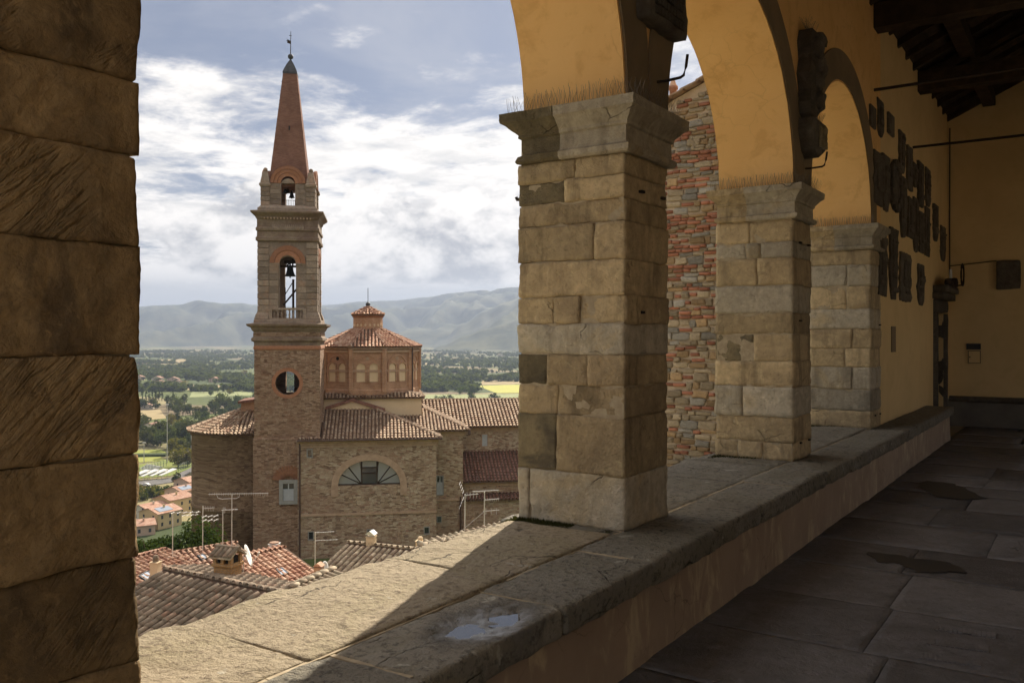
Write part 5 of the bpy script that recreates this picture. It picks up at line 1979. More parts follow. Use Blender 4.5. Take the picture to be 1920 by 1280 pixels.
# drum on its cream base
bD = 11.0
dc = CH(690, 700, bD)
DS = (dc[0] * 0.150 + 0.9887 * bD + 80.0) / F
dx = dc[0]


def dz_(v):
    return CAM_H - (v - HOR) * DS + 24.0


HB = 95.5 * DS
mb = MB(); mb.box(dx - HB, dx + HB, bD - HB, bD + HB, 10, dz_(739))
mb.build('drum_base', MT['cream'], church)
roof(church, [[Vector((dx - HB - .3, bD - HB - .3, dz_(739))), Vector((dx + HB + .3, bD - HB - .3, dz_(739))), Vector((dx + HB - 1.2, bD - HB + .9, dz_(731))), Vector((dx - HB + 1.2, bD - HB + .9, dz_(731)))],
              [Vector((dx + HB + .3, bD - HB - .3, dz_(739))), Vector((dx + HB + .3, bD + HB, dz_(739))), Vector((dx + HB - 1.2, bD + HB, dz_(731))), Vector((dx + HB - 1.2, bD - HB + .9, dz_(731)))]],
     .36, .42, 'tile_old', name='skirt_roof', seed=20)
RD = 94.0 * DS
ND = 10
va = [-math.pi / 2 + R(18) + k * 2 * math.pi / ND for k in range(ND)]     # a face looks along -y
mb = MB()
mb.lathe([(RD * 1.02, dz_(735)), (RD * 1.02, dz_(726)), (RD * 1.0, dz_(724)), (RD, dz_(650))], dx, bD, ND, a0=va[0])
dr_ = mb.build('drum', MT['red_brick'], church)
mb = MB()
for (r0_, r1_, v0, v1) in ((1.0, 1.035, 659, 655), (1.0, 1.06, 653, 648.5), (1.0, 1.02, 694, 690)):
    mb.lathe([(RD * r0_, dz_(v0 + .5)), (RD * r1_, dz_(v0)), (RD * r1_, dz_(v1)), (RD * r0_, dz_(v1 - .5))], dx, bD, ND, a0=va[0], cap0=False, cap1=False)
mb.build('brick_bands', MT['cornice'], church)
for k in range(ND):
    th = va[k]
    p = Vector((dx + RD * math.cos(th), bD + RD * math.sin(th), 0))
    if p.y > bD + 1:
        continue
    mb = MB(); mb.lathe([(.30, dz_(729)), (.30, dz_(652))], p.x, p.y, 6)
    mb.build('corner_pilaster', MT['red_brick'], church)
    if abs(math.cos(th)) > .5 and abs(math.cos(th)) < .9:
        mb = MB(); q = Vector((dx + (RD + .32) * math.cos(th), bD + (RD + .32) * math.sin(th), 0))
        mb.tube([Vector((q.x, q.y, dz_(650))), Vector((q.x, q.y, dz_(732)))], .09, 6)
        mb.build('downpipe', MT['pipe'], church)


def arch_poly(w, z0, zs, n=10):
    return [(-w, z0), (w, z0)] + [(w * math.cos(math.pi * k / n), zs + w * math.sin(math.pi * k / n)) for k in range(n + 1)]


ap = RD * math.cos(math.pi / ND)
side = 2 * RD * math.sin(math.pi / ND)
for k in range(ND):
    th = va[k] + math.pi / ND
    nrm = Vector((math.cos(th), math.sin(th), 0))
    if nrm.y > 0.35:
        continue
    tx = Vector((-math.sin(th), math.cos(th), 0))
    c0 = Vector((dx, bD, 0)) + nrm * ap
    for s_ in (-1, 1):
        o_ = c0 + tx * (s_ * side * .195)
        w_ = side * .128
        m_ = MB()
        z0, zs = dz_(711), dz_(686)
        m_.extrude(arch_poly(w_, z0, zs), o_ + nrm * -.05, tx, Vector((0, 0, 1)), nrm, .075)
        bw_ = m_.build('blind_window', MT['cream'], dr_)
        m_ = MB()
        rr = []
        pts_i = [(w_ + .01, z0)] + [((w_ + .01) * math.cos(math.pi * q_ / 12), zs + (w_ + .01) * math.sin(math.pi * q_ / 12)) for q_ in range(13)] + [(-w_ - .01, z0)]
        wo = w_ * 1.36
        pts_o = [(wo, z0)] + [(wo * math.cos(math.pi * q_ / 12), zs + wo * math.sin(math.pi * q_ / 12)) for q_ in range(13)] + [(-wo, z0)]
        for pi_, po_ in zip(pts_i, pts_o):
            rr.append([o_ + tx * x_ + Vector((0, 0, z_)) + nrm * d_ for (x_, z_, d_) in ((pi_[0], pi_[1], -.02), (pi_[0], pi_[1], .14), (po_[0], po_[1], .14), (po_[0], po_[1], -.02))])
        m_.loft(rr)
        m_.build('window_surround', MT['red_brick'], dr_)
    m_ = MB()
    rr = []
    for q_ in range(19):
        an = math.pi * q_ / 18
        rr.append([c0 + tx * (r_ * math.cos(an)) + Vector((0, 0, dz_(686) + r_ * math.sin(an) * 1.05)) + nrm * d_ for (r_, d_) in ((side * .345, -.02), (side * .345, .10), (side * .385, .10), (side * .385, -.02))])
    m_.loft(rr)
    m_.build('relieving_arch', MT['red_brick'], dr_)
    m_ = MB()
    cpts = [(side * .055 * math.cos(a), dz_(670) + side * .055 * math.sin(a)) for a in [2 * math.pi * q_ / 14 for q_ in range(14)]]
    m_.extrude(cpts, c0 + nrm * -.03, tx, Vector((0, 0, 1)), nrm, .06)
    left = abs(nrm.x + .588) < .1
    m_.build('roundel', MT['dark_hole'] if left else MT['cornice'], dr_)
# drum roof
RR = 101 * DS
zr0, zr1 = dz_(649), dz_(617)
RL = 27.5 * DS
fs_ = []
rdg = []
for k in range(ND):
    A = [Vector((dx + r_ * math.cos(va[q_ % ND]), bD + r_ * math.sin(va[q_ % ND]), z_)) for (r_, q_, z_) in ((RR, k, zr0), (RR, k + 1, zr0), (RL, k + 1, zr1), (RL, k, zr1))]
    fs_.append(A)
    rdg.append((A[0], A[3]))
roof(church, fs_, .36, .48, 'tile_red', name='drum_roof', ridge=rdg, seed=30)
mb = MB(); mb.lathe([(RL * 1.0, dz_(619)), (RL * .98, dz_(590))], dx, bD, ND, a0=va[0])
ln_ = mb.build('lantern', MT['red_brick'], church)
mb = MB(); mb.lathe([(RL * .98, dz_(596)), (RL * 1.06, dz_(594)), (RL * 1.10, dz_(590))], dx, bD, ND, a0=va[0])
mb.build('lantern_cornice', MT['ring_brick'], ln_)
for k in range(ND):
    th = va[k] + math.pi / ND
    nrm = Vector((math.cos(th), math.sin(th), 0))
    if nrm.y > 0:
        continue
    tx = Vector((-math.sin(th), math.cos(th), 0))
    for s_ in (-.5, .5):
        m_ = MB()
        cpts = [(RL * .07 * math.cos(a), dz_(609.5) + RL * .085 * math.sin(a)) for a in [2 * math.pi * q_ / 12 for q_ in range(12)]]
        m_.extrude(cpts, Vector((dx, bD, 0)) + nrm * (RL * .95 - .02) + tx * (s_ * RL * .3), tx, Vector((0, 0, 1)), nrm, .05)
        m_.build('lantern_opening', MT['cream'], ln_)
RC = 31 * DS
fs_ = []; rdg = []
for k in range(ND):
    A = [Vector((dx + r_ * math.cos(va[q_ % ND]), bD + r_ * math.sin(va[q_ % ND]), z_)) for (r_, q_, z_) in ((RC, k, dz_(590)), (RC, k + 1, dz_(590)), (.05, k, dz_(575)))]
    fs_.append(A); rdg.append((A[0], A[2]))
lr_ = roof(church, fs_, .34, .42, 'tile_red', name='lantern_roof', ridge=rdg, seed=31)
mb = MB()
rb_ = 4 * DS
mb.lathe([(.1, dz_(576))] + [(rb_ * math.sin(a) + .02, dz_(570.5) - rb_ * math.cos(a)) for a in [math.pi * q_ / 10 for q_ in range(1, 10)]] + [(.03, dz_(566))], dx, bD, 12)
mb.tube([(dx, bD, dz_(567)), (dx, bD, dz_(540))], .035, 5)
mb.build('lantern_finial', MT['lead'], lr_, True)

# round apse to the left of the tower
bA = 9.0
ax_, az_ = CH(477, 800, bA)
AS = (ax_ * .150 + .9887 * bA + 80) / F
RA = 111 * AS
azf = lambda v: CAM_H - (v - HOR) * AS + 24.0
mb = MB()
# the near rim is closer than the centre, so its eave sits a little lower than the photo row suggests
ze = azf(801)
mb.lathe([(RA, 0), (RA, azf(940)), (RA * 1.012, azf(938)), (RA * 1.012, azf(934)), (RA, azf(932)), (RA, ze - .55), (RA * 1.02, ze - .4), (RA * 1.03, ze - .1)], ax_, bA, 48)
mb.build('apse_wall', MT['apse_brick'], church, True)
fs_ = []; rdg = []
NA = 14
for k in range(NA):
    t0_, t1_ = 2 * math.pi * k / NA, 2 * math.pi * (k + 1) / NA
    A = [Vector((ax_ + RA * 1.09 * math.cos(t_), bA + RA * 1.09 * math.sin(t_), ze)) for t_ in (t0_, t1_)] + [Vector((ax_, bA, azf(758)))]
    fs_.append(A)
rdg = [(f_[0], f_[2]) for f_ in fs_]
roof(church, fs_, .37, .52, 'tile_old', name='apse_roof', ridge=rdg, seed=40)
q0, q1 = cp(452, 768, bA - 1.5), cp(500, 752, bA - 1.5)
mb = MB(); mb.box(q0.x, q1.x, bA - 1.5, bA + 2, q0.z - .6, q1.z - .1)
mb.build('apse_dormer', MT['red_brick'], church)
mb = MB(); mb.loft([[Vector((x, y_, q1.z + (.0 if x < q1.x else .35) + d_)) for (y_, d_) in ((bA - 1.9, -.2), (bA + 2.2, -.2), (bA + 2.2, .05), (bA - 1.9, .05))] for x in (q0.x - .25, q1.x)])
mb.build('dormer_roof', MT['tile_dark'], church)

# ================================================================== tiled houses below the parapet
def half_tile(name, mat, w, ln, seg=5):
    """one curved cover tile lying along +y, narrower at the top"""
    m_ = MB()
    for (y_, r_, lift) in ((0, w, 0.022), (ln, w * 0.80, 0.0)):
        pass
    outer = []
    for (y_, r_, lift) in ((0, w, 0.022), (ln, w * 0.80, 0.0)):
        outer.append([Vector((r_ * math.cos(math.pi * k / seg), y_, lift + r_ * 0.85 * math.sin(math.pi * k / seg))) for k in range(seg + 1)])
    inner = [[Vector((p.x * .84, p.y + (-.001 if i == 0 else 0), p.z - .014)) for p in outer[i]] for i in range(2)]
    b = 0
    m_.v = [tuple(p) for p in outer[0] + outer[1] + inner[0]]
    n = seg + 1
    for k in range(seg):
        m_.f.append((k, k + 1, n + k + 1, n + k)); m_.mi.append(0)
        m_.f.append((2 * n + k, 2 * n + k + 1, k + 1, k)); m_.mi.append(0)
    return m_.mesh(name, mat, True)


def fr(f, r, z):
    return FWD * f + RGT * r + Vector((0, 0, z))


def tiled_house(label, p1, p2, down, pitch, L, Lb, pitch_b, mat, spacing, tl, base, single=False, wall='cream', seed=0, maxsingle=300):
    """gabled house: ridge p1-p2, visible slope falling along the horizontal vector down"""
    down = down.normalized()
    org = (p1 + p2) / 2
    h_ = thing('tiled_house', label, 'house', (org.x, org.y, base), group='tiled houses below the parapet')
    O_ = Vector((org.x, org.y, base))
    d1 = down * (L * math.cos(pitch)) - Vector((0, 0, L * math.sin(pitch)))
    d2 = -down * (Lb * math.cos(pitch_b)) - Vector((0, 0, Lb * math.sin(pitch_b)))
    e = (p2 - p1).normalized()
    # body
    ins = 0.25
    mb = MB()
    sec = []
    for p in (p1 + e * ins, p2 - e * ins):
        a = p + d1 * (1 - .3 / L) - Vector((0, 0, .12)); b = p - Vector((0, 0, .14)); c_ = p + d2 * (1 - .3 / Lb) - Vector((0, 0, .12))
        sec.append([Vector((a.x, a.y, base)) - O_, a - O_, b - O_, c_ - O_, Vector((c_.x, c_.y, base)) - O_])
    mb.loft(sec)
    mb.build('wall', MT[wall], h_)
    f1 = [p1 + d1 - O_, p2 + d1 - O_, p2 - O_, p1 - O_]
    f2 = [p2 + d2 - O_, p1 + d2 - O_, p1 - O_, p2 - O_]
    mb = MB()
    for f in (f1, f2):
        mb.loft([[q - Vector((0, 0, .09)) for q in f], f])
    rf_ = mb.build('roof', MT['channel'], h_)
    nrm = (p2 - p1).cross(-d1).normalized()
    if nrm.z < 0:
        nrm = -nrm
    s = (-d1).normalized()
    rg_ = random.Random(seed)
    if single:
        meshes = [half_tile('roof_tile', MT[mat], spacing * .35, tl * 1.12) for _ in range(1)]
        W = (p2 - p1).length
        nc = int(W / spacing)
        nr = int(L / tl)
        cnt = 0
        rest_ = MB()
        order = sorted([(r_, c_) for r_ in range(nr) for c_ in range(nc)], key=lambda q: -q[0])
        for (r_, c_) in order:
            x = (c_ + .5) * spacing + rg_.uniform(-.014, .014)
            y = r_ * tl + rg_.uniform(-.02, .02)
            pos = p1 + d1 + e * x + s * y - O_
            ee = (e + s * rg_.uniform(-.03, .03)).normalized()
            ss = nrm.cross(ee).normalized()
            if ss.dot(s) < 0:
                ss = -ss
            M = Matrix(((ee.x, ss.x, nrm.x, pos.x), (ee.y, ss.y, nrm.y, pos.y), (ee.z, ss.z, nrm.z, pos.z + .012), (0, 0, 0, 1)))
            if M.to_3x3().determinant() < 0:
                M = M @ Matrix.Diagonal((-1, 1, 1, 1))
            if cnt < maxsingle:
                obj('roof_tile', meshes[0], rf_, M)
                cnt += 1
            else:
                b0 = len(rest_.v)
                rest_.v.extend(tuple(M @ vv.co) for vv in meshes[0].vertices)
                for pg in meshes[0].polygons:
                    rest_.f.append(tuple(b0 + q for q in pg.vertices)); rest_.mi.append(0)
        if rest_.v:
            kind(rest_.build('roof_tiles', MT[mat], rf_, True), 'stuff')
    else:
        tb = MB(); tile_run(tb, f1, spacing, tl, seed=seed, jitter=.014, rad=spacing * .39, lift=.022)
        kind(tb.build('roof_tiles', MT[mat], rf_, True), 'stuff')
    tb = MB(); tile_run(tb, f2, spacing, tl, seed=seed + 3, jitter=.014, rad=spacing * .39, lift=.022)
    kind(tb.build('back_roof_tiles', MT[mat], rf_, True), 'stuff')
    n = int((p2 - p1).length / .40)
    for k in range(n):
        m_ = MB()
        a, b = p1.lerp(p2, k / n) - O_, p1.lerp(p2, (k + 1.1) / n) - O_
        dz1, dz2 = rg_.uniform(.02, .035), rg_.uniform(.0, .015)
        rings = []
        for (q, r_) in ((a + Vector((0, 0, dz1)), .125), (b + Vector((0, 0, dz2)), .112)):
            rings.append([q + down * (r_ * math.cos(math.pi * t_ / 6)) + Vector((0, 0, r_ * .9 * math.sin(math.pi * t_ / 6) - .03)) for t_ in range(7)])
        m_.loft(rings)
        m_.build('ridge_tile', MT[mat], rf_, True)
    return h_, rf_, O_, p1, nrm


def on_plane(u, v, p, n):
    D = FWD + RGT * ((u - 960) / F) + UP * ((HOR - v) / F)
    return EYE + D * ((p - EYE).dot(n) / D.dot(n))


def skylight(hs, quad, name='skylight'):
    h_, rf_, O_, p, n = hs
    c_ = [on_plane(u, v, p, n) - O_ for u, v in quad]
    m_ = MB()
    cen = sum(c_, Vector()) / 4
    rim = [[q + n * .02 for q in c_], [q + n * .11 for q in c_], [cen + (q - cen) * .80 + n * .11 for q in c_], [cen + (q - cen) * .80 + n * .06 for q in c_]]
    m_.loft(rim, cap0=True, cap1=False)
    w = m_.build(name, MT['lead'], rf_)
    m_ = MB(); m_.loft([[cen + (q - cen) * .81 + n * .06 for q in c_], [cen + (q - cen) * .81 + n * .085 for q in c_]])
    m_.build('pane', MT['skylight'], rf_)


BASE = -19.0
# mossy roof nearest the parapet
z_ = -6.5
A_, B_ = on_z(310, 1065, z_), on_z(540, 1112, z_)
e_ = (B_ - A_).normalized()
H_moss = tiled_house('house under the nearest dark mossy tiled roof, below the bench', A_, B_ + e_ * 1.3, Vector((e_.y, -e_.x, 0)), R(17), 4.2, 1.6, R(11), 'tile_moss', 0.315, 0.43, BASE, True, seed=5)
# the middle red roofs
z_ = -9.5
A_, B_ = on_z(324.7, 1036, z_), on_z(444, 1016, z_)
e_ = (B_ - A_).normalized()
H_b = tiled_house('house with the red tiled roof behind the yellow brick chimney, satellite dish on its gable', A_, B_, Vector((e_.y, -e_.x, 0)), R(15.5), 4.6, 4, R(16), 'tile_red', 0.30, 0.42, BASE, seed=6)
z_ = -9.35
A_, B_ = on_z(258, 1043, z_), on_z(312, 1028, z_)
e_ = (B_ - A_).normalized()
H_a = tiled_house('house with the leftmost red tiled roof, partly behind the near pier', A_ - e_ * 4.2, B_, Vector((e_.y, -e_.x, 0)), R(14), 4.6, 4, R(16), 'tile_red', 0.29, 0.42, BASE, seed=7)
z_ = -9.7
A_, B_ = on_z(466, 1040, z_), on_z(534, 1025, z_)
e_ = (B_ - A_).normalized()
H_c = tiled_house('house with the red tiled roof right of the satellite dish, with one skylight', A_ - e_ * 1.2, B_, Vector((e_.y, -e_.x, 0)), R(16), 5.2, 4, R(16), 'tile_red', 0.30, 0.42, BASE, seed=8)
# lichen covered roof with the silver chimney
z_ = -8.5
A_, B_ = on_z(652, 1016, z_), on_z(799, 1031, z_)
e_ = (B_ - A_).normalized()
H_d = tiled_house('house with the pale lichen-covered tiled roof carrying the silver-capped chimney', A_, B_ + e_ * .5, Vector((e_.y, -e_.x, 0)), R(17), 4.0, 3.5, R(20), 'tile_lich', 0.30, 0.46, BASE, True, seed=9)
# small gable in front
z_ = -6.4
A_, B_ = on_z(546, 1100, z_), on_z(626, 1065, z_)
e_ = (B_ - A_).normalized()
H_e = tiled_house('low house whose short mossy ridge rises between the dark roof and the lichen roof', A_, B_, Vector((e_.y, -e_.x, 0)), R(16), 2.2, 1.2, R(24), 'tile_lich', 0.29, 0.40, BASE, True, seed=10, wall='red_brick')
# long verge at the right
z_ = -5.2
A_, B_ = on_z(786, 1023, z_), on_z(968, 979, z_)
e_ = (B_ - A_).normalized()
H_f = tiled_house('house whose long pale roof edge runs up to the middle pier', A_, B_ + e_ * 4, Vector((e_.y, -e_.x, 0)), R(18), 3.0, 2.0, R(35), 'tile_lich', 0.28, 0.40, BASE, seed=11)

skylight(H_a, [(259, 1082), (276, 1072), (295, 1080), (274, 1092)])
skylight(H_b, [(369, 1043), (380, 1040), (391, 1047), (379, 1053)])
skylight(H_c, [(517, 1069), (529, 1066), (540, 1076), (527, 1081)])

# yellow brick chimney with a tiled hood
e_ = (on_z(540, 1112, -6.5) - on_z(310, 1065, -6.5)).normalized()
ang = math.atan2(e_.y, e_.x)
P = at(427, 1083, 30.2)
MT['ybrick'] = M_masonry('yellow_brick', [(0.42, 0.22, 0.09), (0.52, 0.29, 0.12), (0.56, 0.33, 0.15), (0.46, 0.25, 0.10)], (0.40, 0.30, 0.19), 0.26, 0.075, 0.01, 0.01)
chm = thing('hooded_chimney', 'square yellow brick chimney with a small mossy tiled hood', 'chimney', (P.x, P.y, P.z - .6), ang + R(10))
m_ = MB(); m_.rect_loft([(.36, .28, 0), (.36, .28, 1.02), (.42, .34, 1.06), (.42, .34, 1.14), (.38, .30, 1.16)])
m_.build('stack', MT['ybrick'], chm)
for (x, y_) in ((-.32, -.24), (.32, -.24), (-.32, .24), (.32, .24), (0, -.24), (0, .24)):
    m_ = MB(); m_.box(x - .06, x + .06, y_ - .06, y_ + .06, 1.155, 1.40)
    m_.build('hood_post', MT['ybrick'], chm)
m_ = MB(); m_.box(-.3, .3, -.2, .2, 1.16, 1.38)
m_.build('flue', MT['dark_hole'], chm)
fs2 = [[Vector((-.46, -.44, 1.40)), Vector((.46, -.44, 1.40)), Vector((.46, 0, 1.66)), Vector((-.46, 0, 1.66))], [Vector((.46, .44, 1.40)), Vector((-.46, .44, 1.40)), Vector((-.46, 0, 1.66)), Vector((.46, 0, 1.66))]]
m_ = MB()
for f in fs2:
    m_.loft([[q - Vector((0, 0, .05)) for q in f], f])
hd_ = m_.build('hood', MT['tile_lich'], chm)
tm = half_tile('hood_tile', MT['tile_moss'], .085, .5)
for f in fs2:
    ee = (f[1] - f[0]).normalized(); ss = (f[3] - f[0]).normalized(); nn = ee.cross(ss)
    for k in range(5):
        pos = f[0] + ee * (.10 + k * .185)
        obj('hood_tile', tm, hd_, Matrix(((ee.x, ss.x, nn.x, pos.x), (ee.y, ss.y, nn.y, pos.y), (ee.z, ss.z, nn.z, pos.z + .01), (0, 0, 0, 1))))
m_ = MB(); m_.tube([(-.5, 0, 1.66), (.5, 0, 1.66)], .09, 8)
m_.build('hood_ridge', MT['tile_moss'], hd_)


def pot(label, u, v, D, w, h, mat, cap, capmat, name='chimney'):
    P = at(u, v, D)
    c_ = thing(name, label, 'chimney', P - Vector((0, 0, .9)), 0.4)
    m_ = MB(); m_.rect_loft([(w, 0), (w, .9 + h * .75), (w * 1.15, .9 + h * .78), (w * 1.15, .9 + h * .82)])
    m_.build('stack', MT[mat], c_)
    m_ = MB()
    if cap == 'gable':
        m_.lathe([(w * .7, .9 + h * .8), (w * .7, .9 + h)], n=10)
        m_.rect_loft([(w * 1.2, w * 1.2, .9 + h), (w * .2, w * 1.2, .9 + h + w * .8)])
    elif cap == 'pot':
        m_.lathe([(w * .95, .9 + h * .8), (w * .95, .9 + h * .9), (w * 1.15, .9 + h * .92), (w * 1.15, .9 + h * .97), (w * .8, .9 + h), (w * .75, .9 + h)], n=12)
    else:
        m_.lathe([(w * .7, .9 + h * .82), (w * .75, .9 + h * 1.1), (w * .5, .9 + h * 1.25), (w * .1, .9 + h * 1.28)], n=12)
    m_.build('chimney_cap', MT[capmat], c_)
    return c_


MT['shiny'] = M_simple('steel_sheet', (0.75, 0.74, 0.72), (0.65, 0.64, 0.62), 3, 0.3, 0.05, 0.8)
pot('tall chimney with a shiny silver cap on the lichen-covered roof', 696, 1024, 42.6, .20, .62, 'cream', 'gable', 'shiny')
pot('white-based chimney with a round red clay pot beside the church wall', 514.5, 1030, 47.2, .23, .42, 'white', 'pot', 'tile_red')
pot('small pinkish plastered chimney on the leftmost red roof', 292, 1075, 41.5, .19, .7, 'cream', 'round', 'tile_moss')
pot('short rounded white chimney right of the lichen-covered roof', 788, 1026, 40, .17, .4, 'cream', 'round', 'cream')
pot('little red chimney with a metal cowl at the edge of the middle pier', 962, 982, 33, .12, .2, 'tile_red', 'round', 'lead')
pot('short brick chimney half hidden behind the small mossy ridge', 598, 1070, 36, .16, .22, 'tile_red', 'gable', 'tile_red')


def dish(label, u, v, D, r, yaw, tilt):
    P = at(u, v, D)
    d_ = thing('satellite_dish', label, 'satellite dish', P, YAW + yaw)
    M = Matrix.Rotation(tilt, 4, 'X') @ Matrix.Rotation(R(90), 4, 'X')
    m_ = MB()
    m_.lathe([(.02, 0), (r * .4, r * .03), (r * .75, r * .12), (r, r * .22), (r, r * .24), (r * .75, r * .15), (r * .4, r * .06), (.02, .03)], n=22, M=M)
    m_.build('reflector', MT['white'], d_, True)
    m_ = MB()
    m_.tube([M @ Vector((0, -r * .9, r * .2)), M @ Vector((0, -r * .2, r * 1.1))], .014, 5)
    m_.tube([M @ Vector((0, -r * .25, r * 1.05)), M @ Vector((0, -r * .05, r * 1.2))], .04, 6)
    m_.build('feed_arm', MT['alu'], d_)
    m_ = MB()
    m_.tube([Vector((0, .1, 0)), Vector((0, .12, -r * 1.5))], .025, 6)
    m_.build('mast', MT['alu'], d_)


dish('large white satellite dish seen edge-on at the end of the red roof', 461, 1042, 43.5, .56, R(99), R(-18))
dish('small white satellite dish near the lichen-covered roof', 607, 1064, 39.5, .30, R(75), R(-10))


def aerial(label, u, v0, v1, D, booms):
    """mast from row v1 up to row v0; booms: (row, u start, u end, element count, element length, kind)"""
    s_ = D / F
    P = at(u, v1, D)
    top = (v1 - v0) * s_
    a_ = thing('tv_aerial', label, 'aerial', P - Vector((0, 0, .3)), YAW, 'television aerials on the roofs')
    m_ = MB(); m_.tube([(0, 0, 0), (0.01, 0, top + .3)], .022, 6)
    m_.build('mast', MT['alu'], a_)
    for (row, ua, ub, ne, el, kd) in booms:
        z = (v1 - row) * s_ + .3
        xa, xb_ = (ua - u) * s_, (ub - u) * s_
        m_ = MB()
        m_.tube([(xa, 0, z), (xb_, .0, z + .05)], .016, 5)
        b_ = m_.build('boom', MT['alu'], a_)
        m_ = MB()
        for k in range(ne):
            f = (k + .5) / ne
            x = xa + (xb_ - xa) * f
            if kd == 'h':
                m_.tube([(x, -el, z + .05 * f), (x, el, z + .05 * f)], .0065, 4)
            elif kd == 'x':
                m_.tube([(x, -el * .4, z - el), (x, el * .4, z + el)], .0065, 4)
                m_.tube([(x, -el * .4, z + el), (x, el * .4, z - el)], .0065, 4)
            else:
                m_.tube([(x, 0, z - el), (x + el * .15, 0, z + el)], .0065, 4)
        m_.build('elements', MT['alu'], b_)
        if kd == 'v':
            m_ = MB()
            xr = xa
            for q in (-1, 1):
                for k in range(4):
                    t_ = .12 + k * .10
                    m_.tube([(xr + q * .0 - .02 - t_ * .4, -.35, z + q * t_), (xr - .02 - t_ * .4, .35, z + q * t_)], .0065, 4)
            m_.build('reflector', MT['alu'], b_)
    return a_


aerial('leftmost aerial, thin mast with one sideways boom above the red roofs', 323.5, 961, 1034, 44, [(961, 318, 376, 5, .22, 'h'), (966, 340, 372, 4, .16, 'h')])
aerial('aerial with many short rods and two stacked horizontal bars', 380, 948, 1026, 45.5, [(953, 380, 402, 7, .14, 'z'), (968, 378, 410, 3, .35, 'h'), (975.5, 378, 410, 3, .35, 'h')])
aerial('slim aerial with a small bow-shaped head left of the tallest one', 417.5, 956, 1018, 46.4, [(956, 415, 446, 5, .10, 'h'), (956, 417, 423, 2, .16, 'x')])
ta = aerial('tallest aerial with a very long serrated boom across the apse wall', 434.5, 927, 1018, 46.6, [(926, 391, 503, 26, .09, 'z')])
m_ = MB()
s_ = 46.6 / F
zt_ = (1018 - 927) * s_ + .3
m_.tube([Vector((x * s_, 0, zt_ + z * s_)) for x, z in ((-28, 0), (-26, -6), (-18, -8), (0, -7), (8, -7), (14, -4), (14, 0))], .016, 5)
m_.build('boom_brace', MT['alu'], ta)
aerial('aerial with two stacked bars in front of the church wall', 590.5, 997, 1066, 38, [(998, 590, 627, 8, .06, 'h'), (1013, 590, 633, 8, .06, 'h')])
aerial('right-hand aerial with a slanted fan of rods near the middle pier', 871.5, 926, 1000, 31, [(928, 872, 897, 4, .10, 'v')])
aerial('last aerial before the middle pier, with bars at three heights', 908, 922, 995, 31.3, [(921, 886, 935, 9, .07, 'h'), (937, 908, 936, 8, .05, 'z'), (958, 906, 936, 3, .10, 'x')])
m_ = MB(); m_.tube([at(908, 958, 31.3), at(852, 1006, 31.0)], .006, 4)
tag(m_.build('guy_wire', MT['alu']), 'thin guy wire slanting down from the last aerial', 'wire')

# ================================================================== valley, hills and trees
VALLEY = -78.0


def ground_z(x, y):
    d = math.hypot(x, y)
    t_ = max(0.0, min(1.0, (d - 60) / 280.0))
    z = -17.5 + (VALLEY + 17.5) * (t_ * t_ * (3 - 2 * t_))
    if d < 90:
        s_ = max(0.0, min(1.0, (x + 13.0) / 9.5))
        s_ = s_ * s_ * (3 - 2 * s_)
        z = z * (1 - s_) + (-0.4) * s_ if y > -60 else z
    return z


def M_terrain():
    m, t = new_mat('valley_ground')
    v = t.n('ShaderNodeTexCoord').outputs['Object']
    d = t.n('ShaderNodeTexNoise', {'Vector': v, 'Scale': 0.004, 'Detail': 3.0}).outputs[1]
    wv = t.vmath('ADD', v, t.vmath('MULTIPLY', t.vmath('SUBTRACT', d, (0.5, 0.5, 0.5)), (160, 160, 0)))
    wv = t.vmath('MULTIPLY', wv, (1.0, 1.7, 0.0))
    vo = t.n('ShaderNodeTexVoronoi', {'Vector': wv, 'Scale': 0.0062}).outputs[1]
    pk = t.n('ShaderNodeSeparateColor', {0: vo})
    ramp = t.n('ShaderNodeValToRGB', {0: pk.outputs[0]})
    cols = [(0.055, 0.075, 0.028), (0.10, 0.12, 0.04), (0.24, 0.19, 0.105), (0.075, 0.095, 0.035), (0.30, 0.25, 0.13), (0.13, 0.15, 0.05), (0.20, 0.15, 0.09)]
    el = ramp.color_ramp.elements
    ramp.color_ramp.interpolation = 'CONSTANT'
    while len(el) < len(cols):
        el.new(0.5)
    for i, cc in enumerate(cols):
        el[i].position = i / len(cols)
        el[i].color = rgb(cc)
    n1 = t.noise(v, 0.02, 6, 0.65)
    n2 = t.noise(v, 0.25, 5, 0.7)
    col = t.mix(t.ramp(n1, 0.45, 0.7, 0.0, 0.7), ramp.outputs[0], (0.06, 0.075, 0.03))
    col = t.mix(t.ramp(n2, 0.3, 0.8, 0.0, 0.5), col, (0.05, 0.055, 0.025))
    finish(t, col, 0.95, None, spec=0.1)
    return m


mb = MB()
radii = [0, 4, 8, 12, 16, 22, 30, 40, 55, 75, 100, 130, 170, 210, 260, 320, 400, 520, 700, 1000, 1500, 2200, 3200, 4500, 6500, 9000, 13000, 18000]
na = 144
for r_ in radii:
    for k in range(na):
        a = 2 * math.pi * k / na
        x, y_ = r_ * math.cos(a), r_ * math.sin(a)
        mb.v.append((x, y_, ground_z(x, y_)))
for i in range(len(radii) - 1):
    for k in range(na):
        k2 = (k + 1) % na
        mb.f.append((i * na + k, i * na + k2, (i + 1) * na + k2, (i + 1) * na + k)); mb.mi.append(0)
kind(mb.build('ground', M_terrain(), None, True), 'structure')


def gp(u, v):
    """point of the valley floor seen at a photo pixel"""
    return on_z(u, v, VALLEY)


def sheet(name, quad, mat, dz=0.25, k_='structure'):
    m_ = MB()
    ps = [gp(u, v) for u, v in quad]
    m_.loft([[Vector((p.x, p.y, VALLEY - .5)) for p in ps], [Vector((p.x, p.y, VALLEY + dz)) for p in ps]])
    return kind(m_.build(name, mat), k_)


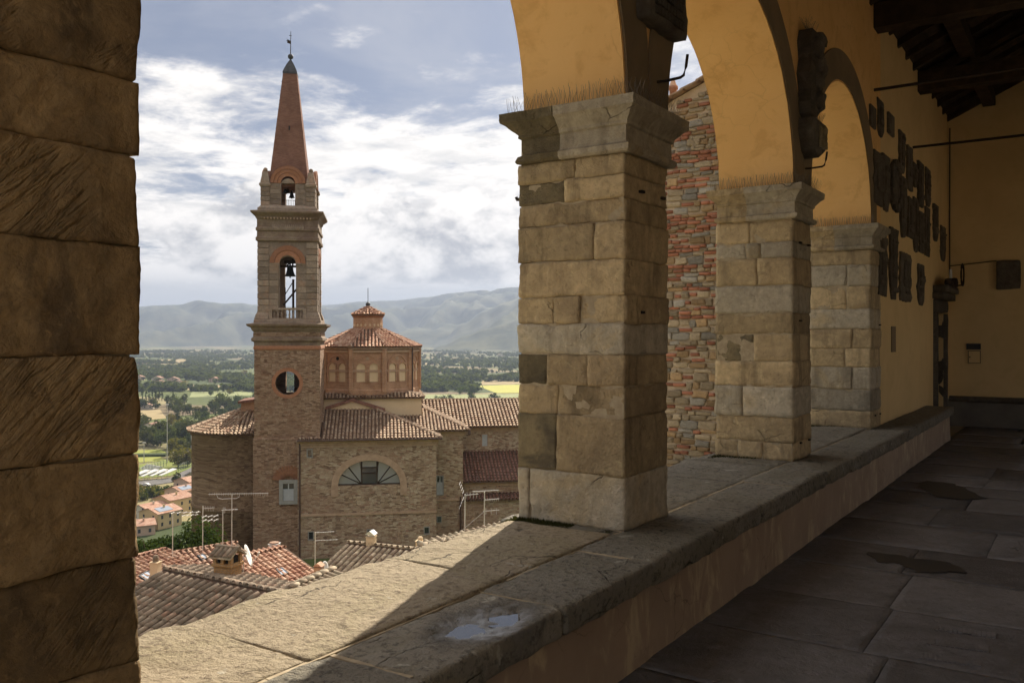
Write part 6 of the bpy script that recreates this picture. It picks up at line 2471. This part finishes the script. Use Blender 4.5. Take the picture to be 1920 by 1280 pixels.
def M_field(name, c1, c2, sc=0.05):
    m, t = new_mat(name)
    v = t.n('ShaderNodeTexCoord').outputs['Object']
    n = t.noise(v, sc, 6, 0.7, 0.4)
    col = t.mix(t.ramp(n, 0.35, 0.68), c1, c2)
    finish(t, col, 0.95, None, spec=0.1)
    return m


MT['f_green'] = M_field('grass_field', (0.15, 0.19, 0.045), (0.20, 0.21, 0.06))
MT['f_pitch'] = M_field('pitch_grass', (0.22, 0.25, 0.055), (0.27, 0.27, 0.07))
MT['f_straw'] = M_field('straw_field', (0.36, 0.28, 0.15), (0.28, 0.22, 0.12))
MT['f_yellow'] = M_field('yellow_green_field', (0.42, 0.40, 0.10), (0.34, 0.34, 0.09))
MT['f_pale'] = M_field('pale_green_field', (0.27, 0.29, 0.14), (0.22, 0.24, 0.11))
MT['asphalt'] = M_field('asphalt', (0.16, 0.15, 0.145), (0.12, 0.115, 0.11), .3)
sheet('field', [(895, 723), (1010, 720), (1010, 736), (930, 737)], MT['f_yellow'])
sheet('field', [(800, 740), (1010, 738), (1010, 752), (790, 756)], MT['f_pale'], .15)
sheet('field', [(905, 713), (1010, 711), (1010, 719), (900, 721)], MT['f_straw'], .2)
sheet('field', [(800, 678), (860, 676), (850, 683), (795, 684)], MT['f_straw'], .2)
sheet('field', [(865, 677), (905, 674), (890, 683), (850, 684)], MT['f_pale'], .2)
sheet('field', [(240, 772), (300, 768), (312, 784), (230, 792)], MT['f_straw'])
sheet('field', [(352, 723), (440, 722), (448, 729), (350, 731)], MT['f_straw'])
sheet('field', [(290, 674), (350, 673), (345, 679), (280, 680)], MT['f_straw'])
sheet('field', [(360, 735), (470, 731), (475, 741), (355, 745)], MT['f_pale'])
sheet('sports_pitch', [(200, 846), (302, 843), (318, 852), (190, 856)], MT['f_pitch'])
sheet('sports_pitch', [(190, 858), (300, 856), (314, 864), (180, 872)], MT['f_pitch'])
sheet('hedge_strip', [(190, 855.5), (318, 852.5), (310, 856), (190, 858.5)], M_field('hedge_green', (0.045, 0.06, 0.025), (0.06, 0.075, 0.03), .4), 1.6)
sheet('road', [(190, 912), (320, 896), (368, 872), (372, 876), (330, 903), (190, 926)], MT['asphalt'], .3)
sheet('verge', [(250, 872), (330, 862), (372, 862), (372, 872), (320, 892), (250, 898)], MT['f_green'], .22)

# hills
SKY1 = [(-500, 585), (0, 578), (150, 580), (258, 575), (300, 572), (335, 571), (372, 563), (392, 566), (420, 569), (450, 568), (480, 571), (560, 574), (620, 571), (680, 565), (740, 563), (800, 557), (850, 549), (900, 544), (970, 538), (1050, 528), (1200, 520), (1500, 510), (2200, 515), (3200, 530)]
SKY2 = [(560, 668), (700, 662), (790, 656), (830, 634), (870, 605), (910, 582), (950, 566), (985, 553), (1050, 540), (1150, 528), (1400, 520), (1800, 530), (2600, 560), (3400, 600)]


def interp(tab, u):
    if u <= tab[0][0]:
        return tab[0][1]
    for (a, va_), (b, vb_) in zip(tab, tab[1:]):
        if u <= b:
            f = (u - a) / (b - a)
            f = f * f * (3 - 2 * f)
            return va_ + (vb_ - va_) * f
    return tab[-1][1]


MT['hill'] = M_field('wooded_hill', (0.028, 0.040, 0.020), (0.11, 0.11, 0.055), 0.0045)


def hills(name, tab, r0, rc, r1, u0, u1, nu, nr, seed, rough):
    m_ = MB()
    rs = [r0 + (rc - r0) * (i / (nr * .7)) for i in range(int(nr * .7))]
    rs += [rc + (r1 - rc) * (i / (nr * .3)) for i in range(int(nr * .3) + 1)]
    for d in rs:
        for k in range(nu + 1):
            u = u0 + (u1 - u0) * k / nu
            zc_ = (HOR - interp(tab, u)) / F * rc + CAM_H
            t_ = (d - r0) / (rc - r0) if d <= rc else 1 - (d - rc) / (r1 - rc)
            t_ = max(0.0, t_)
            p = FWD * d + RGT * ((u - 960) / F * d)
            q = Vector((p.x, p.y, seed * 100)) / 1500.0
            ridge_ = 1 - abs(mn.fractal(q, 1.0, 2.0, 5)) * 1.6
            sh = t_ ** 1.25 if d <= rc else t_
            bumpy = (ridge_ - .55) * rough * math.sin(math.pi * min(1, t_ * .93)) * (1.0 if d <= rc else .3)
            z = VALLEY - 6 + (zc_ - VALLEY + 6) * (sh + bumpy * .55)
            if d <= rc:
                lim = CAM_H + (zc_ - CAM_H) * d / rc
                z = min(z, lim - 2 + 4 * mn.noise(q * 30))
            z += 5 * mn.noise(q * 22) * t_
            m_.v.append((p.x, p.y, max(z, VALLEY - 8)))
    w = nu + 1
    for i in range(len(rs) - 1):
        for k in range(nu):
            m_.f.append((i * w + k, i * w + k + 1, (i + 1) * w + k + 1, (i + 1) * w + k)); m_.mi.append(0)
    return kind(m_.build(name, MT['hill'], None, True), 'structure')


hills('hills', SKY1, 6000, 10500, 14000, -1100, 3400, 700, 90, 1, 1.5)
hills('hills', SKY2, 4000, 6800, 8200, 560, 3000, 460, 80, 2, 1.2)


# ------------------------------------------------------------------ trees
MT['leaf_a'] = M_leaf('leaves_dark', (0.040, 0.056, 0.020), (0.065, 0.082, 0.028), 0.30)
MT['leaf_b'] = M_leaf('leaves_mid', (0.060, 0.080, 0.026), (0.095, 0.11, 0.036), 0.35)
MT['leaf_c'] = M_leaf('leaves_yellow', (0.13, 0.13, 0.032), (0.17, 0.145, 0.04), 0.40)
MT['leaf_near'] = M_leaf('leaves_near', (0.028, 0.045, 0.014), (0.050, 0.068, 0.020), 0.28, nscale=1.2)
MT['bark'] = M_simple('bark', (0.09, 0.065, 0.045), (0.06, 0.045, 0.03), 6, 0.95, 0.4)


def crown(mb_, rg, R_, H_, z0, nclump, nleaf, leaf, mi=0, cyp=False):
    cl = []
    for _ in range(nclump):
        while True:
            p = Vector((rg.uniform(-1, 1), rg.uniform(-1, 1), rg.uniform(-1, 1)))
            if 0.25 < p.length < 1:
                break
        c_ = Vector((p.x * R_ * .72, p.y * R_ * .72, z0 + H_ / 2 + p.z * H_ * .36))
        cl.append((c_, R_ * rg.uniform(.26, .46)))
    for _ in range(nleaf):
        c_, r_ = rg.choice(cl)
        d = Vector((rg.gauss(0, 1), rg.gauss(0, 1), rg.gauss(0.15, 1))).normalized()
        p = c_ + d * (r_ * rg.uniform(.65, 1.05))
        n_ = (d + Vector((rg.gauss(0, .5), rg.gauss(0, .5), rg.gauss(.2, .5)))).normalized()
        a = n_.orthogonal().normalized()
        a.rotate(Matrix.Rotation(rg.uniform(0, 6.28), 3, n_))
        b = n_.cross(a)
        s_ = leaf * rg.uniform(.6, 1.3)
        mb_.face([p - a * s_ * .5, p + b * s_ * .38, p + a * s_ * .5, p - b * s_ * .38], mi)


def tree_mesh(name, seed, R_, H_, mat, nclump=11, nleaf=420, leaf=1.15, trunk=1.6):
    """returns (crown mesh, trunk mesh)"""
    rg = random.Random(seed)
    m_ = MB()
    m_.tube([(0, 0, -1.0), (0.1, 0, trunk + .5), (.25, .1, trunk + H_ * .35)], .28, 6, r1=.10)
    for k in range(4):
        a = k * 1.6 + rg.random()
        m_.tube([(.1, 0, trunk), (math.cos(a) * R_ * .5, math.sin(a) * R_ * .5, trunk + H_ * .4)], .12, 4, r1=.04)
    tr = m_.mesh('trunk', MT['bark'])
    m_ = MB()
    crown(m_, rg, R_, H_, trunk * .6, nclump, nleaf, leaf, 0)
    return m_.mesh('crown', mat), tr


TREES = []
for k in range(9):
    rg = random.Random(k + 90)
    R_ = rg.uniform(4.0, 6.5)
    TREES.append(tree_mesh('broadleaf_tree', k, R_, R_ * rg.uniform(1.3, 1.75), MT[('leaf_a', 'leaf_b', 'leaf_a', 'leaf_b', 'leaf_c', 'leaf_a', 'leaf_b', 'leaf_a', 'leaf_b')[k]]))
CYP = []
for k in range(3):
    CYP.append(tree_mesh('cypress_tree', k + 40, 1.35, 11 + k, MT['leaf_a'], 14, 260, .8, .4))

ZONES = {}


def place_tree(u, v, me, s_, label, group, name='broadleaf_tree', rg=random):
    p = gp(u, v)
    o = thing(name, label, 'shrub' if name == 'shrub' else 'tree', (p.x, p.y, VALLEY), rg.uniform(0, 6.28), group)
    o.scale = (s_ * rg.uniform(.85, 1.25), s_ * rg.uniform(.85, 1.25), s_ * rg.uniform(.85, 1.15))
    obj('crown', me[0], o)
    obj('trunk', me[1], o)
    return o


TONE = ('dark green', 'mid green', 'dark green', 'mid green', 'yellowish', 'dark green', 'mid green', 'dark green', 'mid green')


def zone_label(u, v, k, left):
    far = 'far' if v < 712 else ('farther' if v < 745 else ('middle' if v < 800 else 'nearer'))
    if left:
        side_ = 'beside the near pier' if u < 320 else ('midway between pier and tower' if u < 410 else 'close to the tower and apse roof')
        lb = 'rounded %s tree in the %s valley %s' % (TONE[k], far, side_)
    else:
        side_ = 'beside the drum' if u < 880 else 'beside the middle pier'
        lb = 'rounded %s hazy tree in the %s valley %s' % (TONE[k], far, side_)
    return lb, 'trees: ' + lb


rg = random.Random(21)
n_t = 0


def clear(u, v):
    """open fields, pitch, road and houses stay free of trees"""
    for (ua, ub, va_, vb_) in ((230, 318, 840, 874), (240, 345, 874, 930), (272, 304, 784, 818), (320, 372, 862, 882), (240, 308, 768, 786), (892, 1010, 716, 738), (350, 446, 721, 732), (795, 1010, 742, 752), (262, 330, 925, 990), (280, 350, 674, 680)):
        if ua < u < ub and va_ < v < vb_:
            return False
    return True


tries = 0
while n_t < 240 and tries < 6000:
    tries += 1
    v = 690 + 235 * rg.random() ** 1.25
    u = rg.uniform(232, 492)
    if v > 845 and rg.random() < .45:
        continue
    if not clear(u, v):
        continue
    p = gp(u, v)
    cl_ = mn.noise(Vector((p.x, p.y, 0)) / 150.0)
    if cl_ < 0.02 and rg.random() < .88:
        continue
    k = rg.randrange(9)
    place_tree(u, v, TREES[k], rg.uniform(.85, 1.5), *zone_label(u, v, k, True), rg=rg)
    n_t += 1
tries = 0
n_t = 0
while n_t < 85 and tries < 4000:
    tries += 1
    v = rg.uniform(690, 765)
    u = rg.uniform(785, 1000)
    if v > 714 and rg.random() < .72:
        continue
    if not clear(u, v):
        continue
    k = rg.choice((0, 1, 2, 3, 5, 6, 7, 8))
    place_tree(u, v, TREES[k], rg.uniform(.8, 1.4), *zone_label(u, v, k, False), rg=rg)
    n_t += 1
for k in range(13):
    place_tree(348 + k * 3.1 + rg.uniform(-.6, .6), 779 + rg.uniform(-1, 1), CYP[k % 3], .85, 'slim dark cypress in the row left of the apse roof', 'row of cypresses in the valley', 'cypress_tree', rg)
for k in range(7):
    place_tree(268 + k * 6 + rg.uniform(-1, 1), 752 + rg.uniform(-1, 1), CYP[k % 3], 1.3, 'tall dark cypress in the grove at the far left of the valley', 'cypress grove', 'cypress_tree', rg)
for (u, v, k, s_, lb) in ((334, 876, 4, 1.5, 'big yellowish-green tree beside the sports pitch'), (352, 874, 4, 1.1, 'smaller yellowish tree touching the apse edge by the pitch'), (350, 838, 0, 2.0, 'broad dark tree mass left of the apse roof'),
                          (322, 842, 7, 1.5, 'dark tree behind the sports pitch lamp mast'), (300, 838, 6, 1.4, 'light green tree behind the sports pitch'), (275, 836, 8, 1.5, 'light green tree at the far left behind the pitch'),
                          (332, 912, 2, .8, 'small dark tree standing by the road bend'), (328, 775, 1, 1.6, 'wide pale green tree above the lone house'), (424, 768, 3, 1.8, 'large rounded tree just left of the tower'), (400, 775, 6, 1.3, 'rounded tree beside the large one left of the tower')):
    place_tree(u, v, TREES[k], s_, lb, 'landmark trees in the valley', rg=rg)

for _ in range(55):
    u, v = rg.uniform(240, 485), rg.uniform(765, 845)
    if clear(u, v):
        k = rg.randrange(9)
        place_tree(u, v, TREES[k], rg.uniform(.9, 1.6), *zone_label(u, v, k, True), rg=rg)

# shrubs along the road and between the houses
BUSH = [tree_mesh('shrub', k + 70, 2.2, 2.6, MT[('leaf_b', 'leaf_a', 'leaf_c')[k]], 7, 240, .6, .2) for k in range(3)]
for k in range(46):
    u = 252 + rg.random() * 110
    v = 922 + (330 - u) * .10 + rg.uniform(-6, 14)
    if 262 < u < 345 and v > 938:
        v = 926 + rg.uniform(-6, 5)
    place_tree(u, v, BUSH[k % 3], rg.uniform(.8, 1.7), '%s bushy shrub along the road, %s' % (('mid green', 'dark green', 'yellowish')[k % 3], 'beside the near pier' if u < 305 else 'towards the apse'), 'shrubs along the road: %s, %s' % (('mid green', 'dark green', 'yellowish')[k % 3], 'pier side' if u < 305 else 'apse side'), 'shrub', rg)

# far woods that read as one mass
rgn = random.Random(5)
m_ = MB()
protos = []
for k in range(5):
    q = MB()
    crown(q, random.Random(k), 6.0, 9.0, 0, 6, 34, 4.2)
    protos.append(q)
for _ in range(9500):
    d = 1250 + (4700 - 1250) * rgn.random() ** 1.3
    u = rgn.uniform(120, 1120)
    p = FWD * d + RGT * ((u - 960) / F * d)
    if mn.noise(Vector((p.x / 260, p.y / 150, 3.3))) < -.12 + .1 * rgn.random():
        continue
    vrow = HOR + (CAM_H - VALLEY) * F / d
    if not clear(u, vrow):
        continue
    q = protos[rgn.randrange(5)]
    s_ = rgn.uniform(.9, 2.0)
    ca, sa = math.cos(rgn.random() * 6), math.sin(rgn.random() * 6)
    b0 = len(m_.v)
    m_.v.extend((p.x + (x * ca - y_ * sa) * s_, p.y + (x * sa + y_ * ca) * s_, VALLEY - 1 + z * min(s_, 1.35)) for (x, y_, z) in q.v)
    m_.f.extend(tuple(b0 + i for i in f) for f in q.f)
    m_.mi.extend(q.mi)
kind(m_.build('far_woodland', MT['leaf_b']), 'stuff', 'distant woods and hedgerows fading into the hazy valley')

# big dark tree between the red roofs and the apse
for (u, v, D, R_, H_, lab, sd) in ((350, 1062, 60, 2.9, 4.6, 'dense dark green tree behind the red roofs, left of the apse', 3), (280, 1068, 58, 2.2, 3.6, 'lighter edged dark tree at the far left behind the red roofs', 5)):
    P = at(u, v, D)
    t_ = thing('near_tree', lab, 'tree', (P.x, P.y, P.z - 4))
    rg2 = random.Random(sd)
    m_ = MB()
    m_.tube([(0, 0, -4), (.1, .05, 2.5), (.2, 0, 4.8)], .22, 8, r1=.10)
    for k in range(7):
        a = k * .9
        m_.tube([(.05, 0, 2 + k * .3), (math.cos(a) * R_ * .6, math.sin(a) * R_ * .6, 4.2 + k * .35)], .09, 5, r1=.02)
    m_.build('trunk', MT['bark'], t_)
    m_ = MB()
    crown(m_, rg2, R_, H_, 2.6, 30, 9000, .22)
    m_.build('crown', MT['leaf_near'], t_)

# ------------------------------------------------------------------ valley houses and the sports ground
MT['ochre'] = M_simple('ochre_render', (0.55, 0.42, 0.22), (0.50, 0.38, 0.20), .4, .95, .05)
MT['pink'] = M_simple('pink_render', (0.50, 0.36, 0.27), (0.44, 0.32, 0.24), .4, .95, .05)
MT['pale'] = M_simple('pale_render', (0.60, 0.54, 0.42), (0.54, 0.48, 0.38), .4, .95, .05)
MT['roof_far'] = M_tile('far_roof_tile', [(0.33, 0.175, 0.12), (0.40, 0.235, 0.165), (0.46, 0.30, 0.22)], .2, cell=1.2)
MT['panel'] = M_glass('solar_glass', (0.30, 0.34, 0.40), .12)


def valley_house(label, u, v, w, l, h, rot, wall='ochre', pitch=20, wins=(2, 2), chim=True, panels=False):
    p = gp(u, v)
    h_ = thing('valley_house', label, 'house', (p.x, p.y, VALLEY), YAW + R(rot), 'houses in the valley')
    hw, hl = w / 2, l / 2
    rise = hw * math.tan(R(pitch))
    m_ = MB()
    m_.loft([[Vector((-hw, y_, -1)), Vector((hw, y_, -1)), Vector((hw, y_, h)), Vector((0, y_, h + rise)), Vector((-hw, y_, h))] for y_ in (-hl, hl)])
    m_.build('wall', MT[wall], h_)
    m_ = MB()
    o = .5
    for s_ in (-1, 1):
        z0 = h - o * math.tan(R(pitch)) + .03
        ring = lambda y_: [Vector((s_ * (hw + o), y_, z0)), Vector((0, y_, h + rise + .03)), Vector((0, y_, h + rise + .25)), Vector((s_ * (hw + o), y_, z0 + .22))]
        m_.loft([ring(-hl - o), ring(hl + o)])
    r_ = m_.build('roof', MT['roof_far'], h_)
    if chim:
        m_ = MB(); m_.box(hw * .3, hw * .3 + .6, -.3, .3, h + rise * .4, h + rise + .9)
        m_.build('chimney', MT[wall], r_)
    if panels:
        m_ = MB()
        z0 = h + rise + .30
        k = math.tan(R(pitch))
        m_.loft([[Vector((hw * a, y_, z0 - hw * a * k + d_)) for (a, d_) in ((.25, 0), (.85, 0), (.85, .1), (.25, .1))] for y_ in (-hl * .75, hl * .4)])
        m_.build('solar_panel', MT['panel'], r_)
    nx, nz_ = wins
    for i in range(nx):
        for j in range(nz_):
            x = -hw + w * (i + .5) / nx
            z = 1.4 + j * 2.9
            if z + 1.4 > h + .5:
                continue
            m_ = MB(); m_.box(x - .55, x + .55, -hl - .05, -hl + .05, z, z + 1.5)
            f_ = m_.build('window', MT['pipe'], h_)
            m_ = MB(); m_.box(x - .42, x + .42, -hl - .08, -hl + .02, z + .12, z + 1.38)
            m_.build('pane', MT['glass_dark'], f_)
    for i in range(max(1, int(l / 4))):
        y_ = -hl + l * (i + .5) / max(1, int(l / 4))
        for j in range(nz_):
            z = 1.4 + j * 2.9
            if z + 1.5 > h:
                continue
            m_ = MB(); m_.box(hw - .05, hw + .05, y_ - .5, y_ + .5, z, z + 1.5)
            m_.build('window', MT['glass_dark'], h_)
    return h_


valley_house('ochre gabled house at the front of the terrace row, windows facing the town', 301, 986, 11.5, 12, 6.6, -28, 'ochre', 18, (2, 2), True, True)
valley_house('terrace house with red roof and solar panels directly behind the ochre gabled house', 325, 962, 11, 13, 7.2, -28, 'ochre', 18, (2, 2), True, False)
valley_house('terrace house with a white roof panel next to the apse', 343, 944, 11, 12, 7.0, -28, 'pink', 18, (2, 2), True, True)
valley_house('farthest terrace house, its roof just left of the apse wall', 358, 925, 11, 12, 7.0, -28, 'pink', 18, (2, 2), True, False)
valley_house('terrace house left of the ochre one, roof edge towards the road', 283, 972, 9, 12, 5.5, -28, 'pale', 18, (2, 2), True, False)
valley_house('low pink house at the bottom left beside the pier', 268, 1000, 10, 8, 4.2, -60, 'pink', 18, (3, 1), True, False)
valley_house('lone pale two-storey house among trees', 287, 812, 10.5, 10, 7.2, -18, 'pale', 17, (2, 2), True, False)
valley_house('small white house at the field edge', 278, 766, 11, 8, 3.6, 10, 'pale', 20, (2, 1), False, False)
valley_house('orange-roofed pavilion beside the sports pitch', 345, 869, 8, 7, 3.0, 20, 'pale', 22, (2, 1), False, False)
for k, (u, v, w, rot, lb) in enumerate(((262, 712, 16, 10, 'leftmost of the far farmhouses'), (296, 714, 18, -12, 'long far farmhouse with a pale roof'), (325, 716, 20, 5, 'far farmhouse with a red roof in the middle'), (336, 722, 14, 20, 'small far farmhouse in front of the red-roofed one'), (403, 716, 18, -8, 'pale far farmhouse nearest the tower'), (300, 722, 15, 0, 'low far barn below the long farmhouse'))):
    valley_house(lb + ' across the valley', u, v, w, 10, 5.5, rot, 'pale' if k % 2 else 'pink', 20, (3, 2), False, False)
for k, (u, v) in enumerate(((820, 664), (938, 668))):
    valley_house('tiny pale house at the foot of the hill, %s' % ('left of the drum trees' if k == 0 else 'nearer the middle pier'), u, v, 22, 14, 8, 5, 'pale', 20, (3, 2), False, False)


def lamp_mast(label, u, v, h):
    p = gp(u, v)
    l_ = thing('lamp_mast', label, 'lamp mast', (p.x, p.y, VALLEY), YAW, 'sports ground lamp masts')
    m_ = MB(); m_.tube([(0, 0, -1), (0, 0, h)], .32, 8, r1=.16)
    m_.build('pole', MT['alu'], l_)
    m_ = MB()
    for k in (-1, 0, 1):
        m_.box(k * .7 - .28, k * .7 + .28, -.2, .2, h - .5, h + .3)
    m_.build('floodlight', MT['alu'], l_)


lamp_mast('tallest grey floodlight mast beside the sports pitch', 313.5, 868, 37)
lamp_mast('floodlight mast partly behind the apse, right of the pitch', 364, 852, 19)
lamp_mast('short floodlight mast at the left of the pitch', 270, 868, 13)
lamp_mast('thin floodlight mast between the yellow tree and the apse', 358.5, 852, 15)

for k in range(4):
    p = gp(262 + k * 17, 896 + (3 - k) * .8)
    c_ = thing('solar_canopy', '%s white sloping canopy in the row beside the road' % ('first', 'second', 'third', 'last')[k], 'canopy', (p.x, p.y, VALLEY), YAW + R(-35), 'white canopies by the road')
    m_ = MB()
    m_.loft([[Vector((x, y_, z)) for (y_, z) in ((-5, 2.2), (5, 4.6), (5, 4.8), (-5, 2.4))] for x in (-2.3, 2.3)])
    m_.build('canopy_roof', MT['white'], c_)
    for (x, y_, z) in ((-2.2, -4.6, 2.3), (2.2, -4.6, 2.3), (-2.2, 4.6, 4.5), (2.2, 4.6, 4.5)):
        m_ = MB(); m_.tube([(x, y_, -.5), (x, y_, z)], .1, 5)
        m_.build('post', MT['alu'], c_)

p = gp(274, 911)
car = thing('parked_car', 'small white car parked on the road left of the canopies', 'car', (p.x, p.y, VALLEY + .3), YAW + R(-12))
prof = [(-2.1, .35), (-2.15, .75), (-1.9, .95), (-1.3, 1.0), (-.8, 1.42), (.7, 1.45), (1.35, 1.0), (2.0, .92), (2.15, .6), (2.1, .35)]
m_ = MB(); m_.loft([[Vector((x, y_, z)) for x, z in prof] for y_ in (-.85, .85)])
m_.build('body', MT['white'], car)
m_ = MB(); m_.loft([[Vector((x, y_, z)) for x, z in ((-1.1, 1.05), (-.75, 1.36), (.65, 1.38), (1.15, 1.03))] for y_ in (-.87, .87)])
m_.build('side_windows', MT['glass_dark'], car)
for x in (-1.35, 1.35):
    for y_ in (-.8, .8):
        m_ = MB()
        m_.tube([(x, y_ - .1, .33), (x, y_ + .1, .33)], .33, 12)
        m_.build('wheel', MT['iron'], car)

# stand and green fence of the sports ground
p = gp(276, 882)
st = thing('spectator_stand', 'grey metal spectator stand in front of the pitch', 'stand', (p.x, p.y, VALLEY), YAW + R(-40))
for k in range(6):
    m_ = MB(); m_.box(-9, 9, k * .8, k * .8 + .7, k * .45, k * .45 + .4)
    m_.build('bench_row', MT['alu'], st)
for k in range(9):
    m_ = MB(); m_.tube([(-9 + k * 2.25, 5, 0), (-9 + k * 2.25, 5, 4.8)], .08, 5)
    m_.build('post', MT['alu'], st)
MT['fence_green'] = M_simple('green_fence_paint', (0.06, 0.12, 0.075), None, 3, .6, 0)
for (ua, va_, ub, vb_, lb) in ((335, 884, 372, 868, 'green wire fence beside the orange-roofed pavilion'), (262, 890, 312, 874, 'grey-green wire fence between the stand and the canopies')):
    a, b = gp(ua, va_), gp(ub, vb_)
    f_ = thing('wire_fence', lb, 'fence', ((a.x + b.x) / 2, (a.y + b.y) / 2, VALLEY))
    O_ = Vector(f_.location)
    for k in range(10):
        q = a.lerp(b, k / 9)
        m_ = MB(); m_.tube([Vector((q.x, q.y, VALLEY - .5)) - O_, Vector((q.x, q.y, VALLEY + 4.2)) - O_], .12, 5)
        m_.build('post', MT['fence_green'], f_)
    m_ = MB()
    for z in (.4, 1.4, 2.4, 3.4, 4.1):
        m_.tube([Vector((a.x, a.y, VALLEY + z)) - O_, Vector((b.x, b.y, VALLEY + z)) - O_], .05, 4)
    m_.build('rails', MT['fence_green'], f_)

# ------------------------------------------------------------------ air
hz = MB()
hz.box(-19500, 19500, -19500, 19500, VALLEY - 10, 700)
m, t = new_mat('haze_air')
pv_ = t.n('ShaderNodeVolumePrincipled', {'Color': rgb((0.385, 0.455, 0.605)), 'Density': 0.000105, 'Anisotropy': 0.25})
t.n('ShaderNodeOutputMaterial', {'Volume': pv_.outputs[0]})
kind(hz.build('haze', m), 'stuff', 'pale haze lying over the valley')
